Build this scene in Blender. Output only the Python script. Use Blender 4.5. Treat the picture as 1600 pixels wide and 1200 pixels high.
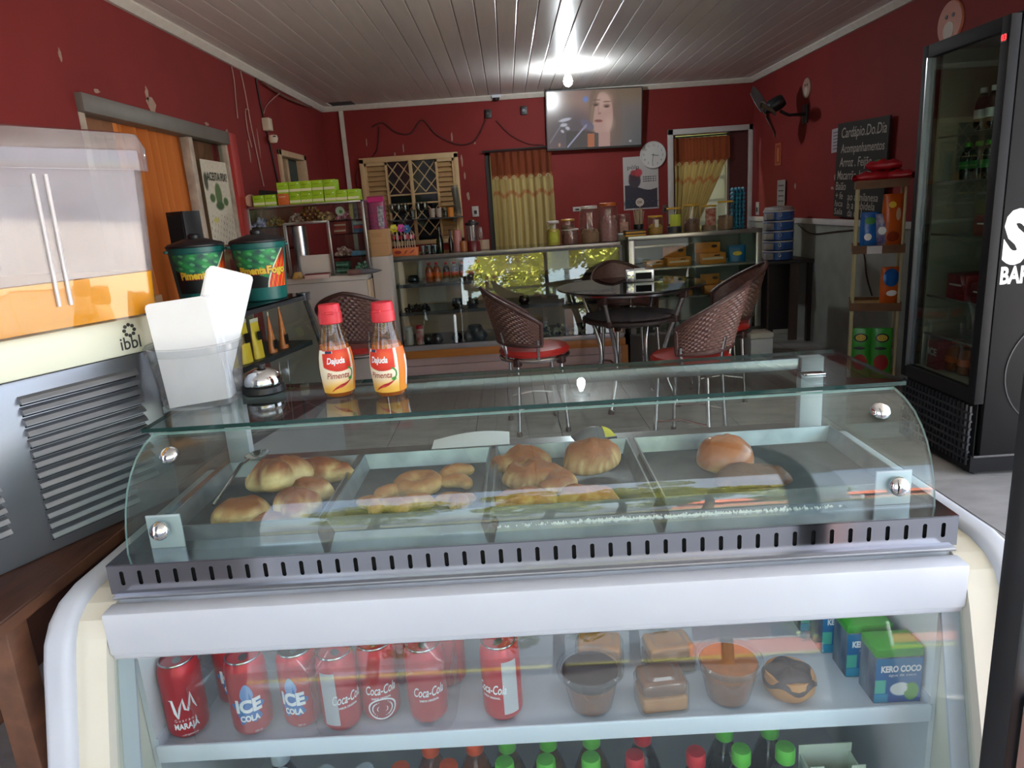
import bpy, bmesh, math, random
import numpy as np
from mathutils import Vector, Matrix

for _o in list(bpy.data.objects):
    bpy.data.objects.remove(_o)
SC = bpy.context.scene
COL = SC.collection
R_ = math.radians
PI = math.pi

# ------------------------------------------------------------------ camera
cam_d = bpy.data.cameras.new('camera')
cam = bpy.data.objects.new('camera', cam_d)
COL.objects.link(cam)
cam_d.sensor_fit = 'HORIZONTAL'
cam_d.sensor_width = 36.0
cam_d.lens = 36.0 * 1100.0 / 1600.0
cam_d.clip_start = 0.02
cr = Vector((0.99778905, -0.00793728, -0.06598487))
cu = Vector((0.06593762, 0.24252798, 0.96790103))
cf = Vector((-0.00832068, 0.97011194, -0.24251513))
cam.matrix_world = Matrix(((cr.x, cu.x, -cf.x, 0.0), (cr.y, cu.y, -cf.y, 0.0),
                           (cr.z, cu.z, -cf.z, 1.40), (0, 0, 0, 1)))
SC.camera = cam

# ------------------------------------------------------------------ sky, sun, exposure
SKY_STRENGTH = 1.15
SUN_STRENGTH = 34.0
EXPOSURE = 0.92
world = bpy.data.worlds.new('sky')
SC.world = world
world.use_nodes = True
wn = world.node_tree.nodes
wl = world.node_tree.links
wn.clear()
w_out = wn.new('ShaderNodeOutputWorld')
w_bg = wn.new('ShaderNodeBackground')
w_sky = wn.new('ShaderNodeTexSky')
w_sky.sky_type = 'NISHITA'
w_sky.sun_disc = False
w_sky.sun_elevation = R_(55)
w_sky.sun_rotation = R_(4)
w_sky.air_density = 1.0
w_sky.dust_density = 2.0
w_bg.inputs['Strength'].default_value = SKY_STRENGTH
# broken bright cloud over the clear sky, the same all round
w_tc = wn.new('ShaderNodeTexCoord')
w_no = wn.new('ShaderNodeTexNoise')
w_no.inputs['Scale'].default_value = 2.6
w_no.inputs['Detail'].default_value = 6
w_mr = wn.new('ShaderNodeMapRange')
w_mr.inputs['From Min'].default_value = 0.42
w_mr.inputs['From Max'].default_value = 0.62
w_mr.inputs['To Min'].default_value = 0.35
w_mr.inputs['To Max'].default_value = 0.9
w_mul = wn.new('ShaderNodeMix'); w_mul.data_type = 'RGBA'; w_mul.blend_type = 'MULTIPLY'
w_mul.inputs['Factor'].default_value = 1.0
w_mul.inputs['B'].default_value = (0.5, 0.5, 0.5, 1)
w_mix = wn.new('ShaderNodeMix'); w_mix.data_type = 'RGBA'
w_mix.inputs['B'].default_value = (2.25, 2.45, 2.85, 1)
wl.new(w_tc.outputs['Generated'], w_no.inputs['Vector'])
wl.new(w_no.outputs[0], w_mr.inputs[0])
wl.new(w_sky.outputs[0], w_mul.inputs['A'])
wl.new(w_mul.outputs['Result'], w_mix.inputs['A'])
wl.new(w_mr.outputs[0], w_mix.inputs['Factor'])
wl.new(w_mix.outputs['Result'], w_bg.inputs[0])
wl.new(w_bg.outputs[0], w_out.inputs[0])
sun_d = bpy.data.lights.new('sun', 'SUN')
sun_d.energy = SUN_STRENGTH
sun_d.angle = R_(0.6)
sun_d.color = (1.0, 0.96, 0.9)
sun = bpy.data.objects.new('sun', sun_d)
COL.objects.link(sun)
_sd = Vector((math.sin(R_(4)) * math.cos(R_(55)), math.cos(R_(4)) * math.cos(R_(55)), math.sin(R_(55))))
sun.rotation_euler = _sd.to_track_quat('Z', 'Y').to_euler()
sun.location = (8, 6, 12)
SC.view_settings.view_transform = 'Standard'
SC.view_settings.look = 'None'
SC.view_settings.exposure = EXPOSURE
SC.view_settings.gamma = 1.0
SC.view_settings.use_curve_mapping = False
SC.cycles.transparent_max_bounces = 24
SC.cycles.max_bounces = 10
SC.cycles.diffuse_bounces = 5
SC.cycles.glossy_bounces = 5
SC.cycles.caustics_reflective = False
SC.cycles.caustics_refractive = False
SC.cycles.sample_clamp_indirect = 6.0

# ------------------------------------------------------------------ materials
def s2l(c):
    return c / 12.92 if c <= 0.04045 else ((c + 0.055) / 1.055) ** 2.4
def rgb(h):
    if isinstance(h, str):
        h = h.lstrip('#')
        return tuple(s2l(int(h[i:i + 2], 16) / 255.0) for i in (0, 2, 4))
    return tuple(h)
MATS = {}
def M(name, col='#808080', rough=0.5, metal=0.0, noise=None, bump=None, spec=0.5, emit=0.0,
      alpha=1.0, trans=0.0, coat=0.0, vcol=False, stretch=None, sheen=0.0):
    """noise=(scale, amount, other colour); bump=(scale, strength)"""
    if name in MATS:
        return MATS[name]
    m = bpy.data.materials.new(name)
    m.use_nodes = True
    nt = m.node_tree
    b = nt.nodes['Principled BSDF']
    c = rgb(col)
    b.inputs['Base Color'].default_value = (*c, 1)
    b.inputs['Roughness'].default_value = rough
    b.inputs['Metallic'].default_value = metal
    b.inputs['Specular IOR Level'].default_value = spec
    b.inputs['Alpha'].default_value = alpha
    b.inputs['Coat Weight'].default_value = coat
    if trans:
        b.inputs['Transmission Weight'].default_value = trans
    m.diffuse_color = (*c, 1)
    co = None
    def coords(sc):
        nonlocal co
        if co is None:
            t = nt.nodes.new('ShaderNodeTexCoord')
            if stretch:
                mp = nt.nodes.new('ShaderNodeMapping')
                mp.inputs['Scale'].default_value = stretch
                nt.links.new(t.outputs['Object'], mp.inputs[0])
                co = mp.outputs[0]
            else:
                co = t.outputs['Object']
        n = nt.nodes.new('ShaderNodeTexNoise')
        n.inputs['Scale'].default_value = sc
        n.inputs['Detail'].default_value = 5
        nt.links.new(co, n.inputs['Vector'])
        return n
    src = None
    if vcol:
        a = nt.nodes.new('ShaderNodeVertexColor')
        a.layer_name = 'Col'
        src = a.outputs[0]
        nt.links.new(src, b.inputs['Base Color'])
        if emit:
            nt.links.new(src, b.inputs['Emission Color'])
    elif emit:
        b.inputs['Emission Color'].default_value = (*c, 1)
    b.inputs['Emission Strength'].default_value = emit
    if noise:
        n = coords(noise[0])
        r = nt.nodes.new('ShaderNodeMapRange')
        r.inputs['From Min'].default_value = 0.35
        r.inputs['From Max'].default_value = 0.7
        r.inputs['To Max'].default_value = noise[1]
        nt.links.new(n.outputs[0], r.inputs[0])
        mx = nt.nodes.new('ShaderNodeMix')
        mx.data_type = 'RGBA'
        nt.links.new(r.outputs[0], mx.inputs['Factor'])
        if src is not None:
            nt.links.new(src, mx.inputs['A'])
        else:
            mx.inputs['A'].default_value = (*c, 1)
        mx.inputs['B'].default_value = (*rgb(noise[2]), 1)
        nt.links.new(mx.outputs['Result'], b.inputs['Base Color'])
    if bump:
        n = coords(bump[0])
        bp = nt.nodes.new('ShaderNodeBump')
        bp.inputs['Strength'].default_value = bump[1]
        bp.inputs['Distance'].default_value = 0.01
        nt.links.new(n.outputs[0], bp.inputs['Height'])
        nt.links.new(bp.outputs[0], b.inputs['Normal'])
    MATS[name] = m
    return m

def glass(name, tint='#f4fbf8', f0=0.04, rough=0.0, haze=0.0, hazecol='#ffffff'):
    """thin clear sheet: a see-through surface with a mirror layer that grows towards grazing angles"""
    if name in MATS:
        return MATS[name]
    m = bpy.data.materials.new(name)
    m.use_nodes = True
    nt = m.node_tree
    nt.nodes.clear()
    out = nt.nodes.new('ShaderNodeOutputMaterial')
    tr = nt.nodes.new('ShaderNodeBsdfTransparent')
    tr.inputs[0].default_value = (*rgb(tint), 1)
    gl = nt.nodes.new('ShaderNodeBsdfGlossy')
    gl.inputs['Roughness'].default_value = rough
    lw = nt.nodes.new('ShaderNodeLayerWeight')
    lw.inputs[0].default_value = 0.5
    pw = nt.nodes.new('ShaderNodeMath'); pw.operation = 'POWER'; pw.inputs[1].default_value = 5.0
    ma = nt.nodes.new('ShaderNodeMath'); ma.operation = 'MULTIPLY_ADD'
    ma.inputs[1].default_value = 1 - f0; ma.inputs[2].default_value = f0
    nt.links.new(lw.outputs['Facing'], pw.inputs[0])
    nt.links.new(pw.outputs[0], ma.inputs[0])
    base = tr.outputs[0]
    if haze:
        df = nt.nodes.new('ShaderNodeBsdfDiffuse')
        df.inputs[0].default_value = (*rgb(hazecol), 1)
        mh = nt.nodes.new('ShaderNodeMixShader')
        n = nt.nodes.new('ShaderNodeTexNoise'); n.inputs['Scale'].default_value = 9
        n.inputs['Detail'].default_value = 6
        tc = nt.nodes.new('ShaderNodeTexCoord')
        nt.links.new(tc.outputs['Object'], n.inputs['Vector'])
        mm = nt.nodes.new('ShaderNodeMath'); mm.operation = 'MULTIPLY'; mm.inputs[1].default_value = haze * 2
        nt.links.new(n.outputs[0], mm.inputs[0])
        nt.links.new(mm.outputs[0], mh.inputs[0])
        nt.links.new(tr.outputs[0], mh.inputs[1])
        nt.links.new(df.outputs[0], mh.inputs[2])
        base = mh.outputs[0]
    mx = nt.nodes.new('ShaderNodeMixShader')
    nt.links.new(ma.outputs[0], mx.inputs[0])
    nt.links.new(base, mx.inputs[1])
    nt.links.new(gl.outputs[0], mx.inputs[2])
    nt.links.new(mx.outputs[0], out.inputs[0])
    m.diffuse_color = (*rgb(tint), 0.3)
    MATS[name] = m
    return m

def cloth_mat(name, vcol=True, col='#c07030', through=0.4):
    """thin woven cloth that lets some light through"""
    if name in MATS:
        return MATS[name]
    m = bpy.data.materials.new(name)
    m.use_nodes = True
    nt = m.node_tree
    b = nt.nodes['Principled BSDF']
    b.inputs['Roughness'].default_value = 0.9
    b.inputs['Specular IOR Level'].default_value = 0.1
    t = nt.nodes.new('ShaderNodeBsdfTranslucent')
    mx = nt.nodes.new('ShaderNodeMixShader'); mx.inputs[0].default_value = through
    out = nt.nodes['Material Output']
    if vcol:
        a = nt.nodes.new('ShaderNodeVertexColor'); a.layer_name = 'Col'
        nt.links.new(a.outputs[0], b.inputs['Base Color'])
        nt.links.new(a.outputs[0], t.inputs[0])
    else:
        b.inputs['Base Color'].default_value = (*rgb(col), 1)
        t.inputs[0].default_value = (*rgb(col), 1)
    nt.links.new(b.outputs[0], mx.inputs[1]); nt.links.new(t.outputs[0], mx.inputs[2])
    nt.links.new(mx.outputs[0], out.inputs[0])
    MATS[name] = m
    return m

# ------------------------------------------------------------------ objects
def tag(o, label=None, cat=None, group=None, kind=None):
    if label: o['label'] = label
    if cat: o['category'] = cat
    if group: o['group'] = group
    if kind: o['kind'] = kind
    return o
def thing(name, label, cat, loc=(0, 0, 0), rz=0.0, group=None, rot=None):
    o = bpy.data.objects.new(name, None)
    o.empty_display_size = 0.05
    o.location = loc
    o.rotation_euler = rot if rot else (0, 0, rz)
    COL.objects.link(o)
    return tag(o, label, cat, group)
KIDS = {}
def adopt(o, parent):
    o.parent = parent
    KIDS.setdefault(parent.name, []).append(o)
def copy_tree(o, parent=None):
    c = o.copy()
    COL.objects.link(c)
    if parent is not None:
        adopt(c, parent)
    for ch in list(KIDS.get(o.name, [])):
        copy_tree(ch, c)
    return c
def again(o, loc, rz=None, label=None, group=None, rot=None):
    c = copy_tree(o)
    c.location = loc
    if rot is not None: c.rotation_euler = rot
    elif rz is not None: c.rotation_euler = (0, 0, rz)
    if label: c['label'] = label
    if group: c['group'] = group
    return c

class G:
    def __init__(s):
        s.v = []; s.f = []; s.mi = []; s.m = 0; s.cols = None
    def add(s, vs, fs):
        k = len(s.v)
        s.v += [tuple(p) for p in vs]
        s.f += [tuple(i + k for i in f) for f in fs]
        s.mi += [s.m] * len(fs)
        return s
    def box(s, x0, x1, y0, y1, z0, z1, T=None):
        vs = [(x, y, z) for z in (z0, z1) for y in (y0, y1) for x in (x0, x1)]
        if T is not None: vs = [T @ Vector(p) for p in vs]
        return s.add(vs, [(0, 2, 3, 1), (4, 5, 7, 6), (0, 1, 5, 4), (2, 6, 7, 3), (0, 4, 6, 2), (1, 3, 7, 5)])
    def cbox(s, c, d, T=None):
        return s.box(c[0] - d[0] / 2, c[0] + d[0] / 2, c[1] - d[1] / 2, c[1] + d[1] / 2, c[2] - d[2] / 2, c[2] + d[2] / 2, T)
    def lathe(s, prof, n=24, c=(0, 0, 0), T=None, caps=True, sx=1.0, sy=1.0):
        """prof: (radius, z) pairs"""
        vs = []
        for r, z in prof:
            for i in range(n):
                a = 2 * PI * i / n
                vs.append((c[0] + r * math.cos(a) * sx, c[1] + r * math.sin(a) * sy, c[2] + z))
        fs = []
        for j in range(len(prof) - 1):
            for i in range(n):
                k = (i + 1) % n
                fs.append((j * n + i, j * n + k, (j + 1) * n + k, (j + 1) * n + i))
        if caps:
            if prof[0][0] > 1e-5: fs.append(tuple(range(n))[::-1])
            if prof[-1][0] > 1e-5: fs.append(tuple(range((len(prof) - 1) * n, len(prof) * n)))
        if T is not None: vs = [T @ Vector(p) for p in vs]
        return s.add(vs, fs)
    def tube(s, pts, r, n=8, closed=False, caps=True):
        pts = [Vector(p) for p in pts]
        rs = r if isinstance(r, (list, tuple)) else [r] * len(pts)
        N = len(pts)
        vs = []; up = None
        for i, p in enumerate(pts):
            if closed: t = pts[(i + 1) % N] - pts[i - 1]
            else: t = pts[min(i + 1, N - 1)] - pts[max(i - 1, 0)]
            t = t.normalized() if t.length > 1e-9 else Vector((0, 0, 1))
            if up is None:
                up = t.orthogonal().normalized()
            up = (up - t * up.dot(t))
            up = up.normalized() if up.length > 1e-6 else t.orthogonal().normalized()
            w = t.cross(up)
            for k in range(n):
                a = 2 * PI * k / n
                vs.append(p + (up * math.cos(a) + w * math.sin(a)) * rs[i])
        fs = []
        for j in range(N if closed else N - 1):
            j2 = (j + 1) % N
            for k in range(n):
                k2 = (k + 1) % n
                fs.append((j * n + k, j * n + k2, j2 * n + k2, j2 * n + k))
        if caps and not closed:
            fs.append(tuple(range(n))[::-1]); fs.append(tuple(range((N - 1) * n, N * n)))
        return s.add(vs, fs)
    def prism(s, poly, a0, a1, axis='x', T=None):
        """poly: 2D points; extruded from a0 to a1 along axis (x: poly=(y,z); y: poly=(x,z); z: poly=(x,y))"""
        mk = {'x': lambda p, a: (a, p[0], p[1]), 'y': lambda p, a: (p[0], a, p[1]), 'z': lambda p, a: (p[0], p[1], a)}[axis]
        n = len(poly)
        vs = [mk(p, a0) for p in poly] + [mk(p, a1) for p in poly]
        if T is not None: vs = [T @ Vector(p) for p in vs]
        fs = [(i, (i + 1) % n, n + (i + 1) % n, n + i) for i in range(n)]
        fs += [tuple(range(n))[::-1], tuple(range(n, 2 * n))]
        return s.add(vs, fs)
    def grid(s, fn, nu, nv, cu=False, cv=False):
        vs = [fn(i / (nu if cu else nu - 1), j / (nv if cv else nv - 1)) for j in range(nv) for i in range(nu)]
        fs = []
        for j in range(nv if cv else nv - 1):
            for i in range(nu if cu else nu - 1):
                i2 = (i + 1) % nu; j2 = (j + 1) % nv
                fs.append((j * nu + i, j * nu + i2, j2 * nu + i2, j2 * nu + i))
        return s.add(vs, fs)
    def build(s, name, mats, parent=None, smooth=True, bevel=0.0, seg=2, loc=None, rot=None, sharp=38, fix=True, solid=0.0):
        if not isinstance(mats, (list, tuple)): mats = [mats]
        me = bpy.data.meshes.new(name)
        me.from_pydata(s.v, [], s.f)
        for m in mats: me.materials.append(m)
        if len(mats) > 1: me.polygons.foreach_set('material_index', s.mi)
        bm = bmesh.new(); bm.from_mesh(me)
        if s.cols is not None:
            lay = bm.verts.layers.float_color.new('Col')
            bm.verts.ensure_lookup_table()
            for v, c in zip(bm.verts, s.cols): v[lay] = (c[0], c[1], c[2], 1)
        if fix: bmesh.ops.recalc_face_normals(bm, faces=bm.faces)
        if solid: bmesh.ops.solidify(bm, geom=bm.faces[:], thickness=solid)
        if bevel:
            ed = [e for e in bm.edges if len(e.link_faces) == 2 and e.calc_face_angle(0) > 0.6]
            bmesh.ops.bevel(bm, geom=ed, offset=bevel, offset_type='OFFSET', segments=seg, profile=0.5, affect='EDGES', clamp_overlap=True)
        if smooth:
            lim = R_(sharp)
            for f in bm.faces: f.smooth = True
            for e in bm.edges:
                if len(e.link_faces) == 2 and e.calc_face_angle(0) > lim: e.smooth = False
        bm.to_mesh(me); bm.free()
        return put(name, me, parent, loc, rot)
def put(name, me, parent=None, loc=None, rot=None):
    o = bpy.data.objects.new(name, me)
    COL.objects.link(o)
    if loc is not None: o.location = loc
    if rot is not None: o.rotation_euler = rot
    if parent is not None: adopt(o, parent)
    return o
def struct(o):
    o['kind'] = 'structure'
    return o
def empty_structure(name):
    o = bpy.data.objects.new(name, None)
    COL.objects.link(o)
    o['kind'] = 'structure'
    return o
def bx(name, mat, parent, x0, x1, y0, y1, z0, z1, bevel=0.0, seg=2, T=None):
    return G().box(x0, x1, y0, y1, z0, z1, T).build(name, mat, parent, bevel=bevel, seg=seg)

# lettering -----------------------------------------------------------
_TXT = {}
def text_mesh(s, extrude=0.0, bold=0.0, shear=0.0):
    key = (s, extrude, bold, shear)
    if key not in _TXT:
        cu_ = bpy.data.curves.new('lettering', 'FONT')
        cu_.body = s; cu_.size = 1.0; cu_.extrude = extrude; cu_.offset = bold; cu_.shear = shear
        cu_.align_x = 'CENTER'; cu_.align_y = 'CENTER'; cu_.resolution_u = 3
        cu_.fill_mode = 'BOTH' if extrude else 'FRONT'
        o = bpy.data.objects.new('lettering', cu_)
        me = o.to_mesh()
        vs = [tuple(v.co) for v in me.vertices]
        fs = [tuple(p.vertices) for p in me.polygons]
        o.to_mesh_clear()
        bpy.data.objects.remove(o); bpy.data.curves.remove(cu_)
        _TXT[key] = (vs, fs)
    return _TXT[key]
def letters(name, s, mat, parent, size, T, bold=0.0, shear=0.0, wrap=None, squash=1.0, ext=0.0, width=None):
    """T maps the lettering plane (x right, y up, z out) into the parent's frame.
    wrap=r bends the line round an upright cylinder of radius r whose axis is the parent's z axis (T is then the angle)."""
    vs, fs = text_mesh(s, ext, bold, shear)
    vs = [Vector(v) * size for v in vs]
    if width:
        x0 = min(v.x for v in vs); x1 = max(v.x for v in vs)
        k = width / max(1e-6, x1 - x0)
        for v in vs: v.x *= k
    for v in vs: v.y *= squash
    if wrap is None:
        g = G(); g.add([T @ v for v in vs], fs)
        return g.build(name, mat, parent, smooth=False, fix=False)
    ang, z0, rfun = T
    bm = bmesh.new()
    bv = [bm.verts.new(v) for v in vs]
    for f in fs:
        try: bm.faces.new([bv[i] for i in f])
        except ValueError: pass
    x0 = min(v.x for v in vs); x1 = max(v.x for v in vs)
    n = max(2, int((x1 - x0) / (wrap * 0.2)))
    for i in range(1, n):
        bmesh.ops.bisect_plane(bm, geom=bm.verts[:] + bm.edges[:] + bm.faces[:], plane_co=(x0 + (x1 - x0) * i / n, 0, 0), plane_no=(1, 0, 0))
    bmesh.ops.triangulate(bm, faces=bm.faces[:])
    for v in bm.verts:
        a = ang + v.co.x / wrap
        z = z0 + v.co.y
        r = rfun(z) if callable(rfun) else rfun
        v.co = Vector((r * math.cos(a), r * math.sin(a), z))
    me = bpy.data.meshes.new(name)
    bm.to_mesh(me); bm.free()
    me.materials.append(mat)
    return put(name, me, parent)
def frame_T(origin, right, up):
    r = Vector(right).normalized(); u = Vector(up).normalized(); n = r.cross(u)
    return Matrix(((r.x, u.x, n.x, origin[0]), (r.y, u.y, n.y, origin[1]), (r.z, u.z, n.z, origin[2]), (0, 0, 0, 1)))
def T_at(loc, rz=0.0, rx=0.0, ry=0.0):
    return Matrix.Translation(loc) @ Matrix.Rotation(rz, 4, 'Z') @ Matrix.Rotation(ry, 4, 'Y') @ Matrix.Rotation(rx, 4, 'X')
def painted(name, T, w, h, nu, nv, fn, mat, parent=None, thick=0.0):
    """a flat print: fn(U, V) -> (r, g, b) arrays in sRGB 0..255, U to the right and V up, both 0..1"""
    U, V = np.meshgrid(np.linspace(0, 1, nu), np.linspace(0, 1, nv))
    c = np.clip(np.stack(fn(U, V), -1) / 255.0, 0, 1)
    c = np.where(c <= 0.04045, c / 12.92, ((c + 0.055) / 1.055) ** 2.4).reshape(-1, 3)
    g = G()
    g.grid(lambda u, v: T @ Vector(((u - 0.5) * w, (v - 0.5) * h, 0)), nu, nv)
    g.cols = c
    return g.build(name, mat, parent, smooth=False, fix=False)
def sstep(a, b, x):
    t = np.clip((x - a) / (b - a), 0, 1)
    return t * t * (3 - 2 * t)
def blend(base, col, k):
    return [b * (1 - k) + c * k for b, c in zip(base, col)]
def oval(U, V, cx, cy, rx, ry, soft=0.1, rot=0.0):
    x = U - cx; y = V - cy
    c_, s_ = math.cos(rot), math.sin(rot)
    d = np.sqrt(((x * c_ + y * s_) / rx) ** 2 + ((-x * s_ + y * c_) / ry) ** 2)
    return 1 - sstep(1 - soft, 1 + soft, d)

# common materials
m_alu = M('aluminium', '#b9bcc0', 0.28, 1.0, noise=(60, 0.35, '#8f9296'), stretch=(1, 1, 12))
m_steel = M('brushed_stainless_steel', '#c9cad2', 0.13, 1.0, noise=(3, 0.3, '#aeb0ba'), stretch=(1, 3, 6))
m_chrome = M('chrome', '#d8dade', 0.08, 1.0)
m_black = M('black_plastic', '#141416', 0.45, noise=(30, 0.3, '#232327'))
m_white = M('white_enamel', '#c6cad3', 0.35, noise=(9, 0.3, '#b9bdc7'))
m_clear = glass('clear_glass', '#f2f8f6', 0.045)
m_clear2 = glass('window_glass', '#e8f2ee', 0.05)
m_edge = M('green_glass_edge', (.008, .035, .03), 0.15, noise=(20, 0.4, (.02, .07, .06)))
m_jar = glass('jar_plastic', '#eef0ee', 0.06, 0.03, haze=0.03)
m_dark = M('dark_void', '#0c0c0d', 0.9)
# ================================================================== the room
XL, XR, YB, YF, H = -1.96, 2.785, 8.25, 0.30, 2.60
m_red = M('red_wall_paint', '#7c2826', 0.7, noise=(2.2, 0.45, '#682220'), bump=(60, 0.12), spec=0.25)
m_redpost = M('bright_red_paint', '#a8302a', 0.5, noise=(6, 0.4, '#92241f'))
m_grey_wall = M('grey_washed_plaster', '#8d8f88', 0.7, noise=(5, 0.7, '#74766f'), bump=(30, 0.2))
m_ceil = M('grey_pvc_lining', '#dcd8d3', 0.32, noise=(3, 0.5, '#c9c5c0'), stretch=(6, 0.5, 1), bump=(8, 0.04))
m_ceilgap = M('dark_joint', '#4a4644', 0.8)
m_cove = M('cream_cornice', '#c9c2b8', 0.6, noise=(20, 0.4, '#b0a89d'))
m_tile = M('grey_floor_tile', '#a3a09d', 0.22, noise=(4, 0.8, '#888684'), stretch=(1, 2.2, 1))
m_grout = M('dark_grout', '#3b3a3a', 0.9)
m_frame_w = M('white_painted_wood', '#c4bfbd', 0.5, noise=(12, 0.4, '#aaa5a3'))

floor = struct(bx('floor', m_grout, None, XL - 0.2, XR + 0.2, -0.2, YB + 1.9, -0.12, -0.004))
tw = 0.55
tile_me = None
for j in range(15):
    for i in range(9):
        x0 = XL + 0.02 + i * tw; y0 = -0.15 + j * tw
        w = min(tw - 0.006, XR - x0); d = min(tw - 0.006, YB - y0)
        if w < 0.03 or d < 0.03: continue
        if w > tw - 0.01 and d > tw - 0.01:
            if tile_me is None:
                o = G().box(0, w, 0, d, -0.01, 0).build('tile', m_tile, floor, loc=(x0, y0, 0)); tile_me = o.data
            else:
                put('tile', tile_me, floor, loc=(x0, y0, 0))
        else:
            G().box(0, w, 0, d, -0.01, 0).build('tile', m_tile, floor, loc=(x0, y0, 0))

# ceiling: a backing with long lining planks and a broken-out corner
ceil = struct(bx('ceiling', m_ceilgap, None, XL - 0.15, XR + 0.15, -2.8, YB + 0.15, H + 0.014, H + 0.10))
pw = 0.132
for i in range(36):
    x0 = XL + i * pw
    x1 = min(x0 + pw - 0.004, XR)
    y1 = YB - 0.30 if i in (1, 2) else YB
    g = G()
    g.prism([(x0, H + 0.012), (x0, H + 0.003), (x0 + 0.004, H), (x1 - 0.004, H), (x1, H + 0.003), (x1, H + 0.012)], -2.8, y1, 'y')
    g.build('plank', m_ceil, ceil, smooth=False)

# walls ----------------------------------------------------------------
wt = 0.15
g = G()                                                     # left wall with sliding door and small window
D1a, D1b, D1h = 3.50, 5.30, 2.05
W2a, W2b, W2l, W2h = 6.45, 7.30, 1.62, 2.03
g.box(XL - wt, XL, 0.15, D1a, 0, H); g.box(XL - wt, XL, D1a, D1b, D1h, H)
g.box(XL - wt, XL, D1b, W2a, 0, H); g.box(XL - wt, XL, W2a, W2b, 0, W2l); g.box(XL - wt, XL, W2a, W2b, W2h, H)
g.box(XL - wt, XL, W2b, YB + wt, 0, H)
wall_l = struct(g.build('wall_left', m_red, None, smooth=False))
g = G(); g.box(XR, XR + wt, 3.0, YB + wt, 0, H)
wall_r = struct(g.build('wall_right', m_red, None, smooth=False))
bx('wainscot', m_grey_wall, wall_r, XR - 0.012, XR + 0.01, 3.02, YB, 0, 1.075)
bx('dado_rail', m_frame_w, wall_r, XR - 0.03, XR + 0.01, 3.02, YB, 1.075, 1.125, bevel=0.006)
g = G()                                                     # back wall with two curtained doorways
A0, A1, AH = -0.20, 0.52, 2.01
B0, B1, BH = 1.90, 2.74, 2.06
g.box(XL, A0, YB, YB + wt, 0, H); g.box(A0, A1, YB, YB + wt, AH, H); g.box(A1, B0, YB, YB + wt, 0, H)
g.box(B0, B1, YB, YB + wt, BH, H); g.box(B1, XR, YB, YB + wt, 0, H)
wall_b = struct(g.build('wall_back', m_red, None, smooth=False))
g = G(); g.box(XL, -1.02, -0.45, -0.30, 0, H)
wall_f = struct(g.build('wall_front', M('pale_front_plaster', '#a9a6a4', 0.8, noise=(3, 0.4, '#96938f')), None, smooth=False))
# cornices
g = G(); g.prism([(XL, H), (XL, H - 0.05), (XL + 0.02, H - 0.05), (XL + 0.05, H - 0.012), (XL + 0.05, H)], 1.7, YB, 'y')
struct(g.build('trim_1', m_cove, None, smooth=False))
g = G(); g.prism([(XR, H), (XR, H - 0.05), (XR - 0.02, H - 0.05), (XR - 0.05, H - 0.012), (XR - 0.05, H)], 1.7, YB, 'y')
struct(g.build('trim_2', m_cove, None, smooth=False))
g = G(); g.prism([(YB, H), (YB, H - 0.05), (YB - 0.02, H - 0.05), (YB - 0.05, H - 0.012), (YB - 0.05, H)], XL + 0.03, XR - 0.03, 'x')
struct(g.build('trim_3', m_cove, None, smooth=False))
# pale batten running down the back wall
struct(bx('trim_4', m_cove, None, -1.765, -1.72, YB - 0.025, YB, 1.0, H - 0.05))

# peeled paint on the left and back walls: bare plaster patches
m_bare = M('bare_plaster', '#a58878', 0.8, noise=(40, 0.5, '#8b6c60'))
def patch(name, wall, pts, axis, at):
    g = G()
    if axis == 'x':
        g.prism(pts, at, at + 0.003, 'x')
    else:
        g.prism(pts, at, at - 0.003, 'y')
    g.build(name, m_bare, wall, smooth=False)
def blotch(cx, cz, w, h, seed):
    rr = random.Random(seed)
    return [(cx + w * (0.6 + 0.5 * rr.random()) * math.cos(a), cz + h * (0.6 + 0.5 * rr.random()) * math.sin(a)) for a in [2 * PI * k / 11 for k in range(11)]]
for k, (y, z, w, h) in enumerate([(4.25, 2.10, .055, .05), (4.22, 2.15, .02, .04), (3.70, 2.085, .03, .012), (3.45, 2.20, .012, .03),
                                  (5.0, 2.075, .04, .012), (5.34, 2.06, .02, .02), (5.75, 1.95, .012, .09), (6.0, 2.05, .01, .12)]):
    patch('bare_patch', wall_l, blotch(y, z, w, h, k), 'x', XL)
for k, (x, z, w, h) in enumerate([(-0.46, 1.95, .012, .07), (-0.44, 1.78, .012, .05), (-0.42, 1.56, .02, .05), (-0.55, 2.2, .01, .06),
                                  (-1.1, 2.12, .008, .06), (-1.5, 2.2, .006, .05), (-0.3, 2.12, .012, .012), (-1.2, 2.06, .01, .03)]):
    patch('bare_patch', wall_b, blotch(x, z, w, h, 30 + k), 'y', YB)
for k, (y, z, w, h) in enumerate([(6.15, 1.47, .03, .03), (6.2, 1.38, .03, .015), (7.0, 1.42, .02, .03)]):
    patch('bare_patch', wall_r, blotch(y, z, w, h, 60 + k), 'x', XR - 0.0035)

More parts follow.
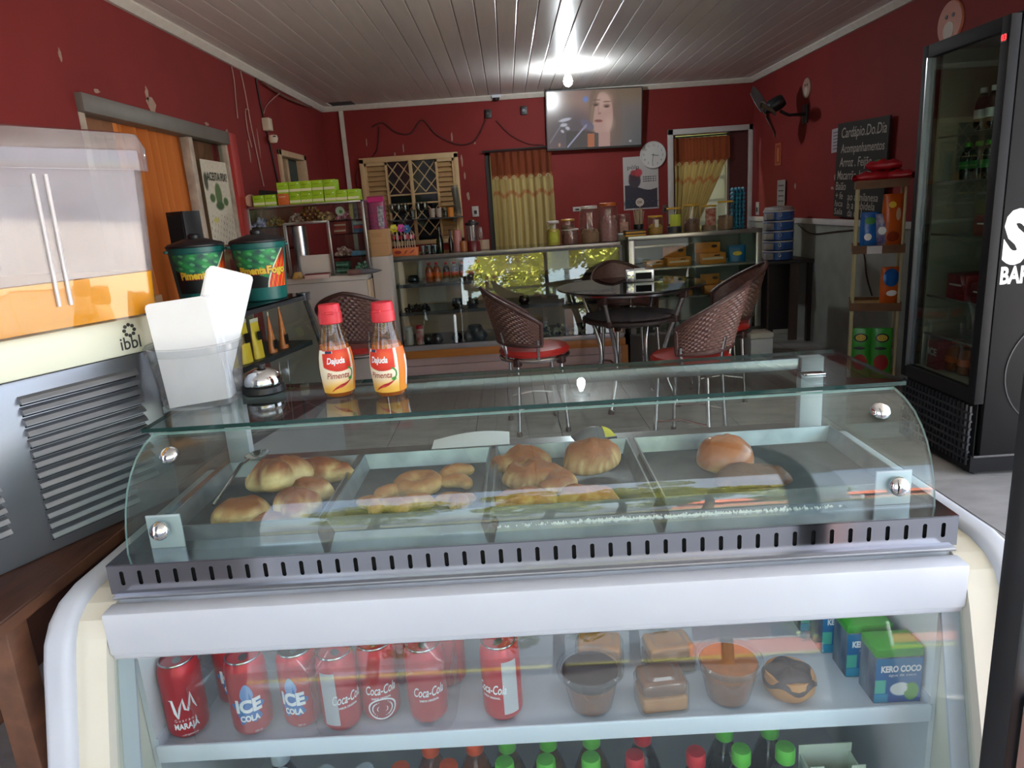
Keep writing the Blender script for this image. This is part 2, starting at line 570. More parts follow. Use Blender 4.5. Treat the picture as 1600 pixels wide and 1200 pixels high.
# ---- door_1: sliding door in the left wall with a dull rail on top, orange curtain behind
m_rail = M('dull_grey_aluminium', '#77726b', 0.5, 0.4, noise=(10, 0.4, '#66615b'))
m_pale = M('worn_pale_paint', '#b7a897', 0.6, noise=(14, 0.7, '#8f7c6c'))
door1 = empty_structure('door_1')
bx('header_rail', m_rail, door1, XL - 0.06, XL + 0.035, D1a, D1b - 0.02, 1.965, 2.05, bevel=0.004)
bx('post', m_redpost, door1, XL - 0.05, XL + 0.03, 5.30, 5.43, 0, 2.05, bevel=0.004)
bx('stile', m_pale, door1, XL - 0.05, XL + 0.005, 4.66, 4.72, 0, 1.965, bevel=0.003)
bx('stile', m_pale, door1, XL - 0.05, XL + 0.005, 5.26, 5.30, 0, 1.965, bevel=0.003)
bx('stile', m_pale, door1, XL - 0.05, XL + 0.005, 3.50, 3.55, 0, 1.965, bevel=0.003)
bx('pane', m_clear2, door1, XL - 0.03, XL - 0.022, 4.72, 5.26, 0.02, 1.965)
m_orange = cloth_mat('orange_curtain_cloth', False, '#bd7038', 0.22)
m_tan = cloth_mat('brown_curtain_cloth', False, '#8a6147', 0.35)
def hang(name, mat, y0, y1, x, z0, z1, folds, amp, label, group=None):
    g = G()
    g.grid(lambda u, v: (x + amp * math.sin(u * folds * 2 * PI + 0.6 * math.sin(v * 2)) * (0.6 + 0.4 * (1 - v)) + 0.012 * math.sin(u * 31 + v * 3),
                         y0 + (y1 - y0) * (u + 0.012 * math.sin(v * 5 + u * 9)), z0 + (z1 - z0) * v), 110, 24)
    return tag(g.build(name, mat), label, 'curtain', group)
hang('curtain', m_orange, 3.98, 4.68, XL - 0.10, 0.05, 2.04, 6, 0.075, 'orange curtain hanging in folds in the sliding doorway of the left wall')
hang('curtain', m_tan, 3.52, 3.97, XL - 0.11, 0.05, 2.04, 5, 0.02, 'brown curtain strip in the doorway, just over the juice tank')
hang('curtain', m_tan, 4.72, 5.28, XL - 0.12, 0.05, 2.04, 4, 0.02, 'brown curtain behind the glass with the taped paper poster')
# outer court wall on the left that closes the view through the doors
struct(bx('wall_court', M('court_plaster', '#a39a8c', 0.8, noise=(3, 0.5, '#8c8375')), None, XL - 2.4, XL - 2.3, 2.0, 9.9, 0, 2.6))
struct(bx('court_light_block', M('light_block_grey', '#9b9689', 0.7), None, XL - 2.4, XL - 0.15, 2.0, 9.9, 2.6, 2.7))  # unseen roof added to keep daylight off the back of the curtains
struct(bx('court_light_block', M('inner_ceiling', '#9b9689', 0.7), None, XL - 2.4, XL - 0.15, 2.0, 9.9, 2.6, 2.7))  # second copy of the same added daylight cover

# poster taped to the glass of door_1
m_print = M('printed_paper', '#ffffff', 0.55, vcol=True)
def pix_poster(U, V):
    rr = np.random.RandomState(3)
    n = rr.rand(*U.shape)
    c = [188 + 22 * n, 178 + 22 * n, 160 + 22 * n]
    c = blend(c, (72, 96, 52), oval(U, V, .5, .60, .13, .14, .2) * .9)
    c = blend(c, (72, 96, 52), oval(U, V, .24, .56, .10, .05, .2))
    c = blend(c, (72, 96, 52), oval(U, V, .76, .52, .10, .05, .2))
    c = blend(c, (60, 84, 46), oval(U, V, .5, .47, .16, .05, .3))
    c = blend(c, (70, 72, 56), oval(U, V, .08, .75, .07, .10, .3))
    c = blend(c, (120, 112, 96), (np.sin(U * 60) * np.sin(V * 37 + U * 8) > .72) * (V < .36) * .8)
    c = blend(c, (190, 175, 70), oval(U, V, .25, .30, .12, .03, .3) * .7)
    return c
# frame (parent-local): right along +y, up z, facing +x
po = thing('poster', 'pale paper poster ACEITA PIX? with a green cactus taped to door glass', 'poster', (XL + 0.012, 4.98, 1.56))
painted('paper', frame_T((0, 0, 0), (0, 1, 0), (0, 0, 1)), 0.42, 0.42 * 1.32, 60, 80, pix_poster, m_print, po)
G().box(-0.006, -0.0015, -0.21, 0.21, -0.277, 0.277).build('backing', M('paper_back', '#cfc6b6', 0.8), po)
letters('lettering', 'ACEITA PIX?', M('dark_green_ink', '#2a3320', 0.7), po, 0.075, frame_T((0.004, 0.01, 0.17), (0, 1, 0), (0, 0, 1)), bold=0.02, width=0.34)

# ---- window_1: small cream window high on the left wall
m_cream = M('cream_window_paint', '#c0a483', 0.55, noise=(14, 0.4, '#a88c6e'))
m_pane_dk = M('dark_window_glass', '#10151e', 0.08, spec=0.6)
win1 = empty_structure('window_1')
g = G()
for a, b, c, d in ((W2a, W2a + .07, W2l, W2h), (W2b - .07, W2b, W2l, W2h), (W2a, W2b, W2h - .05, W2h), (W2a, W2b, W2l, W2l + .05)):
    g.box(XL - 0.12, XL + 0.02, a, b, c, d)
g.build('window_frame', m_cream, win1, bevel=0.004)
bx('pane', m_pane_dk, win1, XL - 0.1, XL - 0.09, W2a + .06, W2b - .06, W2l + .04, W2h - .04)
bx('sash', m_cream, win1, XL - 0.085, XL - 0.05, W2a + .40, W2a + .47, W2l + .05, W2h - .05)
bx('shutter', M('dark_teal_shutter', '#2c3a38', 0.6), win1, XL - 0.085, XL - 0.06, W2a + .49, W2b - .08, W2l + .05, W2h - .05)

# ---- window_2: wide cream window with louvred shutters and diamond grilles in the back wall
win2 = empty_structure('window_2')
wx0, wx1, wz0, wz1 = -1.60, -0.50, 1.06, 2.03
yb = YB
m_sh = M('cream_shutter_paint', '#b08f63', 0.55, noise=(18, 0.35, '#9a7b53'))
m_shf = M('cream_frame_paint', '#c7ab80', 0.5, noise=(12, 0.3, '#b3976d'))
g = G()
for a, b, c, d in ((wx0, wx0 + .05, wz0, wz1), (wx1 - .05, wx1, wz0, wz1), (wx0, wx1, wz1 - .05, wz1 + .01), (wx0, wx1, wz0, wz0 + .05)):
    g.box(a, b, yb - 0.05, yb, c, d)
g.build('window_frame', m_shf, win2, bevel=0.004)
bx('pane', m_pane_dk, win2, -1.29, -1.045, yb - 0.012, yb - 0.004, wz0 + .04, wz1 - .05)
bx('pane', m_pane_dk, win2, -1.035, -0.77, yb - 0.012, yb - 0.004, wz0 + .04, wz1 - .05)
for (a, b) in ((wx0 + .05, -1.30), (-0.76, wx1 - .05)):
    g = G()
    for x0, x1, z0, z1 in ((a, a + .022, wz0 + .05, wz1 - .05), (b - .022, b, wz0 + .05, wz1 - .05), (a, b, wz1 - .08, wz1 - .05), (a, b, wz0 + .05, wz0 + .08)):
        g.box(x0, x1, yb - 0.045, yb - 0.004, z0, z1)
    g.build('shutter_frame', m_shf, win2)
    n = 15
    for k in range(n):
        z = wz0 + .085 + (wz1 - wz0 - .17) * (k + .5) / n
        T = T_at(((a + b) / 2, yb - 0.024, z), rx=R_(-32))
        G().cbox((0, 0, 0), (b - a - .04, 0.007, (wz1 - wz0 - .17) / n * 1.08), T).build('slat', m_sh, win2, smooth=False)
bx('meeting_stile', m_shf, win2, -1.055, -1.02, yb - 0.06, yb - 0.002, wz0 + .02, wz1 - .04, bevel=0.003)
for (a, b) in ((-1.30, -1.055), (-1.02, -0.76)):
    for z in (1.62, 1.52):
        bx('glazing_bar', m_shf, win2, a, b, yb - 0.03, yb - 0.008, z - .008, z + .008)
    def bar(x0, z0, x1, z1):
        G().tube([(x0, yb - 0.022, z0), (x1, yb - 0.022, z1)], 0.007, 4).build('grille_bar', m_shf, win2)
    w = b - a; h1 = 0.33
    for zz in (1.64, 1.16):
        hh = h1
        bar(a, zz, b, zz + hh); bar(a, zz + hh, b, zz)
        bar(a, zz + hh * .45, a + w * .5, zz); bar(a + w * .5, zz, b, zz + hh * .45)
        bar(a, zz + hh * .55, a + w * .5, zz + hh); bar(a + w * .5, zz + hh, b, zz + hh * .55)

# ---- door_2 (curtained doorway) and door_3 (white framed doorway) in the back wall
door2 = empty_structure('door_2')
m_dkfr = M('dark_door_frame', '#23201f', 0.6)
for a, b, c, d in ((A0, A0 + .05, 0, AH), (A1 - .03, A1, 0, AH), (A0, A1, AH - .03, AH)):
    bx('door_frame', m_dkfr, door2, a, b, YB - 0.012, YB + 0.13, c, d)
G().tube([(A0 - 0.03, YB - 0.05, 2.02), (A1 + 0.10, YB - 0.05, 2.03)], 0.010, 8).build('curtain_rod', m_dkfr, door2)
door3 = empty_structure('door_3')
m_inner = M('maroon_door_lining', '#4e1c1b', 0.6, noise=(8, 0.3, '#3d1616'))
for a, b, c, d in ((B0 - .06, B0 + .0, 1.10, BH + .06), (B1, B1 + .045, 0, BH + .06), (B0 - .06, B1 + .045, BH, BH + .06)):
    bx('door_frame', m_frame_w, door3, a, b, YB - 0.03, YB + 0.02, c, d, bevel=0.004)
bx('door_lining', m_inner, door3, B0, B0 + .03, YB, YB + 0.145, 0, BH)
bx('door_leaf', m_inner, door3, B1 - .20, B1 - .0, YB + 0.03, YB + 0.07, 0, BH)
bx('inner_stile', M('greyish_stile', '#6b5f58', 0.6), door3, B1 - .225, B1 - .20, YB + 0.02, YB + 0.08, 0, BH)
G().tube([(B0, YB + 0.0, 2.03), (B1 - .2, YB + 0.0, 2.035)], 0.009, 8).build('curtain_rod', m_dkfr, door3)

# curtains with a russet valance and a printed flower border
m_vc = cloth_mat('printed_curtain_cloth', True, through=0.35)
def curtain_cols(us, vs, seed):
    rr = random.Random(seed)
    flowers = [(0.06 + 0.17 * k, 0.17 + 0.02 * rr.random()) for k in range(6)]
    out = []
    for v in vs:
        for u in us:
            c = np.array([188., 166., 112.])
            c *= 0.94 + 0.06 * math.sin(u * 90)
            if v > 0.875: c = np.array([120., 62., 42.])
            elif v > 0.845 + 0.018 * abs(math.sin(u * 22)): c = np.array([142., 84., 52.])
            elif abs(v - (0.76 + 0.012 * math.sin(u * 26))) < 0.012: c = np.array([168., 118., 78.])
            for fx, fz in flowers:
                d = math.hypot((u - fx) * 0.72, v - fz)
                if d < 0.034 or (abs(u - fx) < 0.012 and fz - 0.11 < v < fz): c = np.array([132., 52., 36.])
                d2 = math.hypot((u - fx - .04) * 0.72, v - fz + .05)
                if d2 < 0.016: c = np.array([132., 52., 36.])
            c /= 255
            out.append([s2l(x) for x in c])
    return out
def back_curtain(name, x0, x1, z0, z1, y, label, seed, edge=None):
    nu, nv = 110, 90
    us = [i / (nu - 1) for i in range(nu)]; vs = [j / (nv - 1) for j in range(nv)]
    rr = random.Random(seed); ph = rr.random() * 6
    def fn(u, v):
        xa, xb = x0, x1
        if edge: xb = edge(v)
        x = xa + (xb - xa) * u
        return (x + 0.008 * math.sin(v * 7 + ph), y + 0.026 * math.sin(u * 8.5 * 2 * PI + ph + 0.5 * math.sin(v * 3)) * (0.5 + 0.5 * (1 - v)) , z0 + (z1 - z0) * v)
    root = thing(name, label, 'curtain', (0, 0, 0))
    g = G(); g.grid(fn, nu, nv); g.cols = curtain_cols(us, vs, seed)
    g.build('cloth', m_vc, root, fix=False)
    m_ring = M('pale_curtain_ring', '#b9a27a', 0.5)
    for k in range(7):
        u = 0.08 + 0.14 * k
        p = Vector(fn(u, 0.855)) + Vector((0, -0.034, 0))
        T = Matrix.Translation(p) @ Matrix.Rotation(PI / 2, 4, 'X')
        G().grid(lambda a, b: T @ Vector(((0.016 + 0.005 * math.cos(b * 2 * PI)) * math.cos(a * 2 * PI), (0.016 + 0.005 * math.cos(b * 2 * PI)) * math.sin(a * 2 * PI), 0.005 * math.sin(b * 2 * PI))), 12, 6, True, True).build('ring', m_ring, root)
    return root
back_curtain('curtain', -0.135, 0.545, 0.12, 2.0, YB - 0.055, 'cream flowered curtain hanging straight in the doorway under the television', 5)
def tied(v):
    z = 0.12 + 1.90 * v
    if z > 1.78: return 2.53
    if z > 1.14: return 2.20 + (z - 1.14) / 0.64 * 0.30
    return 2.20
back_curtain('curtain', B0 + 0.01, 2.53, 0.12, 2.02, YB - 0.02, 'cream flowered curtain drawn aside in the white framed doorway', 9, tied)

# the room behind the doorways
m_green_in = M('pale_green_wall', '#9aa86a', 0.7, noise=(2, 0.4, '#8b995e'))
struct(bx('wall_inner', m_green_in, None, -0.9, 3.4, YB + 1.55, YB + 1.65, 0, 2.6))
struct(bx('wall_inner', m_green_in, None, 3.3, 3.4, YB + 0.15, YB + 1.55, 0, 2.6))
struct(bx('ceiling_inner', M('inner_ceiling', '#9b9689', 0.7), None, -0.9, 3.4, YB + 0.15, YB + 1.65, 2.6, 2.7))
win3 = empty_structure('window_3')
m_w3 = M('grey_green_frame', '#5d6350', 0.6)
for a, b, c, d in ((2.45, 2.50, 1.0, 1.95), (2.95, 3.0, 1.0, 1.95), (2.45, 3.0, 1.9, 1.95), (2.45, 3.0, 1.0, 1.05), (2.45, 3.0, 1.3, 1.33), (2.45, 3.0, 1.6, 1.63)):
    bx('window_frame', m_w3, win3, a, b, YB + 1.50, YB + 1.56, c, d)
bx('pane', M('dull_green_glass', '#6f7a5c', 0.3), win3, 2.48, 2.97, YB + 1.53, YB + 1.545, 1.03, 1.92)
pl = bpy.data.lights.new('back_room_fill', 'POINT'); pl.energy = 22; pl.color = (1, .95, .8); pl.shadow_soft_size = 0.08  # fill light added to brighten the inner room, no fixture belongs to it
plo = bpy.data.objects.new('back_room_fill', pl); plo.location = (1.6, YB + 0.9, 2.3); COL.objects.link(plo)

# ---- ceiling bulb
Y_BULB, X_BULB = 6.83, 0.632
bt = thing('ceiling_bulb', 'bright white bulb hanging in a socket from the ceiling', 'lamp', (X_BULB, Y_BULB, H))
G().lathe([(0.085, 0.0), (0.085, -0.008), (0.03, -0.014), (0.018, -0.03), (0.018, -0.055), (0.0, -0.055)], 24).build('socket', M('grey_socket', '#8b8b8b', 0.5), bt)
G().lathe([(0.014, -0.05), (0.018, -0.07), (0.032, -0.095), (0.040, -0.125), (0.036, -0.15), (0.02, -0.168), (0.0, -0.173)], 20).build('bulb', M('lit_bulb', '#f2fbff', 0.3, emit=260.0), bt)
# ================================================================== front counter: refrigerated display with the warmer on top
CA = R_(-0.6)
def ct(x, y, z=0.0):
    c_, s_ = math.cos(CA), math.sin(CA)
    return (x * c_ - (y - 1.1) * s_, 1.1 + x * s_ + (y - 1.1) * c_, z)
m_cream_p = M('cream_side_panel', '#d9d4c4', 0.45, noise=(7, 0.4, '#cbc5b2'))
m_trimw = M('white_plastic_trim', '#c3c7d0', 0.4, noise=(16, 0.35, '#adb1bc'), stretch=(1, 1, 0.3))
m_liner = M('grey_white_liner', '#d9dcde', 0.5, noise=(5, 0.5, '#b4b8ba'))
m_ridge = M('grey_ridged_plastic', '#9aa3aa', 0.45, noise=(8, 0.3, '#868f96'))
fr = thing('refrigerated_display_counter', 'white refrigerated display counter with sloping glass front full of cans and bottles', 'display fridge', ct(0, 1.1), CA)
def Y(y): return y - 1.1
side = [(1.55, 0.0), (1.55, .845), (1.03, .845), (.995, .838), (.968, .823), (.953, .80), (.943, .775), (.884, .58), (.838, .40), (.815, .26), (.82, .12), (.85, .0)]
trim_o = [(1.55, 0.0), (1.55, .855), (1.03, .857), (.988, .85), (.956, .832), (.934, .806), (.922, .774), (.868, .58), (.822, .40), (.798, .26), (.804, .11), (.84, .0)]
for sgn in (-1, 1):
    a, b = (.655, .702)
    g = G(); g.prism([(Y(p[0]), p[1]) for p in side], sgn * a, sgn * b, 'x')
    g.build('side_panel', m_cream_p, fr, smooth=False)
    g = G(); g.prism([(Y(p[0]), p[1]) for p in trim_o], sgn * .702, sgn * .745, 'x')
    g.build('side_trim', m_trimw, fr, bevel=0.012, seg=3)
    g = G(); g.prism([(Y(.967), .758), (Y(.972), .758), (Y(.850), .28), (Y(.845), .28)], sgn * .628, sgn * .6545, 'x')
    g.build('glass_edge_strip', m_trimw, fr, smooth=False)
    bx('inner_side', m_liner, fr, min(sgn * .645, sgn * .654), max(sgn * .645, sgn * .654), Y(1.0), Y(1.5), .12, .84)
    bx('light_channel', M('channel_grey', '#b7bcc0', 0.4), fr, min(sgn * .60, sgn * .645), max(sgn * .60, sgn * .645), Y(1.47), Y(1.50), .2, .8)
g = G(); g.prism([(Y(.950), .770), (Y(.949), .842), (Y(.983), .843), (Y(.983), .770)], -.6545, .6545, 'x')
g.build('header_panel', m_white, fr, bevel=0.004)
g = G(); g.prism([(Y(.958), .758), (Y(.955), .770), (Y(1.0), .770), (Y(1.0), .758)], -.6545, .6545, 'x')
g.build('header_lip', m_trimw, fr, bevel=0.003)
# sloping front glass
gt = glass('fridge_front_glass', '#f2f7f7', 0.026, 0.0, haze=0.008, hazecol='#dfe6ec')
def glass_line():
    y, z, out = .958, .758, []
    th = 17.6
    for k in range(25):
        out.append((y, z))
        y -= math.tan(R_(th)) * .02; z -= .02; th -= .30
    return out
GL = glass_line()
g = G(); n = len(GL)
for dx in (0.0, .006):
    g.grid(lambda u, v: (-.655 + 1.31 * u, Y(GL[int(round(v * (n - 1)))][0] + dx), GL[int(round(v * (n - 1)))][1]), 2, n)
g.build('front_glass', gt, fr, fix=False)
bx('kick_panel', m_trimw, fr, -.655, .655, Y(.87), Y(.89), .0, .26)
bx('lower_deck', m_liner, fr, -.645, .645, Y(.89), Y(1.5), .17, .20)
bx('inner_roof', m_liner, fr, -.645, .645, Y(1.0), Y(1.5), .80, .84)
bx('fill_strip', M('display_fill_glow', (.95, .97, 1.0), .4, emit=5.0), fr, -.60, .60, Y(1.012), Y(1.026), .786, .799)  # added glow, hidden behind the header, to brighten the shelf goods
bx('back_wall', m_ridge, fr, -.655, .655, Y(1.5), Y(1.54), .0, .84)
for k in range(22):
    z = .58 + k * 0.010
    bx('ridge', m_ridge, fr, -.60, .60, Y(1.494), Y(1.5), z, z + .005)
g = G()
g.box(-.642, .642, Y(1.0), Y(1.38), .548, .553)
g.build('shelf', m_white, fr)
bx('shelf_front', M('shelf_front_white', '#dde3ec', 0.35), fr, -.645, .645, Y(.994), Y(1.0), .532, .564, bevel=0.002)
bx('shelf_end', m_white, fr, -.645, -.641, Y(1.0), Y(1.38), .548, .575)
bx('shelf_end', m_white, fr, .641, .645, Y(1.0), Y(1.38), .548, .575)
bx('top_board', M('grey_top_board', '#a9abae', 0.5), fr, -.69, .69, Y(1.05), Y(1.55), .836, .846)

# ------------------------------------------------------------------ heated pastry case
wm = thing('pastry_warmer', 'stainless heated pastry case with curved glass front on the display counter', 'pastry case', ct(0, 1.1, 0.846), CA)
Z0 = .846
def Zw(z): return z - Z0
# slotted front band: 46 upright slots cut through the sheet
g = G()
NS = 46; xa, xb = -.652, .652
wcell = (xb - xa) / NS; zb0, zb1 = .851, .900
yb_ = Y(.995)
for k in range(NS):
    x0 = xa + k * wcell; x1 = x0 + wcell; xc = (x0 + x1) / 2; zc = (zb0 + zb1) / 2 + .002
    cap = []; rect = []
    hw, hh = .0034, .0088
    for i in range(12):
        a = 2 * PI * (i + .5) / 12
        cap.append((xc + hw * math.cos(a), zc + hh * (1 if math.sin(a) > 0 else -1) + hw * math.sin(a)))
    half = wcell / 2; hz = (zb1 - zb0) / 2
    # matching points on the rectangle, corners included
    ang = [(1, .33), (1, 1), (.33, 1), (-.33, 1), (-1, 1), (-1, .33), (-1, -.33), (-1, -1), (-.33, -1), (.33, -1), (1, -1), (1, -.33)]
    rect = [(xc + half * u, (zb0 + zb1) / 2 + hz * v) for u, v in ang]
    n0 = 12
    vs = [(p[0], yb_, Zw(p[1])) for p in rect] + [(p[0], yb_, Zw(p[1])) for p in cap] + [(p[0], yb_ + .004, Zw(p[1])) for p in cap]
    fs = []
    for i in range(12):
        j = (i + 1) % 12
        fs.append((i, j, n0 + j, n0 + i)); fs.append((n0 + i, n0 + j, 2 * n0 + j, 2 * n0 + i))
    g.add(vs, fs)
g.build('slotted_band', m_steel, wm, smooth=False)
bx('band_end', m_steel, wm, -.660, xa, yb_, Y(1.06), Zw(.851), Zw(.900))
bx('band_end', m_steel, wm, xb, .660, yb_, Y(1.06), Zw(.851), Zw(.900))
bx('slot_backing', m_dark, wm, -.65, .65, Y(1.003), Y(1.006), Zw(.853), Zw(.899))
bx('base_ledge', M('dull_ledge_steel', '#8f9196', 0.4, 0.8), wm, -.654, .654, Y(.985), Y(1.06), Zw(.846), Zw(.8515), bevel=0.001)
g = G(); g.box(-.660, .660, yb_, Y(1.49), Zw(.8985), Zw(.9005))
g.build('deck', m_steel, wm)
bx('side_sheet', m_steel, wm, -.660, -.655, Y(1.0), Y(1.49), Zw(.851), Zw(.899))
bx('side_sheet', m_steel, wm, .655, .660, Y(1.0), Y(1.49), Zw(.851), Zw(.899))
bx('rear_sheet', m_steel, wm, -.66, .66, Y(1.485), Y(1.49), Zw(.851), Zw(.899))
m_top = glass('case_top_glass', '#eef6f4', 0.04)
m_cur = glass('case_curved_glass', '#f1f8f6', 0.04, 0.0, haze=0.012, hazecol='#e8eeee')
# top sheet: clear faces, green rim
g = G()
x0, x1, y0, y1, z0, z1 = -.665, .665, Y(1.175), Y(1.455), Zw(1.060), Zw(1.067)
vs = [(x, y, z) for z in (z0, z1) for y in (y0, y1) for x in (x0, x1)]
g.add(vs, [(0, 2, 3, 1), (4, 5, 7, 6)]); g.m = 1
g.add(vs, [(0, 1, 5, 4), (2, 6, 7, 3), (0, 4, 6, 2), (1, 3, 7, 5)])
g.build('glass_top', [m_top, m_edge], wm, smooth=False)
prof = [(1.028, .9005), (1.031, .92), (1.037, .945), (1.047, .972), (1.061, .997), (1.080, 1.019), (1.105, 1.038), (1.135, 1.051), (1.172, 1.0595)]
def thick(pr, t):
    out = []
    for i, (y, z) in enumerate(pr):
        a = pr[max(0, i - 1)]; b = pr[min(len(pr) - 1, i + 1)]
        dy, dz = b[0] - a[0], b[1] - a[1]; L = math.hypot(dy, dz)
        out.append((y + dz / L * t, z - dy / L * t))
    return out
inn = thick(prof, .005)
g = G(); n = len(prof)
vs = [(-.643, Y(y), Zw(z)) for y, z in prof] + [(.643, Y(y), Zw(z)) for y, z in prof] + [(-.643, Y(y), Zw(z)) for y, z in inn] + [(.643, Y(y), Zw(z)) for y, z in inn]
fs = []; fe = []
for i in range(n - 1):
    fs.append((i, i + 1, n + i + 1, n + i)); fs.append((2 * n + i, 3 * n + i, 3 * n + i + 1, 2 * n + i + 1))
    fe.append((i, 2 * n + i, 2 * n + i + 1, i + 1)); fe.append((n + i, n + i + 1, 3 * n + i + 1, 3 * n + i))
fe += [(0, n, 3 * n, 2 * n), (n - 1, 3 * n - 1, 4 * n - 1, 2 * n - 1)]
g.add(vs, fs); g.m = 1
g.v = g.v[:len(vs)]
g.f += fe; g.mi += [1] * len(fe)
m_edge2 = M('pale_glass_edge', '#8fb0aa', 0.2, noise=(30, 0.5, '#c3d3cf'))
g.build('curved_front_glass', [m_cur, m_edge2], wm)
for sgn in (-1, 1):
    poly = [(Y(y), Zw(z)) for y, z in inn[1:]] + [(Y(1.44), Zw(1.058)), (Y(1.44), Zw(.901)), (Y(1.045), Zw(.901))]
    G().prism(poly, sgn * .6385, sgn * .634, 'x').build('end_glass', m_cur, wm, smooth=False)
    bx('rear_post', m_white, wm, min(sgn * .585, sgn * .632), max(sgn * .585, sgn * .632), Y(1.425), Y(1.45), Zw(.9005), Zw(1.060), bevel=0.002)
    bx('front_bracket', m_white, wm, sgn * .585 - .028, sgn * .585 + .028, Y(1.046), Y(1.05), Zw(.9005), Zw(.958), bevel=0.001)
    for (y, z, tilt) in ((1.031, .938, 78), (1.102, 1.040, 35)):
        T = T_at((sgn * .585, Y(y), Zw(z)), rx=R_(tilt))
        G().lathe([(0.0155, -0.001), (0.0155, .003), (.013, .0075), (.008, .0105), (0, .0115)], 20, T=T).build('stud', m_chrome, wm)
bx('rear_rail', m_alu, wm, -.632, .632, Y(1.432), Y(1.446), Zw(1.034), Zw(1.058), bevel=0.002)
bx('hinge_plate', m_chrome, wm, .52, .56, Y(1.25), Y(1.27), Zw(1.0675), Zw(1.0705), bevel=0.001)

# ------------------------------------------------------------------ baking trays
m_tray = M('dull_tray_aluminium', '#a9adb2', 0.38, 0.85, noise=(18, 0.6, '#71767c'))
m_trayin = M('baked_tray_floor', '#5f646a', 0.42, 0.7, noise=(22, 0.7, '#43474c'))
def tray(x0, x1, y0, y1, label):
    cx, cy = (x0 + x1) / 2, (y0 + y1) / 2
    t = thing('baking_tray', label, 'tray', ct(cx, cy, .9006), CA, 'baking trays in the pastry case')
    w, d, h = (x1 - x0) / 2, (y1 - y0) / 2, .031
    b = .010
    g = G()
    o = [(-w + b, -d + b), (w - b, -d + b), (w - b, d - b), (-w + b, d - b)]
    p = [(-w, -d), (w, -d), (w, d), (-w, d)]
    q = .002
    vs = [(x, y, 0) for x, y in o] + [(x, y, h) for x, y in p]
    vs += [(x * (1 - q / w * 1.5), y * (1 - q / d * 1.5), h) for x, y in p] + [(x * (1 - q / w), y * (1 - q / d), .002) for x, y in o]
    fs = [(3, 2, 1, 0)]
    for i in range(4):
        j = (i + 1) % 4
        fs += [(i, j, 4 + j, 4 + i), (4 + i, 4 + j, 8 + j, 8 + i), (8 + i, 8 + j, 12 + j, 12 + i)]
    g.add(vs, fs)
    g.build('walls', m_tray, t, smooth=False)
    g = G(); g.add(vs[12:], [(0, 1, 2, 3)]); g.build('floor_sheet', m_trayin, t, smooth=False, fix=False)
    return t
tray(-.605, -.336, 1.058, 1.362, 'aluminium tray of folded pasties at the left end of the pastry case')
tray(-.327, -.066, 1.058, 1.362, 'aluminium tray holding the ring biscuits in the pastry case')
tray(-.056, .212, 1.058, 1.362, 'aluminium tray crowded with golden crimped pasties')
tray(.224, .622, 1.058, 1.362, 'wide aluminium tray with the round bun, mostly empty')

# ------------------------------------------------------------------ pastries
from mathutils import noise as mnoise
m_pastry = M('baked_pastry', '#ffffff', 0.55, vcol=True, bump=(90, 0.25), noise=(45, 0.28, '#8a4f20'))
m_bunm = M('glazed_bun', '#ffffff', 0.28, vcol=True, bump=(120, 0.1), coat=0.3)
def dough(name, label, cat, group, x, y, z, outline, h, rz=0.0, seed=0, pale=(238, 198, 130), brown=(140, 68, 22), lump=0.12, tilt=(0, 0), mat=None, crease=None, top=0.55, rim=None):
    """a baked piece: outline(angle) is its plan radius, domed to height h with a flat bottom; browned on its raised parts"""
    rr = random.Random(seed); ox = rr.random() * 50
    nu, nv = 44, 14
    g = G(); cols = []
    pts = []
    for j in range(nv):
        v = j / (nv - 1)                      # 0 bottom centre .. 1 top centre
        ph = -0.5 * PI + PI * v
        for i in range(nu):
            a = 2 * PI * i / nu
            R = outline(a)
            rho = math.cos(ph) ** 0.7 if math.cos(ph) > 0 else 0
            zz = (math.sin(ph) * (0.75 if ph > 0 else 0.28)) * h + 0.28 * h
            px, py = R * rho * math.cos(a), R * rho * math.sin(a)
            nz = mnoise.noise(Vector((px * 38 + ox, py * 38, zz * 30)))
            n2 = mnoise.noise(Vector((px * 90 + ox, py * 90, zz * 80)))
            k = 1 + lump * nz
            zz *= k + 0.06 * n2
            if crease:
                d = crease(px, py)
                zz *= 1 - 0.45 * math.exp(-(d / .006) ** 2) if v > .5 else 1
            pts.append((px * (1 + lump * .3 * nz), py * (1 + lump * .3 * nz), max(0.0, zz)))
            t = max(0.0, min(1.0, (zz / h - top + .12) * 2.4 + 0.95 * nz + 0.4 * n2))
            if rim: t = max(t, rim(rho, a, nz))
            cols.append([s2l((p_ * (1 - t) + b_ * t) / 255) for p_, b_ in zip(pale, brown)])
    fs = []
    for j in range(nv - 1):
        for i in range(nu):
            i2 = (i + 1) % nu
            fs.append((j * nu + i, j * nu + i2, (j + 1) * nu + i2, (j + 1) * nu + i))
    g.add(pts, fs); g.cols = cols
    p = ct(x, y, z)
    o = g.build(name, mat or m_pastry, None, loc=p, rot=(tilt[0], tilt[1], rz))
    return tag(o, label, cat, group)
def ell(a_, b_, n=2.0):
    return lambda t: 1.0 / ((abs(math.cos(t)) / a_) ** n + (abs(math.sin(t)) / b_) ** n) ** (1 / n)
def tri(r, k=0.32):
    return lambda t: r * (1 - k * 0.5 + k * math.cos(3 * t) * 0.6)
def moon(r, flat):
    def f(t):
        s_ = math.sin(t)
        return r if s_ > 0 else min(r, r * flat / max(1e-3, -s_)) if -s_ > flat else r
    return f
GP = 'folded pasties in the left tray'
zt = .9030
dough('pasty', 'large folded pasty with browned cheek leaning at the top of its pile', 'pastry', GP, -.452, 1.215, zt + .020, tri(.066, .40), .058, R_(44), 1, (242, 210, 150), (142, 68, 24), tilt=(R_(-14), R_(4)), crease=lambda x, y: y - .028 + .2 * x)
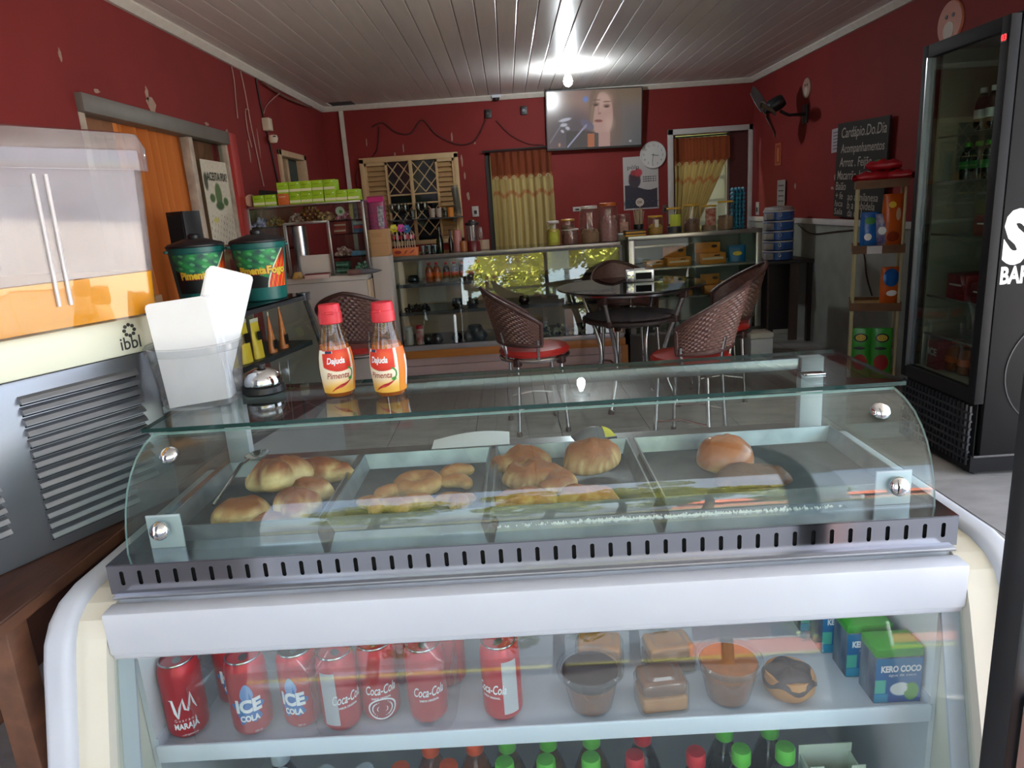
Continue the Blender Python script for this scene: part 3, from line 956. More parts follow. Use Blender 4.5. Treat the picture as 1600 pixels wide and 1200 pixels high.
dough('pasty', 'pointed pasty lying at the back of the left tray', 'pastry', GP, -.388, 1.285, zt + .006, ell(.068, .032, 1.25), .044, R_(-16), 2, (242, 210, 150), (146, 64, 20))
dough('pasty', 'small folded pasty peeping out beneath the large browned one', 'pastry', GP, -.392, 1.205, zt, ell(.046, .030, 1.35), .042, R_(-8), 3, (242, 208, 148), (156, 80, 30))
dough('pasty', 'pale fat pasty at the front left of the left tray', 'pastry', GP, -.487, 1.115, zt, ell(.050, .036, 2.3), .046, R_(8), 4, (240, 204, 140), (142, 78, 32), top=.62)
dough('pasty', 'pasty with a raised brown tip at the front right of the left tray', 'pastry', GP, -.393, 1.120, zt + .004, tri(.044), .050, R_(40), 5, (238, 198, 132), (142, 66, 24))
dough('pasty', 'flat pale pasty wedged low between the two front pasties', 'pastry', GP, -.432, 1.093, zt, ell(.036, .024), .026, R_(5), 6, (238, 198, 138), (158, 88, 42))
# ring biscuits: rings with a small hole, and plain lengths
m_bisc = M('golden_biscuit', '#ffffff', 0.6, vcol=True, bump=(140, 0.2), noise=(60, 0.25, '#9a5f2a'))
def ring_biscuit(x, y, z, R, r, rz, label, seed, a0=0.0, a1=2 * PI, sx=1.0):
    rr = random.Random(seed); ox = rr.random() * 20
    closed = a1 - a0 > 6.2
    nu, nv = 36, 14
    cols = []
    def fn(u, v):
        a = a0 + (a1 - a0) * u; b = 2 * PI * v
        k = 1 + .10 * mnoise.noise(Vector((math.cos(a) * 2 + ox, math.sin(a) * 2, b * .4)))
        if not closed: k *= math.sin(PI * min(max(u, .0), 1)) ** .35 if 0 < u < 1 else 0.02
        rad = R + r * k * math.cos(b)
        return (rad * math.cos(a) * sx, rad * math.sin(a), r * .9 + r * .9 * k * math.sin(b))
    g = G(); g.grid(fn, nu, nv, closed, True)
    for p in g.v:
        t = max(0, min(1, (p[2] / (1.8 * r) - .45) * 1.8 + .5 * mnoise.noise(Vector((p[0] * 70 + ox, p[1] * 70, p[2] * 60)))))
        cols.append([s2l((q * (1 - t) + w * t) / 255) for q, w in zip((232, 186, 116), (176, 104, 46))])
    g.cols = cols
    o = g.build('ring_biscuit', m_bisc, None, loc=ct(x, y, z), rot=(0, 0, rz))
    return tag(o, label, 'biscuit', 'ring biscuits in the second tray')
ring_biscuit(-.197, 1.215, zt, .0285, .0175, 0, 'sugared ring biscuit with a small hole at the back of its tray', 1)
ring_biscuit(-.120, 1.245, zt, .028, .0165, R_(20), 'curved finger biscuit at the back right of its tray', 2, R_(20), R_(200))
ring_biscuit(-.130, 1.200, zt, .024, .015, R_(-30), 'bent finger biscuit in front of the back right one', 3, R_(10), R_(190))
ring_biscuit(-.283, 1.120, zt, .026, .0155, R_(-60), 'finger biscuit at the front left of its tray', 4, R_(10), R_(180))
ring_biscuit(-.236, 1.105, zt, .026, .016, R_(-25), 'finger biscuit, second from the left in the front of the ring biscuits', 5, R_(0), R_(175))
ring_biscuit(-.186, 1.112, zt, .026, .016, R_(15), 'finger biscuit at the front middle, right of the ring biscuit', 6, R_(0), R_(180))
ring_biscuit(-.135, 1.112, zt, .025, .0155, R_(-40), 'finger biscuit touching the right front wall of its tray', 7, R_(5), R_(185))
ring_biscuit(-.100, 1.115, zt, .020, .0145, R_(50), 'small bent biscuit in the right front corner of its tray', 8, R_(0), R_(170))
ring_biscuit(-.235, 1.170, zt, .024, .015, R_(35), 'finger biscuit half hidden behind the front row', 9, R_(0), R_(180))
GC = 'crimped pasties in the third tray'
cr_ = lambda rho, a, n: 0.55 * (rho > .86) * (0.5 + 0.5 * math.sin(a * 26))
for x, y, dz, a_, b_, h, rz, sd, lab in (
        (-.006, 1.283, .004, .058, .034, .040, 5, 11, 'long seeded pasty at the back left of the third tray'),
        (.128, 1.245, .010, .062, .046, .058, 38, 12, 'big golden pasty at the back right of the third tray'),
        (.020, 1.190, .004, .064, .036, .046, -12, 13, 'crimped pasty in the middle of the third tray'),
        (.000, 1.105, .0, .060, .030, .036, 4, 14, 'browned pasty at the front left of the third tray'),
        (.105, 1.103, .0, .052, .029, .036, -8, 15, 'pasty with torn flaky rim at the front right of the third tray'),
        (.058, 1.150, .012, .040, .026, .030, 30, 16, 'pale pasty bridging the middle and front of the third tray')):
    dough('crimped_pasty', lab, 'pastry', GC, x, y, zt + dz, ell(a_, b_, 1.9), h, R_(rz), sd, (238, 202, 140), (160, 86, 34), lump=.26, rim=cr_, top=.5)
dough('bun', 'round glossy orange-brown bun in the wide tray', 'bread', None, .372, 1.232, zt, ell(.052, .050), .062, 0, 21, (226, 170, 96), (186, 98, 38), lump=.04, mat=m_bunm, top=.15)
dough('bread_roll', 'dark grated-topped roll lying in front of the round bun', 'bread', None, .395, 1.150, zt, ell(.066, .034, 2.2), .036, R_(-4), 22, (168, 118, 78), (96, 58, 38), lump=.2, top=.2)
# scattered flour on the deck
g = G(); rr = random.Random(4)
for k in range(700):
    x = rr.gauss(.22, .13); y = 1.048 + abs(rr.gauss(0, .004)); s_ = rr.uniform(.0008, .0026)
    if x < -.05 or x > .52: continue
    p = ct(x, y, .9008)
    g.add([(p[0] - s_, p[1] - s_, p[2]), (p[0] + s_, p[1] - s_, p[2]), (p[0], p[1] + s_, p[2]), (p[0], p[1], p[2] + s_ * 1.4)], [(0, 1, 3), (1, 2, 3), (2, 0, 3), (0, 2, 1)])
tag(g.build('flour', M('white_flour', '#f2f2ef', 0.9), None, smooth=False), 'spilt white flour along the foot of the pastry case glass', 'flour', kind='stuff')

# behind the case, on the grey top board
m_paper = M('white_paper', '#eeeff2', 0.75, noise=(12, 0.2, '#dfe1e6'))
pw_ = thing('paper_sheet', 'loose white paper folded behind the pastry trays', 'paper', ct(-.115, 1.475, .8995 + .002))
G().grid(lambda u, v: ((u - .5) * .17, (v - .5) * .06, .004 + .014 * math.sin(u * 2.5) * v), 10, 5).build('sheet', m_paper, pw_, solid=0.0006)
pk = thing('yellow_packet', 'grey and yellow packet lying behind the crimped pasties', 'packet', ct(.155, 1.475, .901), R_(12))
g = G(); g.grid(lambda u, v: ((u - .5) * .09, (v - .5) * .05, .002 + .02 * math.sin(PI * u) ** .6 * math.sin(PI * v) ** .6), 14, 10)
g.box(-.045, .045, -.025, .025, 0, .002)
g.build('pouch', M('grey_foil', '#6d6e74', 0.35, 0.3), pk)
g = G(); g.grid(lambda u, v: (.018 + u * .026, (v - .5) * .05, .0035 + .02 * math.sin(PI * (.7 + .3 * u)) ** .6 * math.sin(PI * v) ** .6), 6, 10)
g.build('label', M('yellow_label', '#d8c93a', 0.5), pk)
sp = thing('serving_spoon', 'steel serving spoon resting on the back wall of the left tray', 'spoon', ct(-.545, 1.36, .934), R_(-15))
G().grid(lambda u, v: (.022 * math.cos(u * 2 * PI) * v, .030 * math.sin(u * 2 * PI) * v, .012 * v * v), 20, 7, True).build('bowl', m_chrome, sp, solid=0.0012)
G().tube([(0, -.028, .012), (.004, -.06, .012), (.012, -.13, -.012), (.018, -.17, -.024)], .0035, 8).build('handle', m_chrome, sp)
# ================================================================== goods inside the refrigerated display
m_can_red = M('red_can_lacquer', '#b80f20', 0.3, 0.25, noise=(6, 0.2, '#9c0c1c'))
m_can_lid = M('can_lid_aluminium', '#aeb3b8', 0.22, 1.0)
m_ink_w = M('white_print', '#eef0f2', 0.4)
m_ink_b = M('blue_print', '#2d6fb4', 0.4)
m_ink_r = M('deep_red_print', '#8d1020', 0.4)
m_silver = M('silver_print', '#c3c3c8', 0.35, 0.3)
CR, CH = .0405, .150
def can_base():
    t = thing('drink_can', '-', 'can', (0, 0, 0))
    G().lathe([(.028, 0), (.031, .002), (.0385, .010), (CR, .018), (CR, CH - .024), (.0385, CH - .014), (.0335, CH - .004)], 32).build('body', m_can_red, t)
    lid = G().lathe([(.0335, CH - .004), (.0352, CH - .001), (.0345, CH + .0008), (.0325, CH + .0004), (.0315, CH - .006), (.0300, CH - .007), (.010, CH - .0055), (0, CH - .0055)], 32).build('lid', m_can_lid, t)
    g = G()
    g.lathe([(.0085, CH - .0055), (.0085, CH - .0038), (0, CH - .0036)], 14, sy=1.5, c=(0, -.004, 0))
    g.build('pull_tab', m_can_lid, lid)
    return t
A_F = R_(-90)          # faces -y
rcan = CR + .0006
def deco_marata(t):
    # a big brush-drawn M over the words
    pts = [(-.026, .086), (-.020, .086), (-.016, .062), (-.012, .050), (-.006, .070), (0.001, .086), (.003, .066), (.008, .062), (.012, .074), (.017, .094), (.0205, .074), (.025, .062)]
    g = G()
    P = [Vector((rcan * math.cos(A_F + x / CR), rcan * math.sin(A_F + x / CR), z)) for x, z in pts]
    g.tube(P, [.0006, .0022, .003, .0022, .0026, .003, .0022, .0024, .0026, .003, .0022, .0008], 6)
    g.build('emblem', m_ink_w, t)
    letters('lettering', 'G u a r a n á', m_ink_w, t, .0090, (A_F, .044, rcan), wrap=CR, width=.042)
    letters('lettering', 'MARAJÁ', m_ink_w, t, .0165, (A_F, .031, rcan), bold=.03, wrap=CR, width=.048)
    letters('lettering', 'refrigerante', m_ink_w, t, .005, (A_F + .1, .014, rcan), wrap=CR, width=.03)
def deco_ice(t, turn=0.0):
    def splash(u, v):
        a = 2 * PI * u
        r = (1 + .22 * math.sin(a * 5) + .14 * math.sin(a * 9 + 1)) * v
        x = .027 * r * math.cos(a); z = .060 + .026 * r * math.sin(a)
        return ((CR + .0004) * math.cos(A_F + turn + x / CR), (CR + .0004) * math.sin(A_F + turn + x / CR), z)
    G().grid(splash, 40, 6, True).build('splash', m_ink_b, t)
    def drop(u, v):
        a = 2 * PI * u
        x = .012 * v * math.cos(a) * (1 - .4 * math.sin(a)); z = .094 + .017 * v * math.sin(a)
        return ((CR + .0004) * math.cos(A_F + turn + x / CR), (CR + .0004) * math.sin(A_F + turn + x / CR), z)
    G().grid(drop, 24, 5, True).build('splash', M('pale_blue_print', '#7d9fd0', 0.4), t)
    letters('lettering', 'ICE', m_ink_w, t, .034, (A_F + turn, .066, rcan + .0003), bold=.05, wrap=CR, width=.050)
    letters('lettering', 'COLA', m_ink_w, t, .016, (A_F + turn, .042, rcan + .0003), bold=.05, wrap=CR, width=.038)
    letters('lettering', '350 ml', m_ink_w, t, .005, (A_F + turn + .3, .014, rcan), wrap=CR, width=.014)
def deco_coca(t, turn=0.0, oval_=False, silver=0.0):
    letters('lettering', 'Coca-Cola', m_ink_w, t, .026, (A_F + turn, .070, rcan), bold=.012, shear=.35, wrap=CR, width=.064)
    letters('lettering', 'SABOR ORIGINAL', m_ink_w, t, .0058, (A_F + turn, .054, rcan), bold=.02, wrap=CR, width=.040)
    if oval_:
        def ov(u, v, k=1.0):
            a = 2 * PI * u
            x = .027 * k * v * math.cos(a); z = .032 + .019 * k * v * math.sin(a)
            return ((CR + .0003 * (2 - k)) * math.cos(A_F + turn + x / CR), (CR + .0004 * (2.2 - k)) * math.sin(A_F + turn + x / CR), z)
        G().grid(lambda u, v: ov(u, v, 1.12), 28, 4, True).build('oval', m_ink_w, t)
        G().grid(lambda u, v: ov(u, v, .98), 28, 4, True).build('oval', m_ink_r, t)
    if silver:
        a0 = A_F + silver
        G().grid(lambda u, v: ((CR + .0004) * math.cos(a0 - .40 + .8 * u), (CR + .0004) * math.sin(a0 - .40 + .8 * u), .02 + .105 * v), 10, 2).build('stripe', m_silver, t, fix=False)
zs = .5535
CAN_SCALE = (.84, .84, .95)
cans = [('m', -.612, 1.050, 'red guaraná drink can with a white brush-drawn M, at the left end', R_(22)),
        ('i', -.556, 1.130, 'red ICE COLA can set back between the M can and the front ICE cans', R_(14)),
        ('i', -.497, 1.048, 'red ICE COLA can, the front one under torn shrink film', R_(16)),
        ('i', -.412, 1.060, 'red ICE COLA can, third and rightmost of the ICE lettering', R_(-8)),
        ('x', -.385, 1.150, 'plain red can standing behind the rightmost ICE COLA can', 0),
        ('s', -.340, 1.046, 'red Coca-Cola can with a silver stripe, first of the wrapped three', R_(28)),
        ('o', -.276, 1.066, 'red Coca-Cola can with a dark red oval, middle of the wrapped three', R_(10)),
        ('c', -.191, 1.054, 'red Coca-Cola can, right one of the wrapped three', R_(8)),
        ('x', -.165, 1.145, 'red can set back behind the right one of the wrapped three', 0),
        ('x', -.255, 1.158, 'red can half hidden behind the middle wrapped Coca-Cola', 0),
        ('d', -.061, 1.050, 'lone red Coca-Cola can in the middle of the shelf', R_(-26)),
        ('x', -.066, 1.140, 'red can right behind the lone Coca-Cola can', 0)]
cb = can_base()
first = True
for kind, x, y, lab, turn in cans:
    p = ct(x, y, zs)
    if first:
        t = cb; t.location = p; t['label'] = lab; t['group'] = 'drink cans on the display shelf'; first = False
        t.rotation_euler = (0, 0, turn + CA)
        parts = [(k.name.split('.')[0], k.data, [(q.name.split('.')[0], q.data) for q in KIDS.get(k.name, [])]) for k in KIDS[t.name]]
    else:
        t = thing('drink_can', lab, 'can', p, turn + CA, 'drink cans on the display shelf')
        for nm, me, sub in parts:
            k = put(nm, me, t)
            for n2, m2 in sub: put(n2, m2, k)
    t.scale = CAN_SCALE
    if kind == 'm': deco_marata(t)
    elif kind == 'i': deco_ice(t)
    elif kind == 's': deco_coca(t, .15, silver=-.75)
    elif kind == 'o': deco_coca(t, .1, oval_=True)
    elif kind == 'c': deco_coca(t, .1)
    elif kind == 'd': deco_coca(t, -.1, silver=.95)
# shrink film over the two packs
m_film = glass('shrink_film', '#f8f8f9', 0.05, 0.10, haze=0.03, hazecol='#e9e6ea')
def film(x0, x1, y0, y1, z1, label, seed):
    rr = random.Random(seed)
    def fn(u, v):
        a = 2 * PI * u
        k = 1.0 if v < .8 else 1 - (v - .8) * 1.2
        c, s_ = math.cos(a), math.sin(a)
        ex = math.copysign(abs(c) ** .35, c) * (x1 - x0) / 2 * k; ey = math.copysign(abs(s_) ** .35, s_) * (y1 - y0) / 2 * k
        n_ = mnoise.noise(Vector((c * 3 + seed, s_ * 3, v * 6))) * .003
        return (ex + n_, ey + n_, z1 * v)
    g = G(); g.grid(fn, 60, 16, True)
    o = g.build('shrink_film', m_film, None, loc=ct((x0 + x1) / 2, (y0 + y1) / 2, zs + .001), rot=(0, 0, CA), sharp=80)
    tag(o, label, 'film')
film(-.598, -.362, 1.001, 1.20, .135, 'torn clear shrink film round the ICE COLA cans', 1)
film(-.388, -.142, 1.0005, 1.21, .150, 'clear shrink film round the three Coca-Cola cans', 2)

# tubs with lids, wrapped cake squares, pudding
m_tub = glass('tub_plastic', '#f2f4f6', 0.05, 0.05, haze=0.02, hazecol='#e4e6ea')
m_pud = M('brown_pudding', (.30, .085, .012), 0.35, noise=(40, 0.5, (.13, .035, .006)))
m_choc = M('dark_chocolate_top', '#2d1c1c', 0.4, noise=(50, 0.4, '#43302e'))
m_cake = M('caramel_cake', (.36, .14, .035), 0.5, noise=(25, 0.5, (.55, .28, .09)))
m_caked = M('dark_cake', (.11, .035, .012), 0.5, noise=(25, 0.5, (.20, .08, .03)))
def tub(x, y, label, top):
    t = thing('pudding_tub', label, 'tub', ct(x, y, zs))
    G().lathe([(.036, .001), (.050, .070), (.049, .070), (.035, .003)], 32, caps=False).build('cup', m_tub, t)
    G().lathe([(.0, .003), (.0345, .003), (.045, .052), (0, .052)], 28).build('filling', m_pud, t)
    G().lathe([(0, .0525), (.0455, .0525), (.0485, .068), (.047, .072), (0, .0735)], 32).build('topping', top, t)
    l = G().lathe([(.050, .066), (.0575, .068), (.0580, .076), (.0545, .079), (.0515, .0765), (.0510, .071)], 36, caps=False).build('lid', m_tub, t)
    return t
tub(.214 - .122, 1.055, 'clear tub of brown pudding under a dark chocolate top with clear rim', m_choc)
tub(.330, 1.058, 'clear lidded tub of brown pudding behind the house reflection', m_pud)
m_wrap = glass('cling_film', '#f6f5f2', 0.05, 0.10, haze=0.025)
def slab(x, y, w, d, h, rz, label, a, b):
    t = thing('cake_piece', label, 'cake', ct(x, y, zs), rz)
    G().cbox((0, 0, h * .27), (w, d, h * .5)).build('base_layer', a, t, bevel=.006, seg=3)
    G().cbox((0, 0, h * .76), (w * .98, d * .98, h * .46)).build('top_layer', b, t, bevel=.007, seg=3)
    g = G(); g.grid(lambda u, v: ((w * .56) * math.copysign(abs(math.cos(2 * PI * u)) ** .4, math.cos(2 * PI * u)) * (1 - .5 * max(0, v - .85) / .15), (d * .56) * math.copysign(abs(math.sin(2 * PI * u)) ** .4, math.sin(2 * PI * u)) * (1 - .5 * max(0, v - .85) / .15), v * h * 1.04), 32, 9, True)
    g.build('wrapping', m_wrap, t)
    return t
slab(.212, 1.050, .078, .060, .060, R_(4), 'wrapped square of caramel cake between the two pudding tubs', m_cake, m_caked)
slab(.118, 1.150, .080, .060, .062, R_(-8), 'wrapped cake square right behind the dark chocolate tub', m_caked, m_cake)
slab(.245, 1.150, .085, .062, .055, R_(6), 'wrapped cake square set back to the right, under the hedge reflection', m_caked, m_cake)
cup = thing('cake_piece', 'round cake with a dripping chocolate top beside the coconut cartons', 'cake', ct(.436, 1.062, zs))
G().lathe([(0, 0), (.034, 0), (.043, .012), (.044, .032), (.040, .040), (0, .040)], 28).build('sponge', m_cake, cup)
g = G(); g.grid(lambda u, v: ((.0455 * math.cos(2 * PI * u)) * math.cos(v * PI / 2) ** .4, .0455 * math.sin(2 * PI * u) * math.cos(v * PI / 2) ** .4, .026 + .006 * math.sin(u * 2 * PI * 5) * (1 - v) + .024 * v), 40, 8, True)
g.build('chocolate_top', m_choc, cup)

# cartons of coconut drink: blue front, green top, four in a row going back
m_cgreen = M('green_carton', '#3f9a32', 0.4, noise=(14, 0.4, '#2f8226'))
m_cblue = M('printed_carton', '#ffffff', 0.35, vcol=True)
m_cside = M('navy_carton_side', '#26425e', 0.4, noise=(30, 0.5, '#c9cfd3'), stretch=(1, 1, .3))
def carton_front(U, V):
    c = [40 + 0 * U, 92 + 30 * V, 158 + 10 * V]
    c = blend(c, (240, 240, 236), oval(U, V, .56, .30, .22, .15, .06))
    c = blend(c, (108, 172, 66), oval(U, V, .80, .24, .16, .20, .1) * .95)
    c = blend(c, (240, 240, 236), oval(U, V, .52, .31, .19, .12, .06))
    c = blend(c, (90, 190, 160), (U < .24) * (V > .22) * (V < .52) * .9)
    c = blend(c, (52, 160, 190), (U < .30) * (V < .20) * .8)
    return c
ct_src = thing('coconut_carton', 'blue and green KERO COCO carton, front one of its row', 'carton', ct(.600, 1.045, zs), CA, 'coconut drink cartons')
w_, d_, h_ = .078, .052, .098
G().box(-w_ / 2, w_ / 2, -d_ / 2, d_ / 2, 0, h_).build('box', m_cside, ct_src, bevel=.0015)
G().box(-w_ / 2 - .0005, w_ / 2 + .0005, -d_ / 2 - .0005, d_ / 2 + .0005, h_ - .012, h_ + .004).build('top_flap', m_cgreen, ct_src, bevel=.002)
painted('front_print', frame_T((0, -d_ / 2 - .0012, h_ / 2 - .006), (1, 0, 0), (0, 0, 1)), w_ * .98, h_ - .014, 50, 60, carton_front, m_cblue, ct_src)
letters('lettering', 'KERO COCO', m_ink_w, ct_src, .016, frame_T((.003, -d_ / 2 - .0018, h_ * .66), (1, 0, 0), (0, 0, 1)), bold=.05, width=.066)
letters('lettering', 'água de coco', m_ink_w, ct_src, .007, frame_T((.006, -d_ / 2 - .0018, h_ * .545), (1, 0, 0), (0, 0, 1)), width=.045)
for k, (x, y, lab) in enumerate(((.585, 1.115, 'second KERO COCO carton from the front of its row'), (.572, 1.185, 'third KERO COCO carton from the front of its row'), (.560, 1.255, 'rearmost KERO COCO carton in its row'))):
    again(ct_src, ct(x, y, zs), CA, lab)

# bottles on the lower deck
zl = .2005
m_pet = glass('pet_bottle', '#dfe7ea', 0.06, 0.0)
m_cola = M('cola', '#120a0b', 0.12, noise=(8, .2, '#1c0f10'))
m_oran = M('orange_soda', '#c85a12', 0.15, noise=(8, .3, '#b34a0c'))
m_amber = M('amber_juice', '#8d6a2c', 0.2, noise=(8, .3, '#7a5a22'))
m_guar = M('dark_green_soda', '#0e2a1a', 0.1)
m_cap = {'w': M('white_cap', '#c9d0d6', 0.4), 'o': M('orange_cap', '#e0511c', 0.4), 'g': M('green_cap', '#5dbb3b', 0.4), 'r': M('red_cap', '#c8202c', 0.4)}
m_lab = {'o': M('orange_label', '#e2631a', 0.4), 'r': M('red_label', '#b21d28', 0.4), 'g': M('green_label', '#2f7d3a', 0.4), 'w': M('white_label', '#cfd4d8', 0.4)}
SB = {}
def soda(x, y, liquid, cap, lab, label, h=.235, r=.037, z=zl, name='soda_bottle', group='bottles in the bottom of the display'):
    key = (liquid.name, cap, lab, h, r)
    if key in SB:
        return again(SB[key], ct(x, y, z), None, label, group)
    t = thing(name, label, 'bottle', ct(x, y, z), 0, group)
    k = h / .235; q = r / .037
    P = [(.030 * q, 0), (.0365 * q, .010 * k), (r, .03 * k), (.0355 * q, .08 * k), (r, .125 * k), (.0345 * q, .150 * k), (.024 * q, .180 * k), (.0145 * q, .203 * k), (.0125 * q, .212 * k)]
    G().lathe(P, 22, caps=False).build('bottle', m_pet, t)
    L = [(p[0] - .0018, p[1] + .002) for p in P if p[1] < .185 * k]
    G().lathe([(0, L[0][1])] + L + [(0, L[-1][1])], 20, caps=False).build('drink', liquid, t)
    G().lathe([(r * 1.012, .070 * k), (r * 1.012, .118 * k)], 22, caps=False).build('label', m_lab[lab], t)
    G().lathe([(.0155 * q, .205 * k), (.0170 * q, .207 * k), (.0170 * q, .228 * k), (.0155 * q, .232 * k), (0, .233 * k)], 24).build('cap', m_cap[cap], t)
    SB[key] = t
    return t
for x, y, a, b, c, lab in (
        (-.545, 1.052, m_cola, 'w', 'w', 'dark bottle with a white cap at the left end of the bottom row'),
        (-.470, 1.052, m_cola, 'w', 'w', 'dark bottle with a white cap, second from the left end'),
        (-.318, 1.052, m_cola, 'w', 'r', 'dark bottle with a pale cap next to the orange caps'),
        (-.254, 1.052, m_oran, 'o', 'o', 'orange soda bottle with an orange cap, the left one'),
        (-.168, 1.052, m_oran, 'o', 'o', 'orange soda bottle with an orange cap, the right one'),
        (-.212, 1.130, m_oran, 'o', 'o', 'orange soda bottle set back between the two orange caps'),
        (-.128, 1.130, m_oran, 'o', 'o', 'orange soda bottle set back beside the green caps'),
        (-.068, 1.052, m_amber, 'g', 'g', 'amber drink bottle with a green cap, front left of the green caps'),
        (.006, 1.052, m_amber, 'g', 'g', 'amber drink bottle with a green cap, front middle'),
        (.086, 1.052, m_amber, 'g', 'g', 'amber drink bottle with a green cap, front right'),
        (-.066, 1.130, m_amber, 'g', 'g', 'amber drink bottle with a green cap, back left'),
        (.012, 1.130, m_amber, 'g', 'g', 'amber drink bottle with a green cap, back middle'),
        (.094, 1.130, m_amber, 'g', 'g', 'amber drink bottle with a green cap, back right'),
        (.164, 1.052, m_cola, 'r', 'r', 'cola bottle with a red cap, the left one'),
        (.190, 1.130, m_cola, 'r', 'r', 'cola bottle with a red cap set back under the caramel cake'),
        (.272, 1.052, m_cola, 'r', 'r', 'cola bottle with a red cap, the right one'),
        (.352, 1.052, m_guar, 'g', 'g', 'dark green soda bottle with a green cap, front left of the four'),
        (.430, 1.052, m_guar, 'g', 'g', 'dark green soda bottle with a green cap, front right of the four'),
        (.345, 1.130, m_guar, 'g', 'g', 'dark green soda bottle with a green cap, back left of the four'),
        (.430, 1.130, m_guar, 'g', 'g', 'dark green soda bottle with a green cap, back right of the four')):
    soda(x, y, a, b, c, lab, .250 if y < 1.1 else .234)
for x, y, lab in ((-.39, 1.052, 'dark bottle with a white cap, third from the left end'), (-.50, 1.130, 'dark bottle with a white cap set back behind the left pair')):
    soda(x, y, m_cola, 'w', 'w', lab, .250 if y < 1.1 else .234)
# notched pale carton at the right of the bottom row
nc = thing('notched_carton', 'pale green and white carton with a notched front in the bottom row', 'carton', ct(.515, 1.06, zl), CA)
def nc_(name, y):
    q = G(); q.prism([(-.043, 0), (.043, 0), (.048, .218), (.024, .218), (.019, .178), (.0, .192), (-.019, .178), (-.024, .218), (-.048, .218)], y - .001, y + .001, 'y')
    return q.build(name, M('pale_green_card', '#cfdcc0', 0.6, noise=(18, .7, '#eef0ea')), nc, smooth=False)
g2 = G(); g2.prism([(-.043, 0), (.043, 0), (.048, .20), (-.048, .20)], -.026, -.024, 'y'); g2.prism([(-.043, 0), (.043, 0), (.048, .218), (-.048, .218)], .024, .026, 'y')
g2.box(-.046, -.043, -.024, .024, 0, .20); g2.box(.043, .046, -.024, .024, 0, .20)
nc_('display_front', -.028)
g2.build('tray_box', M('pale_green_card'), nc, smooth=False)
# ================================================================== things standing on the case
zt1 = 1.0672
m_bucket = glass('bucket_plastic', '#f4f5f6', 0.05, 0.10, haze=0.06, hazecol='#e9ebef')
bk = thing('plastic_bucket', 'clear plastic bucket with a rolled rim holding the napkins', 'bucket', ct(-.628, 1.352, zt1))
G().lathe([(0, .0008), (.072, .0008), (.086, .118), (.0875, .118), (.0735, 0)], 40, caps=False).build('wall', m_bucket, bk)
G().lathe([(.0862, .104), (.0905, .106), (.0912, .119), (.0885, .122), (.0862, .119)], 40, caps=False).build('rim', m_bucket, bk)
m_nap = M('white_napkin_paper', '#f4f5f7', 0.85, noise=(30, 0.12, '#e6e8ec'))
def napkins(name, label, loc, w, h, t, rz, rx, ry, n, seed):
    rr = random.Random(seed)
    o = thing(name, label, 'napkins', loc, 0, 'paper napkins in the bucket', rot=(rx, ry, rz))
    for k in range(n):
        y = -t / 2 + t * (k + .5) / n
        a = rr.uniform(-.002, .002); b = rr.uniform(-.003, .003)
        r = .008
        pts = [(-w / 2 + a, 0), (w / 2 + a, 0), (w / 2 + a, h + b - r), (w / 2 + a - r * .3, h + b - r * .3), (w / 2 + a - r, h + b), (-w / 2 + a + r, h + b), (-w / 2 + a + r * .3, h + b - r * .3), (-w / 2 + a, h + b - r)]
        G().prism(pts, y - t / n * .46, y + t / n * .46, 'y').build('napkin', m_nap, o, smooth=False)
    return o
p = ct(-.626, 1.348, zt1 + .003)
napkins('napkin_stack', 'thick block of white paper napkins standing upright in the clear bucket', p, .112, .200, .062, R_(10), R_(-3), R_(-4), 8, 1)
p2 = ct(-.625, 1.380, zt1 + .050)
napkins('napkin_stack', 'white napkins fanned out tilted to the right behind the upright block', p2, .085, .210, .006, R_(14), R_(-4), R_(20), 2, 2)

bell = thing('service_bell', 'small chrome counter bell on a black base beside the napkin bucket', 'bell', ct(-.522, 1.395, zt1))
G().lathe([(0, 0), (.040, 0), (.0425, .004), (.041, .015), (.033, .020), (0, .020)], 36).build('base', m_black, bell)
G().lathe([(.0375, .019), (.0385, .024), (.036, .034), (.028, .044), (.016, .050), (.006, .0515), (0, .0515)], 36).build('dome', m_chrome, bell)
G().lathe([(.006, .0515), (.006, .056), (.011, .057), (.011, .060), (0, .0615)], 20).build('button', m_black, bell)

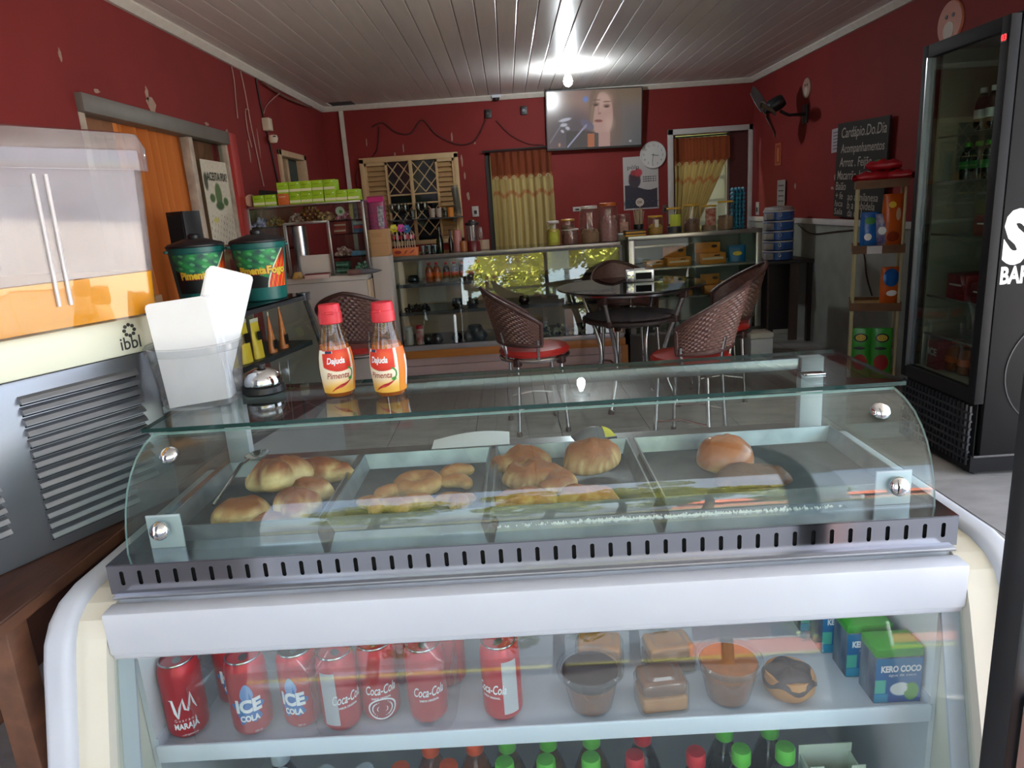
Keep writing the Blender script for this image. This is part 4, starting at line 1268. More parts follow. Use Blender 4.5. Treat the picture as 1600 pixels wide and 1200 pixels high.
# two pepper sauce bottles
m_sauce = M('orange_pepper_sauce', '#b8641c', 0.15, noise=(30, .4, '#d98a2e'))
m_redcap = M('red_flip_cap', '#cc2232', 0.4, noise=(30, .3, '#b51b2b'))
m_sgl = glass('sauce_bottle_plastic', '#f0e6da', 0.06, 0.02, haze=0.05, hazecol='#d7b48c')
SP = [(.0255, 0), (.0285, .003), (.0300, .012), (.0335, .045), (.0340, .060), (.0325, .080), (.0285, .100), (.0235, .118), (.0195, .134), (.0185, .142)]
def srad(z):
    for (r0, z0), (r1, z1) in zip(SP, SP[1:]):
        if z0 <= z <= z1: return r0 + (r1 - r0) * (z - z0) / (z1 - z0)
    return SP[-1][0]
def sauce_label(U, V):
    c = [246 - 8 * V, 226 + 10 * V, 200 + 14 * V]
    c = blend(c, (238, 176, 60), sstep(.42, .02, V) * sstep(.1, .75, U * .7 + (1 - V) * .5))
    c = blend(c, (238, 186, 80), sstep(.16, .0, V) * .9)
    # red shield
    edge = .60 + .10 * (U - .5) ** 2 * 6
    sh = sstep(edge - .01 - .12 * U, edge + .01 - .12 * U, V + .02) * sstep(.12, .16, U - .10 * (1 - V)) * sstep(.93, .89, U)
    c = blend(c, (214, 48, 28), sh)
    c = blend(c, (232, 96, 44), sh * oval(U, V, .68, .84, .22, .12, .6) * .8)
    c = blend(c, (236, 236, 236), (U > .06) * (U < .44) * (V > .925) * (V < .985))
    c = blend(c, (28, 40, 74), (U > .24) * (U < .43) * (V > .93) * (V < .98))
    # chilli
    x = U - .60; y = V - .17 - .9 * x * x * np.sign(x) - .20 * x
    ch = (1 - sstep(.030, .045, np.abs(y) + .10 * np.abs(x - .02))) * sstep(-.30, -.27, x) * sstep(.30, .26, x)
    c = blend(c, (176, 22, 30), ch)
    c = blend(c, (226, 96, 90), ch * oval(U, V, .56, .16, .16, .012, .5) * .7)
    st = oval(U, V, .86, .32, .06, .04, .2)
    c = blend(c, (58, 140, 50), st)
    d = np.abs(np.hypot((U - .80) / .13, (V - .44) / .13) - 1)
    c = blend(c, (58, 130, 48), (1 - sstep(.10, .2, d)) * (U > .80) * (V > .33))
    return c
def sauce_side(U, V):
    c = [228 + 0 * U, 108 + 40 * (1 - V), 40 + 0 * U]
    c = blend(c, (232, 236, 242), (U > .34) * (U < .86) * (V > .12) * (V < .80))
    return c
def wrap_print(name, t, fn, a0, a1, z0, z1, nu, nv, dr):
    U, V = np.meshgrid(np.linspace(0, 1, nu), np.linspace(0, 1, nv))
    c = np.clip(np.stack(fn(U, V), -1) / 255.0, 0, 1)
    c = np.where(c <= 0.04045, c / 12.92, ((c + 0.055) / 1.055) ** 2.4).reshape(-1, 3)
    g = G()
    g.grid(lambda u, v: ((srad(z0 + (z1 - z0) * v) + dr) * math.cos(a0 + (a1 - a0) * u), (srad(z0 + (z1 - z0) * v) + dr) * math.sin(a0 + (a1 - a0) * u), z0 + (z1 - z0) * v), nu, nv)
    g.cols = c
    return g.build(name, m_print, t, fix=False)
m_ink_br = M('brick_red_print', '#a5452c', 0.5)
def pepper(loc, face, label):
    t = thing('pepper_sauce_bottle', label, 'bottle', loc, face, 'pepper sauce bottles on the case')
    G().lathe(SP, 36, caps=False).build('bottle', m_sgl, t)
    Q = [(r - .0016, z + .0012) for r, z in SP if z < .101]
    G().lathe([(0, Q[0][1])] + Q + [(0, Q[-1][1])], 32, caps=False).build('sauce', m_sauce, t)
    cap = G().lathe([(.0205, .1415), (.0220, .143), (.0222, .160), (.0214, .163), (.0206, .1635), (.0200, .176), (.0188, .1785), (0, .179)], 36).build('flip_cap', m_redcap, t)
    G().cbox((.021, 0, .163), (.005, .016, .005)).build('thumb_tab', m_redcap, cap, bevel=.001)
    wrap_print('front_label', t, sauce_label, -1.12, 1.12, .010, .094, 90, 90, .0006)
    wrap_print('back_label', t, sauce_side, 1.14, 2.9, .010, .094, 30, 24, .0006)
    letters('lettering', 'Dajuda', m_ink_w, t, .0165, (0.02, .0735, lambda z: srad(z) + .0012), bold=.03, wrap=.033, shear=.2, width=.034)
    letters('lettering', 'molho de', m_ink_br, t, .005, (0.12, .0545, lambda z: srad(z) + .0012), wrap=.033, shear=.3, width=.013)
    letters('lettering', 'Pimenta', m_ink_br, t, .0165, (0.05, .0445, lambda z: srad(z) + .0012), bold=.01, wrap=.033, shear=.3, width=.042)
    return t
pb1 = ct(-.352, 1.335, zt1); pb2 = ct(-.247, 1.315, zt1)
pepper(pb1, R_(-78), 'pepper sauce bottle with red flip cap facing the viewer, nearer the bell')
pepper(pb2, R_(-112), 'pepper sauce bottle turned aside, showing its white back label')

# ================================================================== juice dispenser on the wooden table
m_wood = M('dark_brown_wood', '#4b2c20', 0.5, noise=(7, 0.7, '#2f1b14'), stretch=(6, 1, 6), bump=(20, .15))
m_wood_e = M('scuffed_wood_edge', '#6d4630', 0.55, noise=(12, 0.8, '#3f261b'), stretch=(2, 1, 2))
tb = thing('wooden_table', 'dark scuffed wooden table carrying the juice dispenser', 'table', (-.785, .925, 0), R_(-2))
bx('tabletop', m_wood, tb, -.95, .0, -.015, .90, .835, .858, bevel=.004)
bx('edge_moulding', m_wood_e, tb, -.006, .004, -.015, .90, .836, .855)
for x in (-.90, -.045):
    for y in (.01, .84):
        bx('leg', m_wood_e, tb, x, x + .042, y, y + .045, 0, .835, bevel=.003)
bx('apron', m_wood, tb, -.90, -.01, .015, .035, .74, .835)
bx('apron', m_wood, tb, -.030, -.012, .05, .84, .74, .835)
bx('apron', m_wood, tb, -.90, -.01, .86, .88, .74, .835)

DA = R_(90 - 27)                         # the front face of the machine runs along this direction
dz = .8585
dj = thing('juice_dispenser', 'juice dispenser: clear tank of orange juice over grey louvred body', 'juice dispenser', (-.724, 1.388, dz), DA)
# local: x along the face (far end at 0, near end negative), y to the machine's inside, z up
m_dbody = M('grey_painted_steel', '#86898f', 0.33, 0.7, noise=(3, .5, '#74777d'), stretch=(1, 1, 4))
m_dwhite = M('cream_plastic_band', '#e6e6cf', 0.4)
m_tank = glass('tank_plastic', '#e6e2e4', 0.06, 0.05, haze=0.24, hazecol='#b9b0b0')
m_juice = M('orange_juice', '#d8940a', 0.25, noise=(6, .3, '#c47f08'))
W, D = .62, .40
bx('body', m_dbody, dj, -W, 0, .0, D, 0.0, .315, bevel=.006)
# louvres: two columns of raised hoods with a dark slit under each
for (c0, c1, n, zt0) in ((-.265, -.045, 14, .280), (-.56, -.325, 14, .280)):
    for k in range(n):
        z = zt0 - k * .0190
        L0, L1 = c0, c1 - (.05 if k > 11 else 0)
        g = G(); g.prism([(0.001, z + .008), (-.006, z + .003), (-.0105, z - .004), (-.0105, z - .0055), (0.001, z - .0055)], L0, L1, 'x')
        g.build('louvre', m_dbody, dj, smooth=False)
        bx('slit', m_dark, dj, L0 + .002, L1 - .002, -.0012, .002, z - .0100, z - .0055)
bx('band', m_dwhite, dj, -W - .002, .002, -.006, D + .004, .315, .385, bevel=.006)
letters('lettering', 'ibbl', M('dark_grey_print', '#3c3c38', .5), dj, .034, frame_T((-.048, -.0072, .337), (1, 0, 0), (0, 0, 1)), bold=.01, width=.042)
g = G()
for k in range(8):
    a = 2 * PI * k / 8
    T = T_at((-.046 + .0105 * math.cos(a), -.0068, .362 + .0105 * math.sin(a)))
    g.lathe([(.0036, -.0005), (.0036, .0008)], 8, T=T @ Matrix.Rotation(PI / 2, 4, 'X'))
g.build('emblem', M('dark_grey_print'), dj)
def rrect(x0, x1, y0, y1, r, n=6):
    out = []
    for cx, cy, a in ((x1 - r, y1 - r, 0), (x0 + r, y1 - r, 90), (x0 + r, y0 + r, 180), (x1 - r, y0 + r, 270)):
        for k in range(n + 1):
            t = R_(a + 90 * k / n)
            out.append((cx + r * math.cos(t), cy + r * math.sin(t)))
    return out
def loft(g, rings):
    n = len(rings[0][0])
    vs = [(p[0], p[1], z) for ring, z in rings for p in ring]
    fs = []
    for j in range(len(rings) - 1):
        for i in range(n):
            k = (i + 1) % n
            fs.append((j * n + i, j * n + k, (j + 1) * n + k, (j + 1) * n + i))
    return g.add(vs, fs)
ox0, ox1 = -W + .01, .022
m_tank2 = glass('tank_plastic_wet', '#fbf6ec', 0.05, 0.02, haze=0.02, hazecol='#d9b878')
def ring_at(z, inset=0.0):
    f = (z - .41) / .245
    return (rrect(ox0 + .03 - .02 * f + inset, ox1 - .014 + .010 * f - inset, -.048 - .016 * f + inset, D - .02 + .02 * f - inset, .03 + .005 * f), z)
g = G(); loft(g, [ring_at(.472), ring_at(.655)]); loft(g, [ring_at(.655, .003), ring_at(.472, .003)])
g.build('tank', m_tank, dj)
g = G(); loft(g, [ring_at(.388), ring_at(.472)])
g.build('tank_foot', m_tank2, dj)
g = G()
loft(g, [(rrect(ox0 + .0, ox1 + .006, -.074, D + .01, .04), .652), (rrect(ox0 - .002, ox1 + .008, -.076, D + .012, .042), .690), (rrect(ox0 + .006, ox1 + .0, -.068, D + .004, .042), .716), (rrect(ox0 + .03, ox1 - .024, -.044, D - .02, .04), .722)])
g.add([(p[0], p[1], .722) for p in rrect(ox0 + .03, ox1 - .024, -.044, D - .02, .04)], [tuple(range(28))])
g.build('tank_lid', m_tank, dj)
g = G()
r0 = ring_at(.3925, .002)[0]; r1 = ring_at(.470, .002)[0]
loft(g, [(r0, .3925), (r1, .470)])
n = len(r0)
g.f.append(tuple(range(n))[::-1]); g.f.append(tuple(range(n, 2 * n))); g.mi += [0, 0]
g.build('juice', m_juice, dj)
# ribs moulded into the front of the tank
for x in (-.175, -.195):
    g = G(); g.tube([(x, -.0635, .645), (x + .004, -.050, .43)], .0035, 8)
    g.build('rib', M('clear_rib', '#cfc9cb', .1, spec=.8), dj)
G().lathe([(.06, .39), (.06, .62), (.05, .63), (0, .63)], 24, c=(-.42, .17, 0)).build('cooling_column', M('frosted_column', '#d9d9da', .4), dj)

# ================================================================== left glass showcase with the two chilled bins
CU = math.atan2(.977, .212)
sc_ = thing('glass_showcase', 'low glass showcase along the left wall with snack cones inside', 'showcase', (-1.00, 3.46, 0), CU)
# local: x along the front (far end 0, near end negative), y towards the wall, z up; front glass leans outwards towards the bottom
m_dkalu = M('dark_bronze_aluminium', '#3c3d40', 0.4, .6, noise=(20, .4, '#55565a'))
m_scback = M('grey_laminate', '#d0cac3', .5, noise=(4, .3, '#beb7af'))
Ls, Ds = 1.55, .52
bx('base', M('grey_showcase_base', (.17, .165, .165), .5, noise=(4, .4, (.13, .125, .125))), sc_, -Ls, 0, -.10, Ds, 0, .56)
bx('base_rim', m_dkalu, sc_, -Ls, .005, -.115, Ds, .56, .60, bevel=.003)
bx('deck', M('dark_deck', '#4b4c50', .3), sc_, -Ls + .01, -.01, -.10, Ds - .02, .60, .605)
g = G(); g.add([(-Ls, .0, 1.045), (0, .0, 1.045), (0, -.105, .60), (-Ls, -.105, .60), (-Ls, .006, 1.045), (0, .006, 1.045), (0, -.099, .60), (-Ls, -.099, .60)],
               [(0, 1, 2, 3), (7, 6, 5, 4), (0, 4, 5, 1), (1, 5, 6, 2), (2, 6, 7, 3), (3, 7, 4, 0)])
g.build('front_glass', m_clear, sc_, smooth=False)
g = G(); g.prism([(.0, 1.045), (-.100, .60), (Ds - .03, .60), (Ds - .03, 1.045)], -.006, 0, 'x')
g.build('end_glass', m_clear, sc_, smooth=False)
bx('glass_top', glass('smoked_top_glass', '#a3aaab', .05), sc_, -Ls, .01, -.006, Ds, 1.055, 1.063)
bx('top_rail', m_dkalu, sc_, -Ls, .01, -.008, .022, 1.035, 1.055, bevel=.003)
bx('corner_cap', m_alu, sc_, -.045, .012, -.012, .03, 1.03, 1.067, bevel=.003)
for x in (-.02, -.80):
    g = G(); g.tube([(x, .008, 1.04), (x, -.095, .605)], .010, 6); g.build('corner_post', m_dkalu, sc_)
    bx('rear_post', m_dkalu, sc_, x - .012, x + .012, Ds - .03, Ds - .005, .60, 1.05)
bx('shelf', m_dkalu, sc_, -Ls + .02, -.05, -.02, Ds - .06, .815, .838)
bx('rear_panel', m_scback, sc_, -Ls, 0, Ds - .012, Ds, .60, 1.045)
m_cone = {'o': M('orange_snack_print', '#c8652a', .45, noise=(40, .5, '#e08a3c')), 'y': M('yellow_snack_print', '#e0b32c', .45, noise=(40, .4, '#efd052'))}
m_coneL = M('black_snack_label', '#16130f', .4)
def cone_pack(x, y, col, w, h, rz, label):
    t = thing('snack_packet', label, 'packet', (0, 0, 0), 0, 'snack packets in the low showcase')
    M_ = sc_.matrix_basis
    t.matrix_basis = Matrix.Translation(sc_.location) @ Matrix.Rotation(CU, 4, 'Z') @ Matrix.Translation((x, y, .8385)) @ Matrix.Rotation(rz, 4, 'Z')
    g = G(); g.grid(lambda u, v: (w * (.5 - .42 * v if w < .055 else .5 - .06 * v) * math.cos(2 * PI * u), .018 * (1 - v) ** .6 * math.sin(2 * PI * u), h * v), 18, 10, True)
    g.build('pouch', m_cone[col], t)
    G().cbox((0, -.0, h * 1.03), (w * .9 if w > .055 else w * .18, .003, h * .10)).build('seal', M('clear_pouch_seal', '#d9cdb4', .3), t)
    T = frame_T((0, -.0195, h * (.62 if w > .055 else .22)), (1, 0, 0), (0, 0, 1))
    g = G(); g.add([T @ Vector((a * w * .26, b * h * .12, 0)) for a, b in ((-1, -1), (1, -1), (1, 1), (-1, 1))], [(0, 1, 2, 3)])
    g.build('label', m_coneL, t, smooth=False, solid=.0008)
    return t
for x, y, c, w, h, lab in ((-.86, .02, 'o', .05, .15, 'orange snack cone at the near end of the showcase shelf'), (-.76, .02, 'o', .07, .15, 'orange snack bag, second from the near end of the shelf'),
                           (-.66, .02, 'y', .08, .17, 'yellow snack bag with a black label, nearer one'), (-.555, .02, 'y', .08, .17, 'yellow snack bag with a black label, middle one'),
                           (-.46, .02, 'y', .07, .16, 'yellow snack bag with a black label, farther one'), (-.345, .02, 'o', .052, .17, 'orange snack cone, the nearer of the pair at the far end'),
                           (-.245, .02, 'o', .052, .19, 'orange snack cone, last at the far end of the shelf')):
    cone_pack(x, y, c, w, h, 0, lab)
def in_case(x, y, z): 
    return Matrix.Translation(sc_.location) @ Matrix.Rotation(CU, 4, 'Z') @ Vector((x, y, z))
gp = thing('lollipop_tray', 'tray of green wrapped sweets on sticks in the bottom of the showcase', 'sweets', in_case(-.28, .06, .6055), CU)
G().box(-.14, .12, -.06, .06, 0, .018).build('tray', m_black, gp, bevel=.003)
for k, (x, y) in enumerate(((-.10, 0), (-.06, .02), (-.03, -.02), (.03, .0), (.06, .02), (.09, -.01))):
    up = k >= 3
    G().lathe([(0, .018), (.014, .02), (.018, .034), (.012, .046), (0, .050)], 10, c=(x, y, 0)).build('sweet', M('green_foil', '#1f8a52', .3, .3), gp)
    if up: G().tube([(x, y, .045), (x + .01, y, .16)], .003, 6).build('stick', m_chrome, gp)

m_teal = M('teal_plastic', '#17625c', .38, noise=(5, .3, '#125049'))
m_binlid = M('black_bin_lid', '#17181b', .4, noise=(10, .3, '#24262a'))
def bin_print(U, V):
    rr = np.random.RandomState(7)
    c = [20 + 30 * V, 122 + 40 * np.sin(U * 19 + 2 * np.sin(V * 9)) * np.cos(V * 13), 62 + 20 * V]
    c = blend(c, (110, 205, 130), (np.sin(U * 23 + V * 17) * np.cos(V * 21 - U * 9) > .55) * .7)
    c = blend(c, (12, 20, 18), (V < .62 - .6 * U) * 1.0)
    arc = U - (.60 + .34 * V ** 1.6)
    fl = sstep(.0, .01, arc)
    f = [178 + 70 * np.abs(np.sin(U * 47 + 9 * V)), 40 + 90 * np.abs(np.sin(U * 31 - 7 * V)) ** 3, 18 + 0 * U]
    c = [a * (1 - fl) + b * fl for a, b in zip(c, f)]
    c = blend(c, (70, 20, 26), fl * sstep(.6, .95, V) * .8)
    c = blend(c, (215, 226, 196), (1 - sstep(.010, .018, np.abs(arc))))
    return c
def chill_bin(loc, face, label):
    t = thing('chilled_bin', label, 'bin', loc, face, 'green lidded bins on the showcase')
    RB = lambda z: .098 + .022 * z / .262
    G().lathe([(.094, 0), (.0985, .004), (RB(.05), .05), (RB(.055) , .055), (RB(.235), .235), (.1205, .237), (.121, .259), (.117, .260), (.095, .012), (0, .012)], 44, caps=False).build('body', m_teal, t)
    G().lathe([(.1205, .258), (.1255, .262), (.1245, .268), (.114, .276), (.070, .288), (.045, .296), (.040, .296), (0, .292)], 44).build('lid', m_binlid, t)
    G().lathe([(.026, .292), (.028, .310), (.020, .318), (0, .318)], 20).build('knob', m_binlid, t)
    for s_ in (-1, 1):
        G().cbox((0, s_ * .124, .245), (.05, .018, .012)).build('handle', m_teal, t, bevel=.003)
    nu, nv = 120, 60
    U, V = np.meshgrid(np.linspace(0, 1, nu), np.linspace(0, 1, nv))
    c = np.clip(np.stack(bin_print(U, V), -1) / 255.0, 0, 1)
    c = np.where(c <= 0.04045, c / 12.92, ((c + 0.055) / 1.055) ** 2.4).reshape(-1, 3)
    g = G()
    a0, a1 = -1.15, 1.15
    g.grid(lambda u, v: ((RB(.06 + .17 * v) + .0012) * math.cos(a0 + (a1 - a0) * u), (RB(.06 + .17 * v) + .0012) * math.sin(a0 + (a1 - a0) * u), .06 + .17 * v), nu, nv)
    g.cols = c
    g.build('print', m_print, t, fix=False)
    letters('lettering', 'Pimenta', M('yellow_print', '#e2c13a', .5), t, .044, (-.36, .137, lambda z: RB(z) + .0032), bold=.05, wrap=.107, width=.118)
    letters('lettering', 'Fogo', M('yellow_print'), t, .046, (.64, .137, lambda z: RB(z) + .0032), bold=.05, wrap=.107, width=.090)
    letters('lettering', 'Pimenta', m_ink_r, t, .045, (-.36, .1355, lambda z: RB(z) + .0024), bold=.09, wrap=.107, width=.123)
    letters('lettering', 'Fogo', m_ink_r, t, .047, (.64, .1355, lambda z: RB(z) + .0024), bold=.09, wrap=.107, width=.095)
    return t
chill_bin((-1.150, 3.30, 1.0635), R_(-72), 'green lidded bin printed Pimenta Fogo, the one away from the curtain')
chill_bin((-1.408, 3.235, 1.0635), R_(-58), 'green lidded bin half hidden by the napkins, nearer the curtain')
# cardboard box and black speaker by the curtain
cbx = thing('cardboard_box', 'brown cardboard box with blue print beside the juice tank', 'box', (-1.50, 2.85, 1.0635), R_(12))
bx('carton', M('brown_cardboard', '#8a6a50', .8, noise=(10, .3, '#7a5c44')), cbx, -.11, .07, -.06, .06, 0, .085, bevel=.002)
bx('print_band', M('blue_card_print', '#27406e', .6), cbx, -.105, .065, -.0615, -.060, .012, .040)
bx('flap', M('brown_cardboard'), cbx, -.11, .07, -.065, .0, .0852, .088)
spk = thing('speaker_box', 'tall black loudspeaker in front of the orange curtain', 'speaker', (-1.80, 4.05, 0), R_(-24))
bx('cabinet', m_black, spk, -.065, .065, -.06, .06, 1.00, 1.50, bevel=.004)
bx('grille', M('black_cloth', '#0e0e10', .9), spk, -.055, .055, -.065, -.06, 1.02, 1.48)
bx('stand', m_black, spk, -.07, .07, -.065, .065, .0, 1.0)
# ================================================================== back counters
m_beige = M('beige_laminate', '#d6bb9c', .6, noise=(4, .3, '#c4a988'))
m_paleb = M('pale_laminate', '#dbd3c7', .6, noise=(4, .3, '#cac2b6'))
m_dkshelf = M('dark_glass_shelf', '#3c3e42', .2, noise=(8, .4, '#4c4e54'))
m_smk = glass('smoked_shelf_glass', '#9da1a2', .06)
m_owood = M('orange_varnished_wood', '#b9793a', .4, noise=(8, .5, '#a2652a'), stretch=(.5, 3, 6))
m_kick = M('pinkish_board', '#b9a3a0', .5, noise=(5, .5, '#a48d8b'))
m_gal = M('grey_frame_aluminium', '#8b8983', .38, .8, noise=(14, .4, '#6f6d68'))
m_refl = glass('counter_front_glass', '#f4f8f6', .075)
ca = thing('glass_counter', 'long glass counter with dark shelves and bottles, tree mirrored in its front', 'counter', (-.035, 5.86, 0))
# local y: 0 at the front; the front pane leans back towards the top
wA = .945
bx('top', glass('counter_top_glass', '#dfe6e4', .05), ca, -wA, wA, .0, .56, 1.062, 1.072)
bx('top_edge', m_gal, ca, -wA, wA, -.014, .0, 1.045, 1.073, bevel=.003)
bx('top_edge', m_gal, ca, -wA, wA, .545, .56, 1.045, 1.062)
bx('top_rail', m_dkalu, ca, -wA, wA, -.016, .012, 1.030, 1.046)
bx('rear_panel', m_beige, ca, -wA, wA, .54, .56, .27, 1.045)
bx('rear_sheet', m_paleb, ca, -.80, -.38, .532, .54, .85, 1.04)
bx('rear_sheet', m_paleb, ca, -.80, -.56, .532, .54, .62, .80)
for z, d0 in ((.815, .0), (.585, -.02)):
    bx('shelf', m_smk, ca, -wA + .02, wA - .02, d0 + .022, .53, z + .012, z + .022)
    bx('shelf_rail', m_dkshelf, ca, -wA + .02, wA - .02, d0 + .004, d0 + .022, z - .004, z + .024)
bx('deck', m_dkshelf, ca, -wA + .01, wA - .01, -.055, .53, .315, .335)
bx('front_sill', M('grey_sill', '#9c9da2', .35, .3), ca, -wA, wA, -.082, -.045, .292, .335, bevel=.003)
bx('wood_strip', m_owood, ca, -wA - .01, wA + .01, -.082, -.05, .225, .292, bevel=.002)
for k, (z0, z1) in enumerate(((.0, .075), (.079, .155), (.159, .222))):
    bx('kick_board', m_kick, ca, -wA, wA, -.06, -.045, z0, z1, bevel=.002)
for sx in (-1, 1):
    g = G(); g.prism([(-.008, 1.045), (.014, 1.045), (-.050, .315), (-.076, .315)], sx * wA - .012, sx * wA + .012, 'x')
    g.build('front_post', m_dkalu, ca, smooth=False)
    bx('side_panel', m_beige, ca, sx * (wA - .004) - .006, sx * (wA - .004) + .006, .0, .55, .225, 1.045)
bx('inner_post', m_beige, ca, -wA + .055, -wA + .10, .03, .06, .335, 1.04)
bx('inner_post', m_beige, ca, .30, .345, .42, .45, .335, 1.04)
bx('wood_leg', m_owood, ca, wA - .02, wA + .03, -.075, -.03, 0, .225)
g = G(); g.add([(x, y, z) for x in (-wA + .012, wA - .012) for (y, z) in ((-.006, 1.042), (0.0, 1.042), (-.062, .338), (-.068, .338))],
               [(0, 1, 5, 4), (1, 2, 6, 5), (2, 3, 7, 6), (3, 0, 4, 7), (0, 3, 2, 1), (4, 5, 6, 7)])
g.build('front_pane', m_refl, ca, smooth=False)
# goods in it
def A(x, y, z): return (x, 5.86 + y, z)
for k, (x, lab) in enumerate(((-.70, 'small orange soda bottle in the glass counter, the left one'), (-.635, 'small orange soda bottle in the glass counter, the right one'))):
    soda(x + .02, 0, m_oran, 'r', 'o', lab, .165, .034, name='soda_bottle', group='small bottles in the glass counter').location = A(x + .02, .10, .837)
for k in range(5):
    soda(0, 0, m_cola, 'r', 'r', ('small cola bottle in the glass counter, %s of its row' % ('first', 'second', 'third', 'fourth', 'fifth')[k]), .160, .030, name='soda_bottle', group='small bottles in the glass counter').location = A(-.535 + k * .066, .10, .837)
m_glob = glass('dark_glass_bowl', '#30343a', .08, .03)
m_glob2 = glass('clear_glass_bowl', '#aeb9b6', .08, .03)
def bowl(x, y, z, r, dark, label, group):
    t = thing('glass_bowl', label, 'bowl', A(x, y, z), 0, group)
    G().lathe([(0, 0), (r * .6, 0), (r * .95, r * .35), (r, r * .75), (r * .8, r * 1.25), (r * .7, r * 1.35), (r * .66, r * 1.33), (r * .93, r * .75), (r * .88, r * .38), (r * .55, .004), (0, .004)], 24, caps=False).build('bowl', m_glob if dark else m_glob2, t)
    return t
bowl(-.815, .08, .837, .050, True, 'dark glass bowl beside the orange sodas in the glass counter', None)
m_wsweet = M('black_sweet_wrap', '#0e0e10', .25, noise=(60, .5, '#33363a'))
rr = random.Random(2)
def sweets_heap(name, label, x, y, z, w, d, h, n, mat, r, seed, mats2=None):
    rr = random.Random(seed)
    t = thing(name, label, 'sweets', (x, y, z))
    for q, mm in enumerate([mat] + (mats2 or [])):
        g = G()
        for k in range(n // (1 + len(mats2 or []))):
            a = rr.uniform(-1, 1); b = rr.uniform(-1, 1)
            hh = h * max(.05, 1 - a * a * .8) * rr.uniform(.1, 1)
            T = T_at((a * w / 2, b * d / 2, max(r * .8, hh)), rz=rr.uniform(0, 6), rx=rr.uniform(0, 3))
            g.lathe([(0, -r), (r * .75, -r * .6), (r, 0), (r * .75, r * .6), (0, r)], 7, T=T)
        g.build('sweets' if q == 0 else 'wrapped_sweets', mm, t)['kind'] = 'stuff'
    return t
for x, lab in ((-.87, 'left heap of black wrapped sweets in the glass counter'), (-.80, 'middle heap of black wrapped sweets in the glass counter'), (-.73, 'right heap of black wrapped sweets in the glass counter')):
    sweets_heap('sweet_heap', lab, x - .005, A(0, .06, 0)[1], .607, .075, .08, .055, 46, m_wsweet, .011, int(-x * 100))
for x, y, r, dk, lab in ((-.74, .02, .050, False, 'glass bowl low in the counter, nearest the left post'), (-.655, -.01, .056, True, 'dark glass bowl low in the counter, next to the white jar'), (-.49, .03, .048, False, 'clear round bowl low in the counter, first of the row'),
                         (-.385, .02, .052, False, 'clear round bowl low in the counter, second of the row'), (-.285, .03, .055, False, 'clear round bowl low in the counter, third of the row'), (-.34, .20, .075, False, 'large clear bowl behind the row of bowls')):
    bowl(x, y, .3355, r, dk, lab, 'glass bowls low in the counter')
def jarlet(x, y, z, r, h, body, cap, label, cat='jar', name='small_jar', group=None):
    t = thing(name, label, cat, (x, y, z), 0, group)
    G().lathe([(0, 0), (r * .9, 0), (r, .006), (r, h * .72), (r * .8, h * .82), (r * .74, h * .86)], 18).build('body', body, t)
    G().lathe([(r * .82, h * .82), (r * .86, h * .84), (r * .86, h * .98), (r * .7, h), (0, h)], 18).build('lid', cap, t)
    return t
jarlet(-.885, A(0, .0, 0)[1], .3355, .034, .155, M('whitish_jar', '#c9c6c0', .3), m_cap['w'], 'whitish jar low at the left end of the glass counter')
jarlet(-.795, A(0, .0, 0)[1], .3355, .034, .160, M('redwhite_jar', '#b8332f', .3, noise=(25, .9, '#e1dcd4')), m_cap['r'], 'red and white jar low at the left end of the glass counter')
for k, (x, lab) in enumerate(((-.46, 'dusty clear bowl on the middle shelf, left'), (-.34, 'dusty clear bowl on the middle shelf, right'))):
    bowl(x, .12, .607, .058, False, lab, 'clear bowls on the middle shelf')
bowl(.10, .10, .607, .048, True, 'dark green glass ball on the middle shelf behind the tree reflection', None)
for x, lab in ((.25, 'left dark sweet heap low behind the wicker chair'), (.40, 'middle dark sweet heap low behind the wicker chair'), (.56, 'right dark sweet heap low behind the table')):
    sweets_heap('sweet_heap', lab, x, A(0, .02, 0)[1], .3355, .14, .10, .09, 50, m_wsweet, .013, int(x * 90), [M('pale_sweet_wrap', '#b9c49a', .3)])

# ---- second counter: aluminium framed, chocolates inside
cb_ = thing('glass_counter', 'short aluminium framed glass counter stacked with orange chocolate boxes', 'counter', (1.515, 5.83, 0))
wB = .545
m_alf = M('frame_aluminium', '#a3a39f', .3, .85, noise=(14, .3, '#8a8985'))
bx('top', glass('counter_top_glass'), cb_, -wB, wB, .0, .56, 1.098, 1.108)
bx('top_edge', m_alf, cb_, -wB, wB, -.012, .0, 1.075, 1.109, bevel=.003)
bx('top_edge', m_alf, cb_, -wB, wB, .545, .56, 1.075, 1.098)
for x in (-wB + .028, wB - .022):
    bx('front_post', m_alf, cb_, x - .024, x + .024, -.004, .03, .30, 1.075, bevel=.002)
bx('rear_panel', M('grey_rear', '#8b8d88', .5), cb_, -wB, wB, .54, .56, .1, 1.08)
bx('side_panel', M('green_tint_panel', '#6c7668', .4), cb_, wB - .012, wB, .03, .55, .1, 1.08)
bx('side_panel', M('green_tint_panel'), cb_, -wB, -wB + .012, .03, .55, .1, 1.08)
bx('shelf', m_alf, cb_, -wB + .01, wB - .01, .015, .53, .822, .838)
bx('shelf', m_dkshelf, cb_, -wB + .01, wB - .01, .015, .53, .575, .592)
bx('deck', m_dkshelf, cb_, -wB, wB, -.004, .55, .285, .305)
bx('base', M('dark_base', '#4d4b4a', .6, noise=(4, .4, '#3c3a39')), cb_, -wB, wB, .02, .55, 0, .285)
bx('front_pane', glass('low_gloss_glass', '#f4f8f6', .018), cb_, -wB + .052, wB - .046, .004, .009, .31, 1.07)
bx('inner_rail', m_alf, cb_, -wB + .07, .10, .40, .42, .985, 1.0)
m_choco = M('orange_chocolate_box', '#d48c38', .5, noise=(30, .5, '#b87428'))
m_chocb = M('brown_print', '#4a2a14', .5)
m_wr = M('white_wafer_strip', '#d8cbb4', .5)
